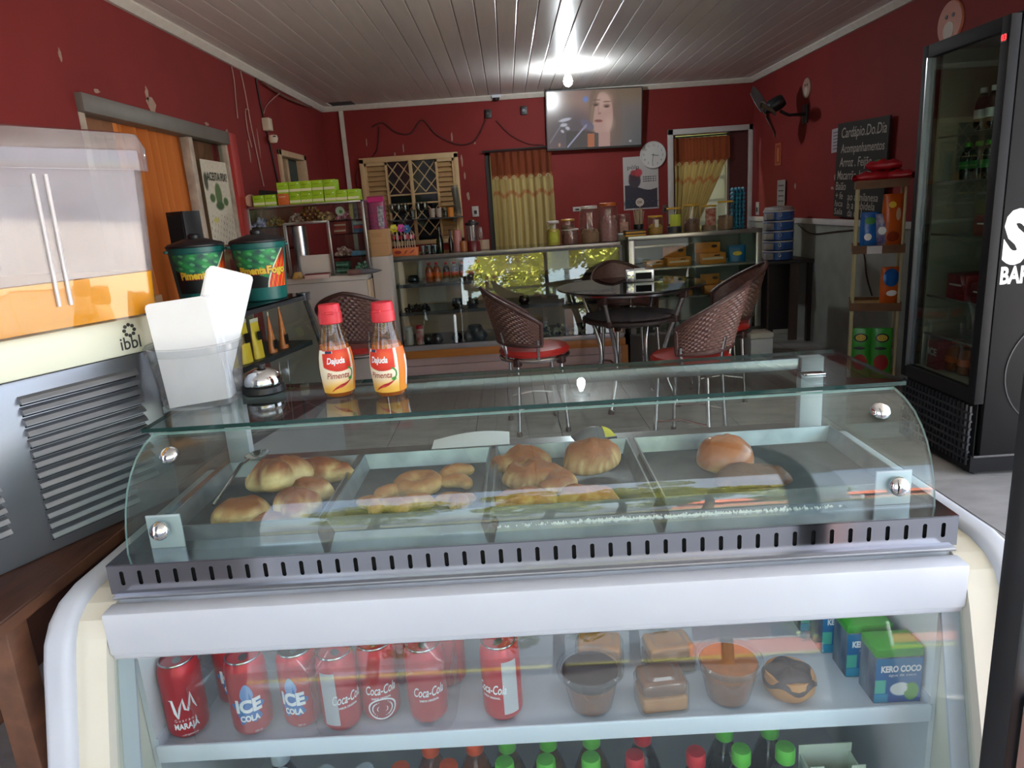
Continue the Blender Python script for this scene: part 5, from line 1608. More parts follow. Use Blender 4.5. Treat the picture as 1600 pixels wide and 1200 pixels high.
def choc(x, y, z, w, h, d, rz, label, strip=True, openlid=False):
    t = thing('chocolate_box', label, 'box', (x, y, z), rz, 'orange chocolate boxes in the counter')
    bx('carton', m_choco, t, -w / 2, w / 2, -d / 2, d / 2, 0, h, bevel=.002)
    if strip: bx('wafer_strip', m_wr, t, -w * .42, w * .40, -d / 2 - .003, -d / 2 - .001, h * .42, h * .62)
    bx('print', m_chocb, t, w * .05, w * .26, -d / 2 - .002, -d / 2, h * .72, h * .85)
    if openlid:
        bx('raised_lid', m_choco, t, -w / 2 - .008, w / 2 - .01, d / 2 - .012, d / 2 - .004, h, h + .085, bevel=.002)
        G().lathe([(0, 0), (.5, 0), (.5, .003), (0, .003)], 12, T=T_at((w * .22, d / 2 - .0125, h + .05), rx=PI / 2) @ Matrix.Diagonal((.05, .026, 1, 1))).build('lid_print', m_chocb, t)
    return t
yb2 = 6.0
choc(1.205, yb2, .8385, .15, .050, .12, R_(6), 'low orange box at the left end of the upper shelf', True)
choc(1.405, yb2 - .02, .8385, .200, .068, .13, R_(2), 'left open orange chocolate box with raised lid on the upper shelf', True, True)
choc(1.685, yb2 - .02, .8385, .215, .085, .13, R_(2), 'right open orange chocolate box with raised lid on the upper shelf', True, True)
choc(1.70, yb2 - .02, .5925, .16, .065, .13, R_(-3), 'open orange chocolate box on the lower shelf behind the chair', False, True)
choc(1.80, yb2 - .09, .5925, .13, .100, .05, R_(8), 'upright orange box on the lower shelf behind the chair', True)
choc(1.46, yb2 - .05, .5925, .10, .035, .08, R_(14), 'flat orange box on the lower shelf', False)
bb = thing('blue_packet', 'bright blue sweet packet in the right corner of the upper shelf', 'packet', (1.905, 5.98, .8385), R_(-6))
G().grid(lambda u, v: (.072 * math.cos(2 * PI * u), .03 * math.sin(2 * PI * u) * (1 - v) ** .5, .135 * v), 18, 8, True).build('pouch', M('blue_sweet_bag', '#176a9c', .35, noise=(12, .4, '#0f4f7c')), bb)
G().grid(lambda u, v: (.038 * math.cos(2 * PI * u) * v, -.026 + 0 * v, .068 + .018 * math.sin(2 * PI * u) * v), 16, 3, True).build('print', M('yellow_print'), bb, solid=.002)
for k, (x, z, c_, lab) in enumerate(((1.44, .5925, '#2d5f96', 'blue tin on the lower shelf next to the flat orange box'), (1.14, .5925, '#c8ccb8', 'pale tin on the lower shelf seen under the table'))):
    t = jarlet(x, yb2 - .08, z, .04, .09, M('tin_%d' % k, c_, .4, noise=(20, .4, '#2f3a30')), m_alf, lab, 'tin', 'tin')
sweets_heap('sweet_heap', 'heap of green foil sweets on the lower shelf behind the table', 1.28, yb2 - .08, .5925, .14, .08, .045, 44, M('green_foil'), .011, 77)
wbx = thing('white_box', 'low white cool box on the floor at the end of the short counter', 'box', (2.0, 5.70, 0), 0)
bx('bin', m_white, wbx, -.09, .09, -.09, .09, 0, .235, bevel=.006)
bx('lid', M('white_lid', '#d3d0c8', .4), wbx, -.095, .095, -.095, .095, .238, .285, bevel=.012)

# ---- things standing on the counters
def jar(x, y, z, r, h, lidmat, fill, fillh, label, lidh=.016, neck=.86, sticker=None, group='sweet jars on the back counters', lumps=None):
    t = thing('sweet_jar', label, 'jar', (x, y, z), 0, group)
    G().lathe([(0, .0), (r * .94, 0), (r, .008), (r, h * .80), (r * .97, h * .86), (r * neck, h * .93), (r * neck, h - lidh)], 26, caps=False).build('jar', m_jar, t)
    G().lathe([(r * neck + .001, h - lidh), (r * neck + .004, h - lidh + .002), (r * neck + .004, h - .003), (r * neck - .002, h), (0, h)], 26).build('lid', lidmat, t)
    if fill:
        g = G(); n = 24; rr = random.Random(int(x * 1000))
        g.lathe([(0, .004), (r * .93, .004), (r * .955, .012), (r * .955, fillh * .82), (r * .7, fillh), (0, fillh * 1.03)], n)
        if lumps:
            for k in range(lumps):
                a = rr.uniform(0, 6.28); q = rr.uniform(0, .8)
                c = (r * .85 * math.cos(a) * (.4 + .6 * q), r * .85 * math.sin(a) * (.4 + .6 * q), fillh * rr.uniform(.8, 1.06))
                g.lathe([(0, -.014), (.012, -.007), (.014, .003), (.009, .012), (0, .014)], 7, c=c)
        o = g.build('sweets', fill, t)
    if sticker:
        w_, z0_, z1_, mt = sticker
        G().grid(lambda u, v: ((r + .0012) * math.cos(A_F + w_ * (u - .5)), (r + .0012) * math.sin(A_F + w_ * (u - .5)), z0_ + (z1_ - z0_) * v), 12, 2).build('label', mt, t, fix=False)
    return t
lw, ly, lo = M('white_jar_lid', '#c9c5c0', .4), M('yellow_jar_lid', '#c59a1c', .4), M('orange_jar_lid', '#c4641c', .4)
zA = 1.0725
s_pink = M('pink_sweets', '#b98a8a', .5, noise=(60, .7, '#8f5f62')); s_red = M('reddish_sweets', '#7c4440', .5, noise=(70, .7, '#a87468'))
s_tan = M('tan_biscuits', '#a37f5c', .6, noise=(40, .6, '#7f5c40')); s_yel = M('yellow_crisps', '#cfa23c', .5, noise=(60, .6, '#a87920'))
s_lime = M('lime_sweets', '#b9b53c', .5, noise=(50, .6, '#d6c23e')); s_brn = M('brown_sweets', '#6b4632', .5, noise=(60, .7, '#94705a')); s_blk = M('dark_sweets', '#2b2c34', .4, noise=(70, .6, '#4a4c58'))
s_wht = M('white_sweets', '#c9c4bd', .5, noise=(60, .5, '#a9a29a'))
st_w = M('white_sticker', '#d5d0c2', .6); st_l = M('lime_sticker', '#b7c944', .6); st_r = M('red_sticker', '#8d2f26', .6, noise=(40, .6, '#d8c8b0'))
jar(.375, 5.94, zA, .058, .200, lw, s_lime, .135, 'squarish clear jar with white lid and yellow-green sweets at the tree reflection', .022, .80, sticker=(1.2, .03, .11, M('lime_paper', '#b5bf3e', .6, noise=(30, .5, '#8f9a2c'))))
jar(.515, 5.98, zA, .072, .125, lw, s_red, .10, 'low jar of red sweets with a white lid, under a yellow lidded jar', .012, .96, lumps=30)
jar(.500, 5.98, zA + .126, .058, .080, ly, s_brn, .03, 'small jar with yellow lid stacked on the low red jar', .016, .93)
jar(.680, 5.97, zA, .080, .300, lw, s_tan, .10, 'tall clear jar with white lid holding tan biscuits', .025, .80, lumps=40)
jar(.835, 5.99, zA, .080, .315, lo, s_pink, .19, 'tall clear jar with orange lid holding pink sweets', .028, .80, lumps=30)
zB = 1.1085
jar(.965, 6.02, zA, .060, .215, m_jar, s_wht, .06, 'clear jar without label colour, white sweets inside, before the poster', .016, .86, sticker=(1.2, .07, .15, M('pinkish_sticker', '#b08f84', .6, noise=(40, .6, '#7a4f48'))))
jar(1.215, 5.93, zB, .062, .150, ly, s_yel, .07, 'short jar of yellow crisps with yellow lid, next to the straws', .014, .90, sticker=(.5, .06, .12, st_w), lumps=40)
jar(1.375, 5.95, zB, .062, .205, ly, s_blk, .06, 'jar with yellow lid and lime green label on dark sweets', .014, .90, sticker=(1.5, .055, .15, st_l))
jar(1.520, 5.97, zB, .066, .220, ly, s_brn, .09, 'jar with yellow lid and brown sweets, left of the red labelled one', .014, .90, lumps=40)
jar(1.665, 5.96, zB, .062, .205, ly, s_tan, .05, 'jar with yellow lid and red and white label on tan sweets', .014, .90, sticker=(1.5, .045, .18, st_r))
jar(1.805, 5.97, zB, .066, .230, ly, s_tan, .10, 'jar with yellow lid, farthest right beside the blue egg tray', .014, .90, lumps=30)
# straws in a dark cup, round card on a stick
stc = thing('straw_cup', 'dark cup full of upright paper straws with a round white card', 'cup', (1.085, 5.98, zB))
G().lathe([(0, 0), (.036, 0), (.042, .09), (.0405, .09), (.034, .004), (0, .004)], 24).build('cup', m_black, stc)
m_straw = M('paper_straw', '#b8ab96', .7, noise=(30, .4, '#9a8c76'))
rr = random.Random(8)
for k in range(17):
    a = 2 * PI * k / 17 * 2.4; q = .03 * (k / 17) ** .5
    x, y = q * math.cos(a), q * math.sin(a)
    G().tube([(x * .7, y * .7, .01), (x * 1.7, y * 1.7, .205 + rr.uniform(-.012, .012))], .0042, 6).build('straw', m_straw, stc)
G().tube([(.012, -.02, .05), (.012, -.02, .235)], .003, 6).build('card_stick', m_straw, stc)
G().lathe([(0, -.001), (.034, -.001), (.034, .001), (0, .001)], 24, T=T_at((.012, -.022, .265), rx=PI / 2)).build('round_card', M('white_card', '#c9c7c8', .6), stc)
letters('lettering', 'OK', M('grey_ink', '#55555a', .6), stc, .03, frame_T((.012, -.0245, .265), (1, 0, 0), (0, 0, 1)), bold=.02)
# yellow and black boxes
for k, (z, dx, rz, lab) in enumerate(((0, 0, R_(2), 'yellow and black flat box, lower one beside the straws'), (.024, .004, R_(6), 'yellow and black flat box, upper one beside the straws'))):
    t = thing('flat_box', lab, 'box', (1.035, 5.885, zB + z), rz, 'yellow flat boxes')
    bx('box', M('yellow_box', '#c99a22', .5, noise=(20, .4, '#a87c14')), t, -.085, .085, -.04, .04, 0, .014, bevel=.002)
    bx('lid_edge', m_black, t, -.086, .086, -.041, .041, .014, .0235, bevel=.001)
# blue egg trays
et = thing('egg_tray_stack', 'bright blue stack of moulded egg trays stood on end', 'egg trays', (1.925, 6.0, zB), R_(-12))
m_egg = M('blue_moulded_plastic', '#2a7f9c', .45, noise=(30, .3, '#1f6a86'))
for k in range(4):
    g = G()
    g.grid(lambda u, v: (-.055 + .035 * k * .8 + .014 * math.sin(u * 2 * PI * 5) * math.sin(v * 2 * PI * 5) , -.075 + .15 * u, .33 * v), 31, 41)
    g.build('egg_tray', m_egg, et, solid=.003, sharp=80)
# lollipop box with pinwheels
lb = thing('lollipop_box', 'orange card box of lollipops and pinwheels on the glass counter', 'box', (-.855, 5.94, zA), R_(2))
G().box(-.105, .105, -.05, .05, 0, .062).build('box', M('orange_card', '#d0642c', .5, noise=(30, .5, '#e08a50')), lb, bevel=.002)
for k, (x, w_) in enumerate(((-.06, .03), (.005, .014), (.055, .022))):
    G().grid(lambda u, v: (x + w_ * math.cos(2 * PI * u) * v, -.0512, .032 + .016 * math.sin(2 * PI * u + k) * v), 9, 3, True).build('print', M('dark_red_print', '#8a1c14', .5), lb)
m_stick = M('pale_stick', '#c9b8a4', .5)
rr = random.Random(12)
for k in range(9):
    x = -.085 + .021 * k
    lx = x + rr.uniform(-.012, .012)
    G().tube([(x, 0, .03), (lx, rr.uniform(-.02, .02), .19)], .0035, 6).build('stick', m_stick, lb)
    G().lathe([(0, -.022), (.010, -.014), (.0115, 0), (.008, .016), (0, .022)], 10, c=(lx, 0, .15)).build('lollipop', M(('red_candy', 'white_candy', 'pink_candy')[k % 3], ('#a8202a', '#c9bcb4', '#c25f7c')[k % 3], .35), lb)
for x, z, c_, nm in ((-.075, .225, '#d8cf2c', 'yellow_petal'), (-.015, .225, '#c93a9c', 'magenta_petal'), (.030, .215, '#2c6fae', 'blue_petal')):
    h = G().lathe([(0, -.004), (.006, -.004), (.006, .006), (0, .006)], 10, T=T_at((x, -.03, z), rx=PI / 2)).build('pinwheel_hub', m_white, lb)
    for q in range(6):
        T = T_at((x, -.03, z), rx=PI / 2) @ Matrix.Rotation(2 * PI * q / 6, 4, 'Z')
        g = G(); g.grid(lambda u, v: T @ Vector((.030 * v + .006, .014 * math.sin(PI * v) * (u - .3) * 2, .006 * u + .002)), 4, 6)
        g.build('petal', M(nm, c_, .45), h, solid=.001)
# glassware on the glass counter
def vessel(x, y, z, pr, mat, label, cat='glass', name='drinking_glass', group=None, extra=None):
    t = thing(name, label, cat, (x, y, z), 0, group)
    G().lathe(pr, 20, caps=False).build('body', mat, t)
    if extra: G().lathe(extra[0], 18).build(extra[1], extra[2], t)
    return t
order3 = ('left', 'middle', 'right', 'fourth', 'fifth')
m_gls = glass('tableware_glass', '#dde4e2', .08, .01)
for k, x in enumerate((-.705, -.655, -.605, -.68, -.63)):
    vessel(x, 5.93 + (.07 if k > 2 else 0), zA, [(.0, .003), (.018, .003), (.024, .07), (.0225, .07), (.017, .008), (0, .008)], m_gls, 'small clear tumbler beside the lollipop box, %s of the %s row' % ((order3[k % 3], 'front') if k < 3 else (order3[k - 3], 'back')), 'glass', 'drinking_glass', 'tumblers beside the lollipop box')
vessel(-.575, 6.02, zA, [(.0, 0), (.028, 0), (.030, .01), (.030, .10), (.014, .15), (.012, .20), (.010, .20)], glass('green_bottle', '#4f8a3a', .06), 'green glass bottle on the counter behind the tumblers', 'bottle', 'glass_bottle', None, ([(.013, .19), (.013, .212), (0, .213)], 'stopper', m_dkalu))
vessel(-.485, 6.02, zA, [(.0, 0), (.017, 0), (.018, .01), (.018, .10), (.008, .13), (.007, .175), (.006, .175)], M('dark_bottle_glass', '#140f10', .15), 'small dark bottle right of the green glass bottle', 'bottle', 'glass_bottle', None, ([(.008, .17), (.008, .186), (0, .186)], 'stopper', m_black))
vessel(-.425, 6.02, zA, [(.0, 0), (.034, 0), (.036, .01), (.036, .17), (.034, .175), (.0, .175)], M('pink_tin', '#b57a78', .4, noise=(14, .4, '#9a605e')), 'tall pinkish canister behind the counter edge', 'canister', 'canister')
bl = thing('blender_jug', 'blender jug with a dark collar and reddish base beside the doorway curtain', 'blender', (-.30, 6.10, zA))
G().lathe([(.0, .0), (.062, 0), (.060, .055), (.05, .075), (0, .075)], 24).build('base', M('dark_red_plastic', '#6d1f22', .35), bl)
G().lathe([(.048, .076), (.056, .21), (.054, .21), (.046, .078)], 24, caps=False).build('jug', m_jar, bl)
G().lathe([(.056, .205), (.060, .208), (.060, .225), (.03, .235), (.02, .25), (0, .252)], 24).build('lid', m_black, bl)
bx('handle', m_jar, bl, .055, .085, -.008, .008, .09, .19, bevel=.006)
vessel(-.375, 5.99, zA, [(0, 0), (.028, 0), (.030, .06), (.028, .085), (0, .085)], M('amber_pot', '#a86a3a', .4), 'small amber pot between the canister and the blender', 'pot', 'pot')
vessel(-.215, 6.16, zA, [(0, 0), (.05, 0), (.05, .075), (0, .075)], M('cream_tub', '#b3a088', .5), 'cream tub at the right of the blender', 'tub', 'tub')

# glass wall shelf with cups, in front of the back window
gs = thing('wall_shelf', 'dark glass shelf on brackets in front of the cream window', 'shelf', (-.90, 8.03, 1.335))
bx('shelf_board', m_dkshelf, gs, -.40, .42, -.12, .19, 0, .012)
for x in (-.30, .32): bx('bracket', m_dkalu, gs, x - .01, x + .01, -.02, .19, -.05, 0)
cup_pr = [(0, .004), (.030, .004), (.038, .10), (.0365, .10), (.029, .008), (0, .008)]
wine_pr = [(.028, 0), (.028, .003), (.004, .006), (.004, .07), (.03, .09), (.036, .13), (.030, .175), (.0285, .175), (.0345, .13), (.028, .094), (0, .075)]
for k in range(10):
    x = -1.25 + .072 * k
    wine = k in (0, 1, 2, 4, 5)
    o = vessel(x, 7.98, 1.348, wine_pr if wine else cup_pr, m_gls if k not in (6, 7) else M('pale_mug', '#a89a8c', .5), (('stemmed clear glass on the wall shelf, %s' if wine else ('pale mug on the wall shelf, %s' if k in (6, 7) else 'clear tumbler on the wall shelf, %s')) % ('at its left end', 'second from the left end', 'third from the left end', 'fourth from the left end', 'fifth from the left end', 'in the middle of the row', 'left of the pair', 'right of the pair', 'next to the orange cup', 'by the leaning cup stack')[k]), 'glass', 'drinking_glass', 'stemmed glasses on the wall shelf' if wine else ('pale mugs on the wall shelf' if k in (6, 7) else 'tumblers on the wall shelf'))
vessel(-.615, 7.96, 1.348, [(0, 0), (.036, 0), (.038, .10), (0, .10)], M('orange_cup', '#c47a28', .4), 'orange cup near the right end of the wall shelf', 'cup', 'cup')
cs = thing('cup_stack', 'tall leaning stack of nested clear plastic cups on the wall shelf', 'cups', (-.525, 7.99, 1.348), 0, rot=(0, R_(-5), 0))
for k in range(9):
    G().lathe([(.030, .0 + k * .03), (.040, .09 + k * .03), (.041, .092 + k * .03), (.029, .002 + k * .03)], 16, caps=False).build('plastic_cup', m_jar, cs)

# ================================================================== sweets cabinet and white base in the back left corner
wbase = thing('white_counter_base', 'whitish tiled counter base under the sweets cabinet', 'counter', (-1.46, 5.48, 0))
bx('body', M('whitish_panel', '#beb4aa', .5, noise=(4, .3, '#aaa096')), wbase, -.48, .36, -.06, .55, 0, .94, bevel=.003)
bx('top_slab', M('whitish_slab', '#c9bfb4', .45), wbase, -.49, .37, -.07, .56, .943, .985, bevel=.004)
bx('side_board', m_beige, wbase, .362, .378, -.05, .40, 0, .94)
cbn = thing('sweets_cabinet', 'aluminium framed glass cabinet of sweets under the lime green boxes', 'cabinet', (-1.495, 5.42, .986))
hC, dC = .545, .30
x0c, x1c, xa_, xb_c = -.445, .435, -.175, .150
def fr_(name, a, b, c, d, y0=0.0, y1=.018): bx(name, m_alu, cbn, a, b, y0, y1, c, d, bevel=.002)
for x in (x0c, x1c - .022): fr_('post', x, x + .022, 0, hC)
for x in (xa_, xb_c): fr_('post', x - .011, x + .011, 0, .41)
bx('top', m_alu, cbn, x0c, x1c, 0, dC, hC - .014, hC, bevel=.002)
fr_('rail', xa_, xb_c, .395, .415)
bx('floor_sheet', m_alu, cbn, x0c, x1c, 0, dC, 0, .012)
bx('shelf', m_smk, cbn, x0c + .02, xa_, .01, dC - .01, .385, .393)
bx('shelf', m_smk, cbn, xa_, x1c - .02, .01, dC - .01, .40, .408)
for z in (.30, .13): bx('shelf', m_smk, cbn, xb_c, x1c - .02, .01, dC - .01, z, z + .008)
bx('shelf', m_smk, cbn, x0c + .02, xa_, .01, dC - .01, .22, .228)
for x in (x0c + .003, x1c - .008): bx('side_pane', m_clear2, cbn, x, x + .005, .01, dC, .012, hC - .014)
bx('front_pane', m_clear2, cbn, x0c + .02, x1c - .02, .004, .008, .41, hC - .014)
bx('front_pane', m_clear2, cbn, xb_c + .01, x1c - .02, .004, .008, .012, .40)
bx('front_pane', m_clear2, cbn, x0c + .02, xa_ - .01, .004, .008, .012, .40)
bx('rear_pane', m_clear2, cbn, x0c + .02, xa_, dC - .008, dC - .004, .012, hC - .014)
bx('rear_pane', m_clear2, cbn, xb_c, x1c - .02, dC - .008, dC - .004, .012, hC - .014)
bx('white_panel', M('white_panel', '#c4bab0', .5), cbn, xa_ + .08, xb_c - .012, .02, .03, .014, .165)
# steel cylinder seen inside
G().lathe([(0, 0), (.055, 0), (.055, .37), (0, .37)], 24, c=(xa_ + .06, .16, .014)).build('steel_drum', m_alu, cbn)
def C(x, y, z): return (-1.495 + x, 5.42 + y, .986 + z)
for k, (x, z, m_, lab) in enumerate(((-.39, .394, M('lilac_wrap', (.42, .34, .66), .35, noise=(50, .7, (.9, .8, .9))), 'lilac wrapped sweets at the left of the cabinet top shelf'),
        (-.27, .394, M('amber_wrap', (.56, .32, .06), .35, noise=(60, .8, (.09, .05, .02))), 'amber and black wrapped sweets on the cabinet top shelf'),
        (-.10, .409, M('mixed_wrap', (.66, .22, .18), .35, noise=(60, .8, (.9, .85, .75))), 'mixed wrapped sweets in the middle of the cabinet top shelf'),
        (.12, .409, M('peach_wrap', (.85, .52, .24), .35, noise=(60, .7, (.55, .16, .08))), 'peach wrapped sweets right of the amber net ball'),
        (.26, .409, M('magenta_wrap', (.78, .06, .24), .35, noise=(60, .8, (.92, .9, .9))), 'magenta wrapped sweets under the white round sticker'),
        (-.30, .229, M('plum_wrap', (.24, .08, .12), .35, noise=(60, .8, (.68, .56, .56))), 'plum wrapped sweets on the lower left cabinet shelf'),
        (.22, .139, M('pink_foil', (.8, .22, .25), .35, noise=(60, .8, (.9, .85, .75))), 'pink foil sweets on the lower right cabinet shelf'),
        (.355, .0125, M('green_wrap', (.06, .32, .11), .35, noise=(70, .9, (.9, .92, .9))), 'green and white wrapped sweets in the bottom right of the cabinet'))):
    p = C(x, .12, z)
    sweets_heap('sweet_heap', lab, p[0], p[1], p[2], .11, .14, .07, 56, m_, .012, 100 + k)
nb = thing('net_ball', 'round amber net of sweets hanging in the cabinet top', 'sweets', C(.005, .10, .409))
for k in range(5):
    q = -.05 + k * .024
    rr_ = math.sqrt(max(0, .0036 - (q + .002) ** 2)) + .004
    for j in range(9):
        a = 2 * PI * j / 9 + k * .35
        G().lathe([(0, -.012), (.010, -.007), (.012, 0), (.010, .007), (0, .012)], 8, c=(rr_ * math.cos(a), rr_ * math.sin(a), .058 + q)).build('sweet', M('amber_sweet', '#b5781c', .3, noise=(30, .6, '#7c3c14')), nb)
rs = thing('round_sticker', 'white round sticker with a green centre inside the cabinet', 'sticker', C(.25, .02, .475))
G().lathe([(0, -.001), (.033, -.001), (.033, .001), (0, .001)], 28, T=T_at((0, 0, 0), rx=PI / 2)).build('disc', M('white_sticker'), rs)
G().lathe([(0, -.001), (.013, -.001), (.013, .001), (0, .001)], 20, T=T_at((.006, -.002, -.006), rx=PI / 2)).build('green_centre', M('green_label'), rs)
def cbox_thing(name, label, cat, p, w, d, h, mat, bands, group=None, rz=0.0):
    t = thing(name, label, cat, p, rz, group)
    G().box(-w / 2, w / 2, -d / 2, d / 2, 0, h).build('box', mat, t, bevel=.0015)
    for (z0, z1, m_) in bands:
        bx('print_band', m_, t, -w * .46, w * .46, -d / 2 - .0016, -d / 2 - .0002, h * z0, h * z1)
    return t
for x, z, h, c1, lab in ((.235, .309, .075, 'red', 'pair of red sweet boxes on the right cabinet shelf, lower'), (.235, .385 - .0, .0, 'red', '')):
    if h: 
        cbox_thing('sweet_box', 'red sweet box on the right cabinet shelf, lower of two', 'box', C(.225, .10, .309), .095, .09, .042, M('red_carton', '#a8322c', .45, noise=(30, .3, '#8a2420')), [(.35, .65, M('pale_band', '#c9a89a', .5))], 'red sweet boxes')
        cbox_thing('sweet_box', 'red sweet box on the right cabinet shelf, upper of two', 'box', C(.228, .10, .352), .095, .09, .042, M('red_carton'), [(.35, .65, M('pale_band'))], 'red sweet boxes')
cbox_thing('sweet_box', 'blue and pink striped box on the right cabinet shelf', 'box', C(.37, .10, .309), .085, .09, .085, M('blue_carton', '#4a6f9c', .45), [(.35, .62, M('pink_band', '#b0303c', .5)), (.7, .95, M('silver_print'))])
cbox_thing('sweet_box', 'flat blue box on the lower right cabinet shelf', 'box', C(.35, .10, .139), .12, .10, .034, M('sky_carton', '#3f7fae', .45, noise=(40, .4, '#c9d8e0')), [])
for k in range(2):
    cbox_thing('sweet_box', 'dark green sweet box at the cabinet bottom, %s of two' % ('lower', 'upper')[k], 'box', C(.21, .10, .0125 + .045 * k), .10, .10, .042, M('dkgreen_carton', '#1f4a34', .45, noise=(40, .5, '#8aa898')), [(.3, .6, M('pale_green_band', '#8fae9c', .5))], 'dark green sweet boxes')
for k in range(3):
    cbox_thing('sweet_tube', 'striped sweet tube upright at the right of the cabinet top, number %s from the left' % ('one', 'two', 'three')[k], 'sweets', C(.325 + .034 * k, .08, .409), .028, .03, .115, M('tube_%d' % k, ('#b59a4a', '#4a4f7c', '#a8303c')[k], .4, noise=(40, .6, '#d8c0a8')), [], 'sweet tubes in the cabinet')
# lime green boxes on top
m_lime = M('lime_green_carton', '#97bd1e', .45, noise=(6, .25, '#84aa14'))
m_limew = M('cream_band', '#d5d2ac', .5)
ztop = 1.5315
bw = .0835
def lime(x, z, label, ry=0.0):
    t = thing('tea_box', label, 'box', (x, 5.495, z), R_(random.Random(int(x * 1e3)).uniform(-2, 2)), 'lime green boxes on the cabinet')
    G().box(-bw / 2, bw / 2, -.07, .07, 0, .080).build('box', m_lime, t, bevel=.0015)
    bx('cream_band', m_limew, t, -bw * .49, bw * .49, -.0712, -.070, .010, .028)
    G().lathe([(0, 0), (.004, 0), (.004, .0015), (0, .0015)], 10, T=T_at((bw * .30, -.0702, .066), rx=PI / 2)).build('white_dot', m_ink_w, t)
    bx('print', M('dark_green_text', '#5f7d10', .5), t, -bw * .36, bw * .1, -.0708, -.0702, .052, .056)
    return t
order = ('first', 'second', 'third', 'fourth', 'fifth', 'sixth', 'seventh', 'eighth', 'ninth')
xs = [-1.835, -1.748] 
for k, x in enumerate(xs): lime(x, ztop, 'lime green tea box in the bottom row, %s from the cabinet left end' % order[k])
ob = thing('tea_box', 'orange tea box in the bottom row under the lime ones', 'box', (-1.650, 5.495, ztop), 0)
G().box(-bw / 2, bw / 2, -.07, .07, 0, .080).build('box', M('orange_tea_carton', '#c05a22', .45, noise=(30, .4, '#d88040')), ob, bevel=.0015)
bx('print', M('pale_band'), ob, -.03, .02, -.0712, -.070, .055, .062)
for k in range(6): lime(-1.562 + k * (bw + .003), ztop, 'lime green tea box in the bottom row, %s right of the orange box' % order[k])
for k in range(5): lime(-1.645 + k * (bw + .003), ztop + .0805, 'lime green tea box in the upper row, %s from its left' % order[k])
cbd = thing('round_board', 'round wooden board leaning against the wall at the left end of the lime boxes', 'board', (-1.905, 5.46, ztop), 0)
G().lathe([(0, -.006), (.045, -.006), (.047, 0), (.045, .006), (0, .006)], 28, T=T_at((0, 0, .047), rx=PI / 2, rz=R_(35))).build('board', M('striped_wood', '#a8714c', .5, noise=(3, .9, '#6a4030'), stretch=(14, 1, 1)), cbd)
dk = thing('black_tray', 'black folded tray behind the first lime boxes', 'tray', (-1.80, 5.56, ztop), R_(4))
G().prism([(-.09, 0), (.09, 0), (.07, .105), (-.06, .125)], -.01, .01, 'y').build('tray', m_black, dk, smooth=False)
# toy bag on a carton on a white pillar right of the cabinet
plr = thing('white_plinth', 'narrow whitish plinth under the cardboard carton', 'plinth', (-1.005, 5.63, 0))
bx('body', M('whitish_panel'), plr, -.07, .07, -.08, .13, 0, 1.10, bevel=.003)
cart = thing('cardboard_carton', 'pale brown cardboard carton under the pink toy bag', 'carton', (-1.005, 5.63, 1.1005), R_(1))
bx('carton', M('pale_cardboard', '#b78d62', .8, noise=(8, .3, '#a67c52')), cart, -.068, .075, -.075, .10, 0, .205, bevel=.002)
bx('flap_seam', M('carton_tape', '#9f7548', .7), cart, -.066, .073, -.0765, -.075, .098, .102)
letters('lettering', '3000', M('faded_print', '#a3754c', .8), cart, .045, frame_T((-.01, -.0768, .16), (1, 0, 0), (0, 0, 1)), width=.08)
tbg = thing('toy_bag', 'pink edged bag of toys standing on the cardboard carton', 'bag', (-1.005, 5.63, 1.306))
G().grid(lambda u, v: (.068 * math.cos(2 * PI * u) * (1 if v < .85 else 1 - (v - .85) * .6), .035 * math.sin(2 * PI * u) * (1 - v) ** .35, .25 * v), 22, 14, True).build('bag', M('pink_printed_bag', '#a83a68', .35, noise=(45, .9, '#4a3a4a')), tbg)
G().grid(lambda u, v: (.064 * (2 * u - 1), -.036 + .02 * v, .205 + .035 * v), 10, 4).build('header_card', M('magenta_card', '#c42e78', .45), tbg, solid=.002)
G().grid(lambda u, v: (.012 + .045 * u, -.0375 + .004 * v, .02 + .15 * v), 6, 10).build('print', M('blue_grey_print', '#5a5f78', .4, noise=(60, .9, '#c9c0c0')), tbg, solid=.001)
# things on the white counter base
rf = thing('red_box', 'dark red flat box on the white counter base', 'box', (-1.435, 5.30, .9855), R_(8))
bx('cover', M('dark_red_card', '#7d2322', .5, noise=(6, .3, '#671b1b')), rf, -.09, .09, -.06, .06, .03, .036, bevel=.001)
bx('body', M('pale_card', '#b79d94', .6), rf, -.088, .088, -.058, .058, 0, .03, bevel=.002)
fo = thing('dark_pouch', 'grey and brown long pouch lying on the white counter base', 'pouch', (-1.09, 5.36, .9855), R_(4))
G().grid(lambda u, v: ((-.13 + .26 * v), .035 * math.cos(2 * PI * u) * (1 - max(0, v - .6) / .4) ** .7, .022 + .022 * math.sin(2 * PI * u) * (1 - max(0, v - .6) / .4) ** .7), 16, 16, True).build('pouch', M('slate_cloth', '#565c64', .6, noise=(10, .4, '#6b5550')), fo)
G().grid(lambda u, v: ((-.131 + .10 * v), .0355 * math.cos(2 * PI * u), .022 + .0225 * math.sin(2 * PI * u)), 16, 6, True).build('brown_end', M('brown_cloth', '#7c5a52', .7, noise=(40, .6, '#5c3e38')), fo)
bgs = thing('clear_bag', 'clear bag of yellowish snacks beside the green bin', 'bag', (-1.60, 5.36, .9855))
G().grid(lambda u, v: (.06 * math.cos(2 * PI * u) * (1 - .7 * v), .03 * math.sin(2 * PI * u) * (1 - .7 * v), .10 * v), 16, 8, True).build('bag', m_film, bgs)
G().grid(lambda u, v: (.052 * math.cos(2 * PI * u) * (1 - .5 * v), .025 * math.sin(2 * PI * u) * (1 - .5 * v), .05 * v + .001), 16, 5, True).build('snacks', s_yel, bgs)

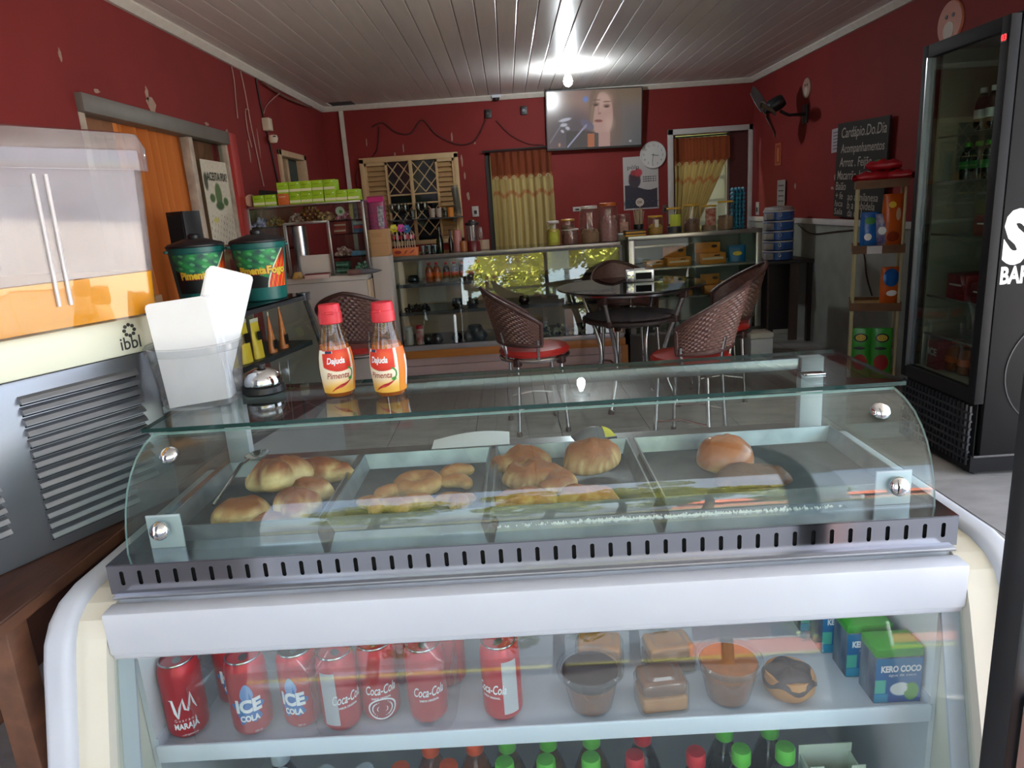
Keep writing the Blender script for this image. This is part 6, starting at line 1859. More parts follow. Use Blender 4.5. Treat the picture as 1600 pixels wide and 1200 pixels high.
# ================================================================== round table and wicker chairs
m_wick = M('brown_wicker', '#4a302a', .45, noise=(60, .6, '#2f1d1a'))
m_wick2 = M('light_brown_wicker', '#6d4f47', .42, noise=(50, .6, '#4c342e'))
m_seat = M('red_vinyl', '#a82a25', .32, noise=(5, .3, '#8f201d'))
m_tubes = M('satin_steel_tube', '#b5b3b2', .22, 1.0)
m_brown = M('brown_plastic', '#3a2622', .5)
def weave(g, fn, nu, nv, th):
    """woven strips: horizontal strands passing in front of and behind the uprights"""
    for j in range(nv):
        v0 = (j + .08) / nv; v1 = (j + .92) / nv
        vs = []; fs = []
        for i in range(nu * 2 + 1):
            u = i / (nu * 2)
            s_ = math.cos(PI * (i + (j % 2) * 1)) * th
            p0, n_ = fn(u, v0); p1, _ = fn(u, v1)
            pm, _ = fn(u, (v0 + v1) / 2)
            vs += [p0 + n_ * s_, pm + n_ * (s_ + th * .7), p1 + n_ * s_]
        for i in range(nu * 2):
            a = i * 3; b = a + 3
            fs += [(a, b, b + 1, a + 1), (a + 1, b + 1, b + 2, a + 2)]
        g.add(vs, fs)
def make_chair():
    """seat faces +x; the curved woven back is highest behind (-x) and falls towards both arm ends"""
    t = thing('wicker_chair', '-', 'chair', (0, 0, 0), 0, 'wicker chairs with red seats')
    hs = .505
    G().lathe([(0, hs - .012), (.205, hs - .012), (.222, hs - .004), (.226, hs + .012), (.21, hs + .032), (.15, hs + .042), (0, hs + .046)], 40).build('seat', m_seat, t)
    G().tube([(.215 * math.cos(2 * PI * k / 40), .215 * math.sin(2 * PI * k / 40), hs - .026) for k in range(40)], .0125, 8, closed=True).build('seat_ring', m_tubes, t)
    A0_, A1_ = R_(88), R_(272)
    def shell(u, v):
        a = A0_ + (A1_ - A0_) * u
        b = abs(u - .5) * 2                           # 0 at the back, 1 at the arm ends
        top = .93 - .22 * b ** 1.4; bot = .590 - .015 * b
        z = bot + (top - bot) * v
        r = .228 + .075 * (1 - b ** 2) * v + .012 * v
        p = Vector((r * math.cos(a), r * math.sin(a), z)); n_ = Vector((math.cos(a), math.sin(a), 0))
        return p, n_
    g = G(); weave(g, shell, 24, 17, .0045)
    g.build('woven_back', m_wick2, t, smooth=True, fix=False, solid=.0)
    g = G()
    g.grid(lambda u, v: shell(u, v)[0] - shell(u, v)[1] * .002, 60, 8)
    g.build('back_lining', m_wick2, t)
    P = [shell(k / 40, 1.0)[0] for k in range(41)] + [shell(1, 1 - k / 10)[0] for k in range(1, 11)] + [shell(1 - k / 40, 0)[0] for k in range(1, 41)] + [shell(0, k / 10)[0] for k in range(1, 10)]
    G().tube(P, .013, 8, closed=True).build('back_rim', m_wick, t)
    for k, deg in enumerate((50, 130, 230, 310)):
        a = R_(deg)
        c_, s_ = math.cos(a), math.sin(a)
        G().tube([(.212 * c_, .212 * s_, hs - .03), (.222 * c_, .222 * s_, .30), (.245 * c_, .245 * s_, .012)], .0125, 10).build('leg', m_tubes, t)
        G().lathe([(.016, 0), (.019, .004), (.017, .028), (.013, .032)], 12, c=(.245 * c_, .245 * s_, 0)).build('foot_cap', m_brown, t)
        G().cbox((0, 0, 0), (.05, .045, .052), T_at((.214 * c_, .214 * s_, hs - .036), rz=a)).build('corner_joint', m_brown, t, bevel=.010, seg=3)
    for u in (.03, .35, .65, .97):
        p, n_ = shell(u, 0.02); q = Vector((.213 * math.cos(A0_ + (A1_ - A0_) * u), .213 * math.sin(A0_ + (A1_ - A0_) * u), hs - .03))
        G().tube([q, p, shell(u, .25)[0]], .011, 8).build('back_support', m_tubes, t)
    for z, r in ((.17, .2),):
        for d0 in (50, 230):
            a, b = R_(d0), R_(d0 + 80)
            rr_ = .233
            G().tube([(rr_ * math.cos(a), rr_ * math.sin(a), z), (.17 * math.cos((a + b) / 2), .17 * math.sin((a + b) / 2), z + .02), (rr_ * math.cos(b), rr_ * math.sin(b), z)], .008, 8).build('stretcher', m_tubes, t)
    return t
ch = make_chair()
for k, (x, y, rz, lab) in enumerate((
        (.120, 4.43, R_(8), 'brown wicker chair with red seat left of the round table, back turned left'),
        (.985, 3.90, R_(150), 'nearest brown wicker chair, big woven back to the right of its red seat'),
        (.90, 5.42, R_(-75), 'brown wicker chair behind the round table, seen under the tabletop'),
        (1.42, 4.86, R_(172), 'brown wicker chair mostly hidden behind the nearest chair'),
        (-1.09, 4.93, R_(88), 'brown wicker chair by the sweets cabinet, its woven back towards us'))):
    if k == 0:
        ch.location = (x, y, 0); ch.rotation_euler = (0, 0, rz); ch['label'] = lab
    else:
        again(ch, (x, y, 0), rz, lab)

rt = thing('round_table', 'round table with dark glass top, steel legs and woven lower shelf', 'table', (.815, 4.86, 0), R_(10))
rT = .500; zT = .826
m_smoke = glass('smoked_table_glass', '#5a5250', .09)
g = G(); g.lathe([(0, zT), (rT - .003, zT), (rT, zT + .003), (rT, zT + .008), (rT - .003, zT + .011), (0, zT + .011)], 64)
g.build('glass_top', [m_smoke], rt)
G().tube([(rT * math.cos(2 * PI * k / 64), rT * math.sin(2 * PI * k / 64), zT + .0055) for k in range(64)], .0058, 6, closed=True).build('glass_edge', M('dark_glass_rim', '#1a1c1c', .15), rt)
G().tube([(.40 * math.cos(2 * PI * k / 48), .40 * math.sin(2 * PI * k / 48), zT - .020) for k in range(48)], .0165, 8, closed=True).build('top_ring', m_tubes, rt)
for k in range(4):
    a = R_(45 + 90 * k); c_, s_ = math.cos(a), math.sin(a)
    pr = [(.40, zT - .03), (.37, .74), (.325, .62), (.275, .50), (.245, .40), (.24, .30), (.265, .18), (.32, .06), (.345, .012)]
    G().tube([(r * c_, r * s_, z) for r, z in pr], .016, 10).build('leg', m_tubes, rt)
    G().cbox((0, 0, 0), (.06, .05, .06), T_at((.385 * c_, .385 * s_, zT - .045), rz=a)).build('leg_joint', m_brown, rt, bevel=.012, seg=3)
    G().cbox((0, 0, 0), (.055, .045, .05), T_at((.318 * c_, .318 * s_, .61), rz=a)).build('shelf_joint', m_brown, rt, bevel=.012, seg=3)
    G().lathe([(.018, 0), (.021, .004), (.018, .03)], 12, c=(.345 * c_, .345 * s_, 0)).build('foot_cap', m_brown, rt)
m_dwick = M('dark_wicker', '#2d2220', .5, noise=(60, .6, '#463733'))
sh = G().lathe([(0, .590), (.315, .590), (.335, .600), (.335, .618), (.315, .626), (0, .626)], 48).build('lower_shelf', m_dwick, rt)
g = G()
for k in range(18):
    y = -.29 + .58 * k / 17; L = math.sqrt(max(0, .31 ** 2 - y * y))
    if L > .02: g.tube([(-L, y, .6285), (L, y, .6285)], .006, 5)
g.build('shelf_weave', m_dwick, sh)
nd = thing('napkin_dispenser', 'stainless napkin dispenser box on the round glass table', 'dispenser', (.905, 4.98, zT + .0115), R_(-8))
bx('shell', m_alu, nd, -.095, .095, -.05, .05, 0, .085, bevel=.004)
bx('front_plate', m_chrome, nd, -.095, -.045, -.0525, -.05, .006, .080, bevel=.001)
bx('opening', m_dark, nd, -.03, .08, -.0515, -.05, .02, .066)
bx('napkins', m_nap, nd, -.035, .035, -.03, .03, .0852, .090)

# ================================================================== tall black drinks fridge on the right
m_fblk = M('black_fridge_sheet', '#161618', .6, noise=(4, .3, '#1d1d20'), spec=.2)
fx0, fx1, fy0, fy1 = 2.13, 2.765, 3.165, 3.80
tf = thing('drinks_fridge', 'tall black glass-door drinks fridge with white lettering on its side', 'fridge', (fx0, fy0, 0))
Wf, Df, Hf = fx1 - fx0, fy1 - fy0, 2.04
bx('side_panel', m_fblk, tf, .05, Wf, 0, .03, .10, Hf, bevel=.004)
bx('side_panel', m_fblk, tf, .05, Wf, Df - .03, Df, .10, Hf, bevel=.004)
bx('rear_panel', m_fblk, tf, Wf - .03, Wf, .03, Df - .03, .10, Hf)
bx('top_panel', m_fblk, tf, .05, Wf, .0, Df, Hf - .03, Hf + .01, bevel=.004)
m_fin = M('grey_green_liner', '#9da095', .5, noise=(4, .3, '#8c8f84'))
bx('liner_rear', m_fin, tf, Wf - .06, Wf - .03, .03, Df - .03, .42, Hf - .03)
bx('liner_side', m_fin, tf, .08, Wf - .03, Df - .045, Df - .03, .42, Hf - .03)
bx('liner_side', m_fin, tf, .08, Wf - .03, .03, .045, .42, Hf - .03)
bx('liner_floor', m_fin, tf, .06, Wf - .03, .03, Df - .03, .40, .42)
bx('fill_strip', M('fridge_fill_glow', '#e9f0dc', .4, emit=3.0), tf, .060, .075, .056, .066, .50, Hf - .12)  # made-up glowing strip behind the near stile, lifts the dim interior
bx('machine_box', m_fblk, tf, .06, Wf - .03, .03, Df - .03, .10, .40)
# door: frame of four bars and a double pane, on the -x face
for nm, a, b, c, d in (('door_stile', 0, .055, .36, Hf), ('door_stile', Df - .045, Df, .36, Hf), ('door_rail', .055, Df - .045, Hf - .06, Hf), ('door_rail', .055, Df - .045, .36, .425)):
    bx(nm, m_fblk, tf, 0, .045, a, b, c, d, bevel=.003)
bx('chrome_strip', m_alu, tf, -.004, .02, Df - .052, Df - .044, .42, Hf - .06)
bx('door_glass', glass('fridge_door_glass', '#d3dbd5', .05), tf, .015, .021, .055, Df - .045, .425, Hf - .06)
bx('display', M('dark_display', '#0a0608', .2), tf, -.003, 0, .012, .050, Hf - .105, Hf - .07)
letters('lettering', '03', M('red_led', '#ff1418', .4, emit=5.0), tf, .034, frame_T((-.0036, .031, Hf - .0875), (0, -1, 0), (0, 0, 1)), bold=.01)
for k, z in enumerate((1.60, 1.38, 1.12, .80, .60)):
    g = G()
    for q in range(14): g.tube([(.09, .06 + q * .038, z), (Wf - .07, .06 + q * .038, z)], .003, 4)
    g.tube([(.085, .05, z), (.085, Df - .05, z)], .006, 6); g.tube([(Wf - .075, .05, z), (Wf - .075, Df - .05, z)], .006, 6)
    g.build('wire_shelf', m_alu, tf)
# front grille at the bottom: slotted basket-like cover
for k in range(7):
    z = .075 + k * .038
    bx('grille_bar', M('dark_grille', '#202228', .45), tf, .0, .012, .02, Df - .02, z, z + .010)
for k in range(20):
    y = .03 + k * (Df - .06) / 19
    bx('grille_bar', M('dark_grille'), tf, .001, .011, y - .004, y + .004, .05, .345)
bx('grille_back', m_dark, tf, .03, .035, .02, Df - .02, .04, .36)
bx('plinth', m_fblk, tf, .012, Wf, .005, Df - .005, .02, .10)
bx('base_strip', M('dull_steel', '#5f5d5c', .4, .6), tf, .02, Wf, -.004, .0, .095, .105)
for x in (.06, Wf - .06):
    for y in (.05, Df - .05):
        G().lathe([(.02, 0), (.02, .022)], 10, c=(x, y, 0)).build('foot', m_black, tf)
letters('lettering', 'S', m_ink_w, tf, .30, frame_T((.115, -.0015, 1.115), (1, 0, 0), (0, 0, 1)), bold=.06, width=.115)
letters('lettering', 'BAR', m_ink_w, tf, .105, frame_T((.125, -.0015, .955), (1, 0, 0), (0, 0, 1)), bold=.035, width=.135)
G().tube([(.40 + .27 * math.cos(2 * PI * k / 60), -.0018, .50 + .27 * math.sin(2 * PI * k / 60)) for k in range(60)], .004, 4, closed=True).build('ring_print', M('dark_grey_decal', '#2f2f33', .5), tf)
# bottles and packs on the fridge shelves
def fp(x, y, z): return (fx0 + x, fy0 + y, z)
for k in range(4):
    soda(0, 0, m_cola, 'w', 'w', 'dark bottle on the top shelf of the tall fridge, %s from the front' % order[k], .20, .034, name='soda_bottle', group='bottles in the tall fridge').location = fp(.16, .14 + k * .08, 1.603)
for k in range(3):
    soda(0, 0, m_guar, 'g', 'g', 'green bottle on the second shelf of the tall fridge, %s from the front' % order[k], .18, .034, name='soda_bottle', group='bottles in the tall fridge').location = fp(.16, .30 + k * .08, 1.383)
for k in range(2):
    soda(0, 0, m_cola, 'r', 'r', 'red labelled bottle on the second shelf of the tall fridge, %s from the front' % order[k], .18, .036, name='soda_bottle', group='bottles in the tall fridge').location = fp(.16, .12 + k * .08, 1.383)
m_pack = M('red_multipack', '#8f2230', .4, noise=(20, .4, '#6e1822'))
for k, (y, z, w, h, lab) in enumerate(((.18, 1.123, .18, .10, 'red can pack on the third shelf of the tall fridge'), (.36, .803, .16, .13, 'red can pack on the fourth shelf of the tall fridge, farther one'), (.17, .803, .16, .10, 'red can pack on the fourth shelf of the tall fridge, nearer one'))):
    t = thing('can_pack', lab, 'pack', fp(.18, y, z), 0, 'red can packs in the tall fridge')
    bx('pack', m_pack, t, -.09, .09, -w / 2, w / 2, 0, h, bevel=.012)
    bx('pale_band', m_ink_w, t, -.0915, -.090, -w * .3, w * .3, h * .55, h * .62)
for k in range(4):
    soda(0, 0, m_oran, 'o', 'o', 'large orange soda bottle at the bottom of the tall fridge, %s from the front' % order[k], .165, .045, name='soda_bottle', group='bottles in the tall fridge').location = fp(.16, .12 + k * .10, .42)
ib = thing('soda_carton', 'dark red pack with ICE lettering at the bottom of the tall fridge', 'pack', fp(.13, .49, .4205))
bx('pack', m_pack, ib, -.05, .10, -.045, .045, 0, .15, bevel=.004)
letters('lettering', 'ICE', m_ink_w, ib, .05, frame_T((-.0512, 0, .09), (0, -1, 0), (0, 0, 1)), bold=.04, width=.075)

# ================================================================== card snack rack
m_rk = M('brown_printed_card', '#5e3a1e', .6, noise=(14, .5, '#7a5228'))
m_rkp = M('tan_rack_top', '#a5854f', .6, noise=(10, .4, '#8e6f3e'))
m_rod = M('clear_yellow_rod', '#b9ad84', .3)
sr = thing('snack_rack', 'brown card snack rack with four shelves on pale rods by the right wall', 'rack', (2.505, 4.86, 0), R_(-24))
rw, rd = .300, .300
for k, z in enumerate((.035, .555, 1.385)):
    pass
levels = (.06, .58, .965, 1.385)
for z in levels:
    bx('shelf', m_rkp, sr, -rw / 2, rw / 2, -rd / 2, rd / 2, z, z + .012)
    for a, b, c, d in ((-rw / 2 - .004, rw / 2 + .004, -rd / 2 - .006, -rd / 2), (-rw / 2 - .004, rw / 2 + .004, rd / 2, rd / 2 + .006), (-rw / 2 - .006, -rw / 2, -rd / 2, rd / 2), (rw / 2, rw / 2 + .006, -rd / 2, rd / 2)):
        bx('card_edge', m_rk, sr, a, b, c, d, z - .020, z + .034)
    # small oval emblem on the right-hand face
    T = frame_T((rw / 2 + .0064, .0, z + .007), (0, 1, 0), (0, 0, 1))
    P = [T @ Vector((.055 * math.copysign(abs(math.cos(a)) ** .5, math.cos(a)), .013 * math.copysign(abs(math.sin(a)) ** .5, math.sin(a)), .0004)) for a in [2 * PI * q / 32 for q in range(32)]]
    G().tube(P, .0022, 4, closed=True).build('emblem', M('pale_yellow_print', '#b5a66a', .6), sr)
for x in (-rw / 2 + .012, rw / 2 - .012):
    for y in (-rd / 2 + .012, rd / 2 - .012):
        G().tube([(x, y, 0), (x, y, 1.40)], .009, 8).build('rod', m_rod, sr)
bx('white_tag', M('white_card'), sr, -.07, .02, -rd / 2 - .0085, -rd / 2 - .0065, .945, .995)
def rk(x, y, z):
    c_, s_ = math.cos(R_(-24)), math.sin(R_(-24))
    return (2.505 + x * c_ - y * s_, 4.86 + x * s_ + y * c_, z)
def snack(name, label, x, y, z, w, h, th, rz, mat, pats, group, lean=0.0, lie=False):
    t = thing(name, label, 'snack bag', rk(x, y, z), 0, group, rot=(R_(-90) + lean if lie else lean, 0, R_(-24) + rz))
    def fn(u, v):
        a = 2 * PI * u
        pinch = math.sin(PI * min(1, max(0, v * .94 + .03))) ** .35
        wav = 1 + .03 * math.sin(v * 25 + u * 12)
        return (w / 2 * math.copysign(abs(math.cos(a)) ** .7, math.cos(a)) * (.93 + .07 * pinch), th / 2 * math.sin(a) * pinch * wav, h * v)
    G().grid(fn, 28, 20, True).build('bag', mat, t)
    for (cx, cz, rx_, rz_, m_) in pats:
        G().grid(lambda u, v: (w * (cx + rx_ * math.cos(2 * PI * u) * v), -th / 2 * max(.2, math.sin(PI * min(.97, max(.03, cz + rz_ * math.sin(2 * PI * u) * v)))) ** .35 * max(.25, 1 - abs(2 * (cx + rx_ * math.cos(2 * PI * u) * v)) ** 3) ** .5 - .0025, h * (cz + rz_ * math.sin(2 * PI * u) * v)), 20, 5, True).build('print', m_, t, fix=False)
    return t
m_bgreen = M('green_foil_bag', '#3a9a32', .3, noise=(12, .4, '#2c7a26')); m_bred = M('red_foil_bag', '#b01c28', .25, noise=(14, .5, '#8a141e')); m_borg = M('orange_foil_bag', '#c85a1a', .3, noise=(10, .4, '#b04812'))
m_bblue = M('blue_foil_bag', '#1d5fae', .25, noise=(14, .4, '#154a8a')); m_pr_r = M('red_print', '#a02a24', .4); m_pr_k = M('black_print', '#14130f', .4); m_pr_y = M('yellow_print'); m_pr_w = M('white_print')
zr = levels
GS = 'snack bags on the card rack'
for x, y, rz, lab in ((-.075, -.085, 0, 'green snack bag with a yellow patch at the rack bottom, the left one'), (.055, -.085, R_(4), 'green snack bag with a yellow patch at the rack bottom, the right one')):
    snack('snack_bag', lab, x, y, zr[0] + .0125, .135, .36, .06, rz, m_bgreen, ((0, .82, .32, .085, m_pr_k), (0, .82, .24, .06, m_pr_y), (-.05, .62, .28, .03, m_pr_k), (.0, .34, .34, .16, m_pr_r)), GS)
snack('snack_bag', 'upright red snack bag at the right of the rack bottom, upper look', .10, .05, zr[0] + .0125, .12, .32, .06, R_(70), m_bred, ((0, .5, .3, .1, m_pr_w),), GS)
snack('snack_bag', 'blue topped orange bag on the second rack shelf by the fridge', .085, -.03, zr[1] + .0125, .12, .25, .06, R_(20), m_borg, ((0, .72, .44, .24, m_bblue), (.05, .30, .30, .08, m_pr_w)), GS)
snack('snack_bag', 'blue foil bag on the third rack shelf, leaning left', -.055, -.05, zr[2] + .0125, .115, .235, .06, R_(6), m_bblue, ((-.1, .3, .2, .1, m_pr_w), (0, .75, .3, .1, M('green_label'))), GS, lean=R_(-5))
snack('snack_bag', 'silver and purple bag on the third rack shelf, in the middle', .02, -.04, zr[2] + .0125, .10, .22, .055, R_(0), M('purple_foil_bag', '#4a3f7a', .25, noise=(20, .8, '#b8b4c4')), ((0, .5, .25, .12, m_pr_w),), GS)
snack('snack_bag', 'tall orange bag on the third rack shelf', .078, -.03, zr[2] + .0125, .13, .345, .07, R_(14), m_borg, ((-.1, .80, .18, .06, m_pr_y), (.2, .62, .12, .12, M('pale_print', '#c9a888', .5)), (0, .2, .3, .1, M('deep_orange_print', '#8a2f10', .4))), GS)
snack('snack_bag', 'second tall orange bag pushed to the fridge side of the rack', .118, .085, zr[2] + .0125, .10, .33, .05, R_(70), m_borg, ((0, .85, .2, .05, m_pr_k), (0, .6, .2, .1, M('pale_print'))), GS)
for k, (x, y, z, rz, lab) in enumerate(((-.06, -.06, 1.3975, R_(10), 'red foil bag lying flat on the left of the rack top'), (.08, -.05, 1.3975, R_(-14), 'red foil bag lying flat on the right of the rack top'), (.0, .08, 1.3975, R_(30), 'red foil bag lying at the back of the rack top'), (.01, -.02, 1.4680, R_(-4), 'red foil bag on top of the heap on the rack'))):
    t = thing('snack_bag', lab, 'snack bag', rk(x, y, z), R_(-24) + rz, 'red foil bags on the rack top')
    G().grid(lambda u, v: (.105 * (2 * v - 1), .085 * math.cos(2 * PI * u) * (1 - .1 * abs(2 * v - 1)), .040 + .039 * math.sin(2 * PI * u) * math.sin(PI * min(.97, max(.03, v))) ** .3 * (1 + .15 * math.sin(v * 19 + u * 9 + k))), 24, 22, True).build('bag', m_bred, t)
    G().grid(lambda u, v: (-.03 + .04 * math.cos(2 * PI * u) * v, -.0 + .02 * math.sin(2 * PI * u) * v, .0815 - .01 * v), 14, 3, True).build('print', (m_pr_w, M('green_label'))[k % 2], t)

# ================================================================== stacked lunch tins on a dark stand
ds = thing('dark_stand', 'dark wooden stand under the blue lunch tin stack', 'stand', (2.585, 6.72, 0))
bx('top', M('dark_stained_wood', '#2a1d1a', .5, noise=(8, .5, '#1c1311')), ds, -.24, .19, -.24, .24, .735, .765, bevel=.004)
for x in (-.21, .15):
    for y in (-.21, .17):
        bx('leg', M('dark_stained_wood'), ds, x, x + .045, y, y + .045, 0, .735)
bx('rear_board', M('dark_stained_wood'), ds, -.2, .18, .20, .215, .05, .735)
bx('side_board', M('brown_board', '#4b3830', .6, noise=(6, .5, '#3a2b25'), stretch=(6, 6, 1)), ds, -.02, .06, -.215, -.20, .02, .735)
m_tblue = M('blue_enamel', '#2b4f8f', .35, noise=(4, .3, '#234279')); m_tgrey = M('grey_plastic_clasp', '#8d8784', .5)
tn = thing('lunch_tin_stack', 'stack of blue lunch tins with grey clasps on the dark stand', 'lunch tins', (2.505, 6.66, .7655))
for k in range(5):
    z = k * .090
    tk = G().lathe([(.0, z), (.120, z), (.132, z + .008), (.134, z + .080), (.130, z + .084), (0, z + .084)], 36).build('tin', m_tblue, tn)
    G().lathe([(.1345, z + .076), (.138, z + .078), (.138, z + .086), (.1345, z + .088)], 36, caps=False).build('pale_rim', M('pale_rim', '#b5b0ac', .4), tk)
    G().cbox((-.115, -.075, z + .040), (.075, .06, .058)).build('clasp', m_tgrey, tk, bevel=.004)
    G().tube([(-.035 + .012 * math.cos(a), -.133, z + .052 + .016 * math.sin(a)) for a in [2 * PI * q / 12 for q in range(12)]], .003, 5, closed=True).build('wire_catch', m_alu, tk)
G().lathe([(.13, .448), (.133, .452), (.120, .478), (.06, .486), (0, .486)], 36).build('lid', m_tgrey, tn)
lfl = thing('hanging_leaflet', 'grey printed leaflet hanging on the wall above the lunch tins', 'leaflet', (XR - .02, 7.30, 1.33))
bx('sheet', M('grey_leaflet', '#8f8a86', .7, noise=(14, .5, '#a9a4a0')), lfl, -.004, 0, -.10, .10, -.15, .16)
for k in range(5): bx('print_line', M('dark_print_line', '#4a4642', .7), lfl, -.006, -.004, -.07, .07, .10 - k * .05, .112 - k * .05)

# ================================================================== on the walls
# television
TVX, TVZ = 1.02, 2.275
tv = thing('television', 'wall television near the ceiling showing a singer at a microphone', 'television', (TVX, YB - .115, TVZ), rot=(R_(4), R_(1.2), 0))
tw_, th_ = 1.045, .615
bx('case', m_black, tv, -tw_ / 2, tw_ / 2, 0, .045, -th_ / 2, th_ / 2, bevel=.005)
bx('bezel_bottom', m_black, tv, -tw_ / 2, tw_ / 2, -.006, 0, -th_ / 2, -th_ / 2 + .022)
bx('bezel_top', m_black, tv, -tw_ / 2, tw_ / 2, -.006, 0, th_ / 2 - .010, th_ / 2)
bx('bezel_side', m_black, tv, -tw_ / 2, -tw_ / 2 + .010, -.006, 0, -th_ / 2, th_ / 2)
bx('bezel_side', m_black, tv, tw_ / 2 - .010, tw_ / 2, -.006, 0, -th_ / 2, th_ / 2)
bx('wall_bracket', m_dkalu, tv, -.15, .15, .045, .10, -.15, .15)
def tv_img(U, V):
    W = 1.78
    X = U * W
    c = [96 - 30 * V + 30 * np.exp(-((U - .35) / .3) ** 2), 84 - 10 * V + 6 * np.exp(-((U - .35) / .3) ** 2), 96 - 6 * V]
    c = blend(c, (150, 118, 100), oval(U, V, .10, .85, .22, .6, .8) * .7)
    c = blend(c, (176, 140, 128), oval(U, V, .36, .85, .2, .35, .9) * .8)
    c = blend(c, (70, 66, 84), oval(U, V, .25, .3, .22, .35, .6) * .8)
    c = blend(c, (98, 100, 104), sstep(.70, .78, U))
    c = blend(c, (112, 100, 84), sstep(.66, .74, U) * sstep(.6, .95, V))
    # hair
    c = blend(c, (128, 106, 92), oval(U, V, .60, .62, .155, .62, .12))
    c = blend(c, (104, 92, 88), oval(U, V, .735, .35, .06, .5, .4) * .9)
    # face, neck
    c = blend(c, (196, 160, 152), oval(U, V, .585, .55, .115, .40, .08))
    c = blend(c, (214, 180, 168), oval(U, V, .60, .80, .08, .14, .6) * .8)
    c = blend(c, (190, 152, 146), (U > .545) * (U < .67) * (V < .26))
    c = blend(c, (222, 190, 176), oval(U, V, .66, .40, .05, .12, .7) * .5)
    # hair strands on the left of the face
    d = np.abs(U - (.475 + .10 * np.clip(V - .45, 0, 1) ** 1.5 * 1.6))
    c = blend(c, (140, 116, 100), (1 - sstep(.006, .022, d)) * (V > .42))
    # eyes, brows, nose, mouth
    for ex, ey in ((.518, .735), (.632, .700)):
        c = blend(c, (120, 84, 80), oval(U, V, ex, ey + .012, .036, .034, .4) * .7)
        c = blend(c, (46, 34, 36), oval(U, V, ex, ey, .022, .018, .2))
        c = blend(c, (112, 84, 76), oval(U, V, ex + .004, ey + .085, .045, .012, .3) * .8)
    c = blend(c, (150, 108, 104), oval(U, V, .556, .585, .018, .02, .4) * .8)
    c = blend(c, (176, 134, 126), oval(U, V, .545, .66, .008, .08, .5) * .6)
    c = blend(c, (148, 76, 76), oval(U, V, .545, .455, .044, .026, .2, -.15))
    c = blend(c, (96, 48, 52), oval(U, V, .545, .458, .036, .007, .3, -.15))
    # orange sleeve, dark clothing
    c = blend(c, (40, 40, 52), (U > .20) * (U < .545) * (V < .20 + .10 * np.sin(U * 5)) * .9)
    c = blend(c, (200, 108, 62), (U > .43) * (U < .50) * (V < .24) * .9)
    # microphone and stand
    c = blend(c, (96, 96, 128), oval(U, V, .425, .40, .055, .105, .1, .5))
    c = blend(c, (166, 168, 200), oval(U, V, .40, .36, .05, .015, .3, 1.2) * .8)
    ln = np.abs((V - .02) - (U - .215) / (.375 - .215) * .30)
    c = blend(c, (176, 178, 214), (1 - sstep(.012, .03, ln)) * (U > .21) * (U < .385))
    ln = np.abs((V - .10) - (U - .02) / (.16 - .02) * .34)
    c = blend(c, (128, 126, 140), (1 - sstep(.012, .03, ln)) * (U > .02) * (U < .17))
    for bx_, by_, rx_, ry_ in ((.19, .50, .07, .028), (.175, .41, .04, .03), (.215, .35, .022, .035), (.16, .30, .016, .03)):
        c = blend(c, (206, 206, 224), oval(U, V, bx_, by_, rx_, ry_, .3, .35))
    c = blend(c, (112, 150, 226), oval(U, V, .41, .84, .028, .05, .6))
    c = blend(c, (206, 150, 128), oval(U, V, .125, .06, .012, .035, .4))
    c = blend(c, (220, 220, 226), oval(U, V, .885, .075, .014, .02, .5) * .8)
    return c
m_tvs = M('lit_screen', '#ffffff', .2, vcol=True, emit=.26, spec=.4)
_nt = m_tvs.node_tree
painted('screen_picture', frame_T((0, -.0075, .005), (1, 0, 0), (0, 0, 1)), tw_ - .02, th_ - .032, 180, 104, tv_img, m_tvs, tv)
# its base colour is black glass; only the lit picture shows
_b = _nt.nodes['Principled BSDF']
for l in list(_nt.links):
    if l.to_socket == _b.inputs['Base Color']: _nt.links.remove(l)
_b.inputs['Base Color'].default_value = (.01, .01, .012, 1)

# clock
ck = thing('wall_clock', 'round white wall clock showing about half past three', 'clock', (1.675, YB - .012, 1.865), rot=(R_(0), R_(3), 0))
T = T_at((0, 0, 0), rx=PI / 2)
G().lathe([(0, -.010), (.140, -.010), (.146, -.004), (.146, .012), (.140, .018), (.134, .016), (.133, .010), (0, .010)], 56, T=T).build('face', M('white_clock_plastic', '#c3c0bf', .4), ck)
for k in range(1, 13):
    a = PI / 2 - 2 * PI * k / 12
    letters('numeral', str(k), M('grey_ink'), ck, .034, frame_T((.105 * math.cos(a), -.0108, .105 * math.sin(a)), (1, 0, 0), (0, 0, 1)))
for ang, L, w_, nm in ((-7, .062, .006, 'hour_hand'), (-95, .092, .0042, 'minute_hand')):
    a = R_(ang)
    G().box(-.018, L, -w_ / 2, w_ / 2, 0, .002, T_at((0, -.013, 0), rx=PI / 2) @ Matrix.Rotation(a, 4, 'Z')).build(nm, m_black, ck)
G().lathe([(0, 0), (.006, 0), (.006, .006), (0, .006)], 14, T=T_at((0, -.012, 0), rx=PI / 2)).build('hub', m_black, ck)
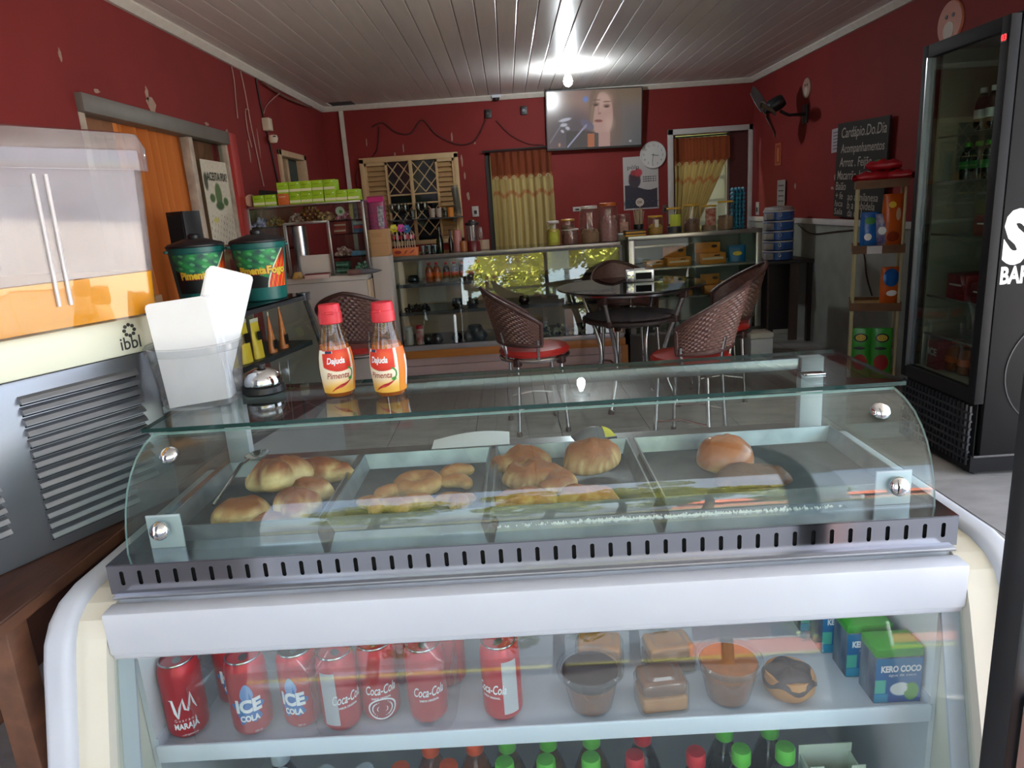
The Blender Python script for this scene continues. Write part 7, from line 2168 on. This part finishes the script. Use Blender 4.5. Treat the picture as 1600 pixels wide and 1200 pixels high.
# ice cream / fruit pulp poster
pp = thing('fruit_poster', 'white and dark poster with a fruit bowl on the back wall under the clock', 'poster', (1.535, YB - .006, 1.572))
def pulp(U, V):
    c = [178 + 0 * U, 172 + 0 * U, 172 + 0 * U]
    wave = .42 + .05 * np.sin(U * 5 + 1)
    c = blend(c, (44, 38, 56), (V < wave) * (V > .03) * (U > .03) * (U < .97))
    c = blend(c, (20, 44, 56), oval(U, V, .15, .12, .14, .06, .6) * .8)
    c = blend(c, (70, 66, 92), (np.sin(U * 40) * np.sin(V * 53) > .75) * (V < .25) * .6)
    c = blend(c, (58, 48, 58), oval(U, V, .32, .55, .17, .14, .1) * (V < .62))
    c = blend(c, (96, 86, 92), (np.abs(V - .60) < .015) * (np.abs(U - .32) < .17))
    c = blend(c, (62, 40, 50), oval(U, V, .32, .63, .16, .08, .2))
    c = blend(c, (172, 52, 62), oval(U, V, .42, .70, .12, .075, .2) * .95)
    c = blend(c, (150, 44, 50), oval(U, V, .28, .70, .07, .05, .3))
    for yy in (.615, .575, .535):
        c = blend(c, (60, 54, 58), (np.abs(V - yy) < .010) * (U > .56) * (U < .93) * (np.sin(U * 90) > -.6))
    return c
painted('print', frame_T((0, -.0022, 0), (1, 0, 0), (0, 0, 1)), .395, .575, 70, 100, pulp, m_print, pp)
bx('backing', M('paper_back'), pp, -.198, .198, -.0015, .0, -.288, .288)
letters('lettering', 'pólp', m_black, pp, .062, frame_T((-.085, -.003, .175), (1, 0, 0), (0, 0, 1)), width=.13)
# socket plates, pipe, wall cameras
def plate(name, label, p, w, h, axis='y', mat=None):
    t = thing(name, label, 'socket', p)
    if axis == 'y':
        bx('plate', mat or M('white_socket', '#b5b0ae', .4), t, -w / 2, w / 2, -.012, 0, -h / 2, h / 2, bevel=.003)
        bx('insert', m_black, t, -w * .22, w * .22, -.014, -.012, -h * .25, h * .1)
    else:
        bx('plate', mat or M('white_socket'), t, -.012, 0, -w / 2, w / 2, -h / 2, h / 2, bevel=.003)
        bx('insert', m_black, t, -.014, -.012, -w * .22, w * .22, -h * .25, h * .1)
    return t
plate('wall_socket', 'white socket plate on the red wall right of the cream window', (-.352, YB, 1.385), .075, .115)
plate('wall_socket', 'small grey double socket on the red wall left of the tall jars', (.805, YB, 1.335), .10, .05)
plate('wall_switch', 'narrow switch on the red wall left of the white framed doorway', (1.80, YB, 1.27), .05, .09, mat=M('dull_switch', '#5c4a44', .5))
plate('light_switch', 'pale light switch on the right wall above the egg trays', (XR, 8.02, 1.21), .09, .14, 'x')
for p, lab in (((-.13, YB, 2.415), 'small black speaker square on the back wall, left of the pair'), ((.265, YB, 2.425), 'small black speaker square on the back wall, right of the pair')):
    t = thing('wall_speaker', lab, 'speaker', p, 0, 'small black squares on the back wall')
    bx('case', m_black, t, -.035, .035, -.03, 0, -.045, .045, bevel=.004)
    G().lathe([(0, 0), (.018, 0), (.022, .004)], 14, T=T_at((0, -.031, 0), rx=PI / 2), caps=False).build('cone', m_dkalu, t)
dm = thing('dome_camera', 'small white camera with dark lens at the top of the back wall', 'camera', (-.03, YB - .05, 2.565))
G().cbox((0, .01, .02), (.10, .06, .03)).build('bracket', m_white, dm, bevel=.004)
G().lathe([(0, -.03), (.024, -.026), (.036, -.008), (.036, .004), (0, .004)], 18).build('dome', m_black, dm)
lc = thing('wall_camera', 'white box and bulb shaped camera on the left wall by the cables', 'camera', (XL, 6.20, 2.13))
bx('junction_box', M('cream_plastic', '#c7b9a4', .5), lc, 0, .06, -.045, .045, .02, .12, bevel=.006)
G().lathe([(0, -.05), (.03, -.045), (.042, -.015), (.036, .012), (0, .018)], 18, c=(.06, -.005, -.03)).build('head', M('cream_plastic'), lc)
G().lathe([(0, -.006), (.014, -.004), (.014, .004), (0, .006)], 12, c=(.085, -.035, -.03)).build('lens', m_black, lc)
# cables and dark garland on the walls
def cable(name, label, pts, r, mat, group=None):
    # smooth the run with a Catmull-Rom pass
    P = [Vector(p) for p in pts]; out = []
    for i in range(len(P) - 1):
        p0, p1, p2, p3 = P[max(0, i - 1)], P[i], P[i + 1], P[min(len(P) - 1, i + 2)]
        for k in range(6):
            t = k / 6
            out.append(0.5 * ((2 * p1) + (p2 - p0) * t + (2 * p0 - 5 * p1 + 4 * p2 - p3) * t * t + (3 * p1 - p0 - 3 * p2 + p3) * t ** 3))
    out.append(P[-1])
    o = G().tube(out, r, 6).build(name, mat, None)
    return tag(o, label, 'cable', group)
m_cw = M('pale_cable', '#b08a80', .6); m_ck = M('dark_cable', '#2b1512', .6)
xw = XL + .008
cable('cable', 'pale cable hanging from the cornice, first from the street end of the left wall', [(xw, 5.62, 2.55), (xw, 5.63, 2.45), (xw, 5.60, 2.3), (xw, 5.585, 2.18)], .004, m_cw)
cable('cable', 'long pale cable down the left wall ending above the lime boxes', [(xw, 5.80, 2.55), (xw, 5.83, 2.40), (xw, 5.86, 2.15), (xw, 5.90, 1.95), (xw, 5.95, 1.70)], .005, m_cw)
cable('cable', 'pale cable loop on the left wall beside the long hanging one', [(xw, 5.86, 2.27), (xw, 5.78, 2.26), (xw, 5.76, 2.12), (xw, 5.80, 1.99)], .004, m_cw)
cable('cable', 'dark cable down the left wall behind the box camera', [(xw, 6.14, 2.55), (xw, 6.17, 2.35), (xw, 6.26, 2.05), (xw, 6.33, 1.75), (xw, 6.34, 1.56)], .009, m_ck)
cable('cable', 'thin pale cable slanting from the cornice to the box camera', [(xw + .04, 6.6, 2.5), (xw, 6.35, 2.38), (xw, 6.2, 2.28)], .004, m_cw)
cable('cable', 'bundle of pale cables along the left cornice near the back corner', [(xw + .03, 6.2, 2.53), (xw + .03, 6.9, 2.50), (xw + .03, 7.7, 2.53)], .010, M('brown_cable', '#6e4a40', .6))
yw = YB - .008
cable('garland', 'dark red garland sagging in loops along the top of the back wall', [(-1.42, yw, 2.36), (-1.30, yw, 2.40), (-1.16, yw, 2.29), (-1.0, yw, 2.27), (-.86, yw, 2.40), (-.72, yw, 2.24), (-.50, yw, 2.12), (-.30, yw, 2.15), (-.16, yw, 2.36)], .009, M('dark_red_garland', '#4a1110', .7))
cable('garland', 'dark red garland end falling from the right speaker square to the television', [(-.05, yw, 2.34), (.10, yw, 2.18), (.28, yw, 2.08), (.46, yw, 2.05)], .007, M('dark_red_garland'))
cable('garland', 'dark red garland strand hanging down left of the cream window', [(-1.34, yw, 2.36), (-1.37, yw, 2.2), (-1.42, yw, 2.08), (-1.64, yw - .02, 1.9), (-1.65, yw, 1.7)], .007, M('dark_red_garland'))
cable('cable', 'black cable drooping along the grey wainscot behind the card rack', [(XR - .02, 6.85, 1.06), (XR - .02, 6.55, .99), (XR - .02, 6.1, 1.02), (XR - .02, 5.7, 1.05)], .006, m_ck)
cable('cable', 'black cable hanging on the grey wainscot seen through the card rack', [(XR - .02, 5.62, .95), (XR - .02, 5.55, .85), (XR - .02, 5.50, .70), (XR - .02, 5.40, .56)], .006, m_ck)
# chalk menu on the right wall: the frame faces -x, its right side is towards the street
bd = thing('menu_board', 'black chalk menu board headed Cardápio Do Dia on the right wall', 'menu board', (XR - .0368, 5.66, 1.505), rot=(R_(2), 0, 0))
bx('board', M('black_chalkboard', '#15130f', .75, noise=(5, .5, '#221f1b')), bd, -.008, .006, -.40, .40, -.365, .365)
m_chalk = M('grey_chalk', '#a39a90', .9)
for s, y, z, w, sz in (('Cardápio.Do.Dia', -.02, .285, .70, .11), ('Acompanhamentos', -.02, .165, .68, .095), ('Arroz . Feijão,', .06, .06, .54, .10), ('Macarrão, b', .16, -.04, .40, .10), ('Baião', .29, -.125, .18, .09),
                       ('+ fe', .31, -.20, .13, .08), ('Isca', .31, -.262, .14, .07), ('Sala', .31, -.325, .15, .07), ('ao a milanesa', -.08, -.205, .48, .085), ('b a cabidela', -.06, -.27, .44, .085), ('da de Leg', -.02, -.33, .34, .085)):
    letters('chalk_line', s, m_chalk, bd, sz, frame_T((-.0095, y, z), (0, -1, 0), (0, 0, 1)), shear=.12, width=w, bold=.006)
pn = thing('price_note', 'small pale printed note left of the chalk menu board', 'note', (XR - .004, 6.125, 1.765), rot=(R_(-1), 0, 0))
bx('sheet', M('pale_note', '#a59aa0', .7), pn, -.003, 0, -.115, .115, -.095, .095)
for k in range(6): bx('print_line', M('dark_print_line'), pn, -.0045, -.003, -.02 + (k % 2) * .02, .085, .06 - k * .026, .067 - k * .026)
ex = thing('red_sign', 'small upright red framed sign on the right wall near the back', 'sign', (XR, 7.45, 1.745))
bx('plate', M('red_sign_plate', '#8f3426', .5), ex, -.006, 0, -.085, .085, -.11, .11)
for a, b, c, d in ((-.075, -.068, -.10, .10), (.068, .075, -.10, .10), (-.075, .075, .093, .10), (-.075, .075, -.10, -.093), (-.022, .022, -.07, .06)):
    bx('pale_line', M('orange_line', '#c0724c', .5), ex, -.008, -.006, a, b, c, d)
for (y, z, r, lab, c_) in ((4.68, 2.315, .125, 'round pale wall ornament above the tall fridge', '#b06a54'), (6.79, 2.27, .085, 'round pale wall ornament above the wall fan', '#9c7c6e')):
    t = thing('wall_ornament', lab, 'ornament', (XR, y, z))
    Tn = Matrix.Rotation(-PI / 2, 4, 'Y')
    G().lathe([(0, 0), (r, 0), (r, .010), (r * .96, .014), (0, .014)], 32, T=Tn).build('disc', M('ornament_' + lab[-3:], c_, .5), t)
    G().lathe([(0, .014), (r * .45, .014), (r * .42, .018), (0, .018)], 22, T=Matrix.Translation((0, 0, -r * .35)) @ Tn).build('pale_print', M('pale_ornament_print', '#b5a69a', .5), t)
    for q in (-.3, .25): G().lathe([(0, .014), (r * .1, .014), (r * .1, .017), (0, .017)], 12, T=Matrix.Translation((0, r * q, r * .3)) @ Tn).build('dark_dot', m_black, t)
# wall fan
wf = thing('wall_fan', 'black wall fan with pale-edged blades on an arm from the right wall', 'fan', (XR, 6.80, 2.05))
bx('wall_plate', m_black, wf, -.02, 0, -.05, .05, -.08, .08, bevel=.006)
G().tube([(-.01, 0, 0), (-.16, 0, .0), (-.24, .0, .04)], .014, 10).build('arm', m_black, wf)
FT = T_at((-.30, 0, .09), rz=R_(-12)) @ Matrix.Rotation(R_(-118), 4, 'Y')
G().lathe([(0, -.10), (.05, -.095), (.062, -.06), (.062, .02), (.045, .05), (0, .055)], 24, T=FT).build('motor', m_black, wf)
hub = G().lathe([(0, .05), (.04, .052), (.038, .09), (.02, .10), (0, .10)], 20, T=FT).build('hub', m_black, wf)
m_blade = M('dark_grey_blade', '#2c2828', .35)
for k in range(3):
    Tb = FT @ Matrix.Rotation(2 * PI * k / 3 + .5, 4, 'Z')
    g = G(); g.grid(lambda u, v: Tb @ Vector((.035 + .235 * v, (.028 + .055 * math.sin(PI * min(1, v * .8 + .1))) * (2 * u - 1), .075 + .030 * (2 * u - 1) * (1 - .4 * v))), 6, 10)
    b_ = g.build('blade', m_blade, wf, solid=.003)
    G().tube([Tb @ Vector((.035 + .235 * q / 9, (.028 + .055 * math.sin(PI * min(1, q / 9 * .8 + .1))), .076 + .030 * (1 - .4 * q / 9))) for q in range(10)], .005, 5).build('pale_edge', M('pale_blade_edge', '#5f5754', .4), b_)

# ================================================================== entrance: black door frame post and open leaf at the right
dr = empty_structure('door_4')
bx('frame_post', M('black_door_metal', '#131316', .4, noise=(6, .3, '#1c1c20')), dr, -.018, .011, -.02, .04, 0, 2.5, bevel=.006)
bx('leaf_panel', M('pinkish_brown_panel', '#8c6a60', .6, noise=(9, .5, '#74554c')), dr, .014, .9, .0, .03, 0, .82)
bx('leaf_rail', M('black_door_metal'), dr, .012, .9, -.005, .03, 2.45, 2.5)
bx('leaf_pane', m_clear, dr, .012, .9, .012, .018, .86, 2.45)
dr.location = (.547, .70, 0); dr.rotation_euler = (0, 0, R_(-62))
# ================================================================== across the street (seen mirrored in the glass)
m_road = M('sunlit_road', (.095, .095, .098), .85, noise=(.8, .5, (.07, .07, .072)))
m_walk = M('pale_pavement', (.19, .185, .175), .85, noise=(2, .4, (.14, .135, .13)))
struct(bx('street', m_road, None, -60, 60, -70, -4.2, -.25, -.15))
struct(bx('pavement', m_walk, None, -14, XR + .3, -4.2, -.21, -.15, -.03))
struct(bx('side_yard', M('pale_yard', '#a8a39a', .85, noise=(2, .4, '#938e86')), None, XR + .3, XR + 12, -4.2, 9, -.15, -.04))
struct(bx('verge', M('dry_grass', '#8a8a3c', .9, noise=(2, .6, '#a89a58')), None, -40, 40, -26.5, -23.0, -.15, -.10))
# front apron roof over the doorway already formed by the ceiling slab; building above it
struct(bx('roof', M('old_roof_tile', '#7c4634', .8), None, XL - .4, XR + .4, -2.85, YB + 1.8, H + .11, H + .35))
m_leaf = M('tree_leaf', '#a9ae46', .5, noise=(1.2, .9, '#cbc468'))
m_leaf2 = M('tree_leaf_dark', '#7a9a40', .5, noise=(1.2, .8, '#a3ab4c'))
m_bark = M('tree_bark', '#5a4632', .9)
def tree(x, y, h, r, n, seed, label, mat):
    rr = random.Random(seed)
    t = thing('tree', label, 'tree', (x, y, -.15), 0, 'trees across the street')
    G().tube([(0, 0, 0), (.1, 0, h * .3), (.05, .1, h * .55)], [.16, .13, .08], 8).build('trunk', m_bark, t)
    cl = [(rr.gauss(0, r * .42), rr.gauss(0, r * .42), h * .62 + rr.gauss(0, h * .17), r * rr.uniform(.22, .42)) for _ in range(26)]
    vs = []; fs = []
    for k in range(n):
        cx, cy, cz, q = cl[k % len(cl)]
        a = rr.uniform(0, 2 * PI); b = math.acos(rr.uniform(-1, 1)); d = q * rr.uniform(.75, 1.1)
        p = Vector((cx + d * math.sin(b) * math.cos(a), cy + d * math.sin(b) * math.sin(a), max(.25, cz + d * math.cos(b))))
        s_ = rr.uniform(.07, .15)
        u = Vector((rr.uniform(-1, 1), rr.uniform(-1, 1), rr.uniform(-.6, .6))).normalized(); w = u.orthogonal().normalized()
        i = len(vs)
        vs += [p - u * s_, p + w * s_ * .45, p + u * s_, p - w * s_ * .45]
        fs += [(i, i + 1, i + 2, i + 3)]
    g = G(); g.add(vs, fs)
    o = g.build('crown', mat, t, smooth=False, fix=False); o['kind'] = 'stuff'
for x, y, h, r, n, sd, lab, m_ in ((-4.2, -15.6, 6.4, 2.0, 7000, 1, 'broad leafy tree across the street, leftmost from the shop', m_leaf), (.2, -16.0, 6.8, 2.0, 9000, 2, 'broad leafy tree straight across the street', m_leaf), (4.3, -16.4, 6.8, 1.9, 8500, 6, 'broad leafy tree across the street, right of the middle one', m_leaf), (2.3, -18.5, 7.2, 2.0, 8500, 7, 'broad leafy tree standing behind the gap between two trees', m_leaf), (8.2, -19.5, 5.0, 1.5, 5000, 3, 'smaller leafy tree across the street left of the house', m_leaf2), (-10.5, -17.0, 6.0, 2.2, 5500, 4, 'dark leafy tree far along the street', m_leaf2)):
    tree(x, y, h, r, n, sd, lab, m_)
hs_ = thing('house', 'low house with salmon tiled roof and white gate across the street', 'house', (14.0, -40.0, -.15))
m_salm = M('salmon_wall', '#c9806a', .8, noise=(2, .3, '#b5705c')); m_rooft = M('terracotta_roof', '#c96f50', .8, noise=(5, .5, '#b05c40'))
bx('wall', m_salm, hs_, -6.0, 6.0, 0, 5, 0, 2.0)
g = G(); g.prism([(-.9, 1.9), (2.5, 3.3), (5.9, 1.9), (5.9, 2.05), (2.5, 3.45), (-.9, 2.05)], -6.6, 6.6, 'x'); g.build('roof', m_rooft, hs_, smooth=False)
for x in (-2.6, 2.6): 
    bx('window', m_frame_w, hs_, x - .6, x + .6, 5.0, 5.06, .8, 1.7); bx('pane', m_pane_dk, hs_, x - .52, x + .52, 5.06, 5.07, .88, 1.62)
fn_ = thing('garden_gate', 'white slatted gate before the house across the street', 'gate', (12.2, -28.0, -.15))
for x in (-1.2, 1.2): bx('post', m_white, fn_, x - .07, x + .07, -.05, .05, 0, 1.35)
for z in (.2, 1.1): bx('rail', m_white, fn_, -1.2, 1.2, -.02, .02, z, z + .08)
for k in range(19): bx('slat', m_white, fn_, -1.1 + k * .12, -1.05 + k * .12, -.03, -.01, .1, 1.2)
lw_ = thing('garden_wall', 'low salmon garden wall before the house across the street', 'wall', (8.2, -28.5, -.15))
bx('masonry', m_salm, lw_, -2.6, 2.6, -.08, .08, 0, .85); bx('coping', m_frame_w, lw_, -2.65, 2.65, -.11, .11, .85, .92)
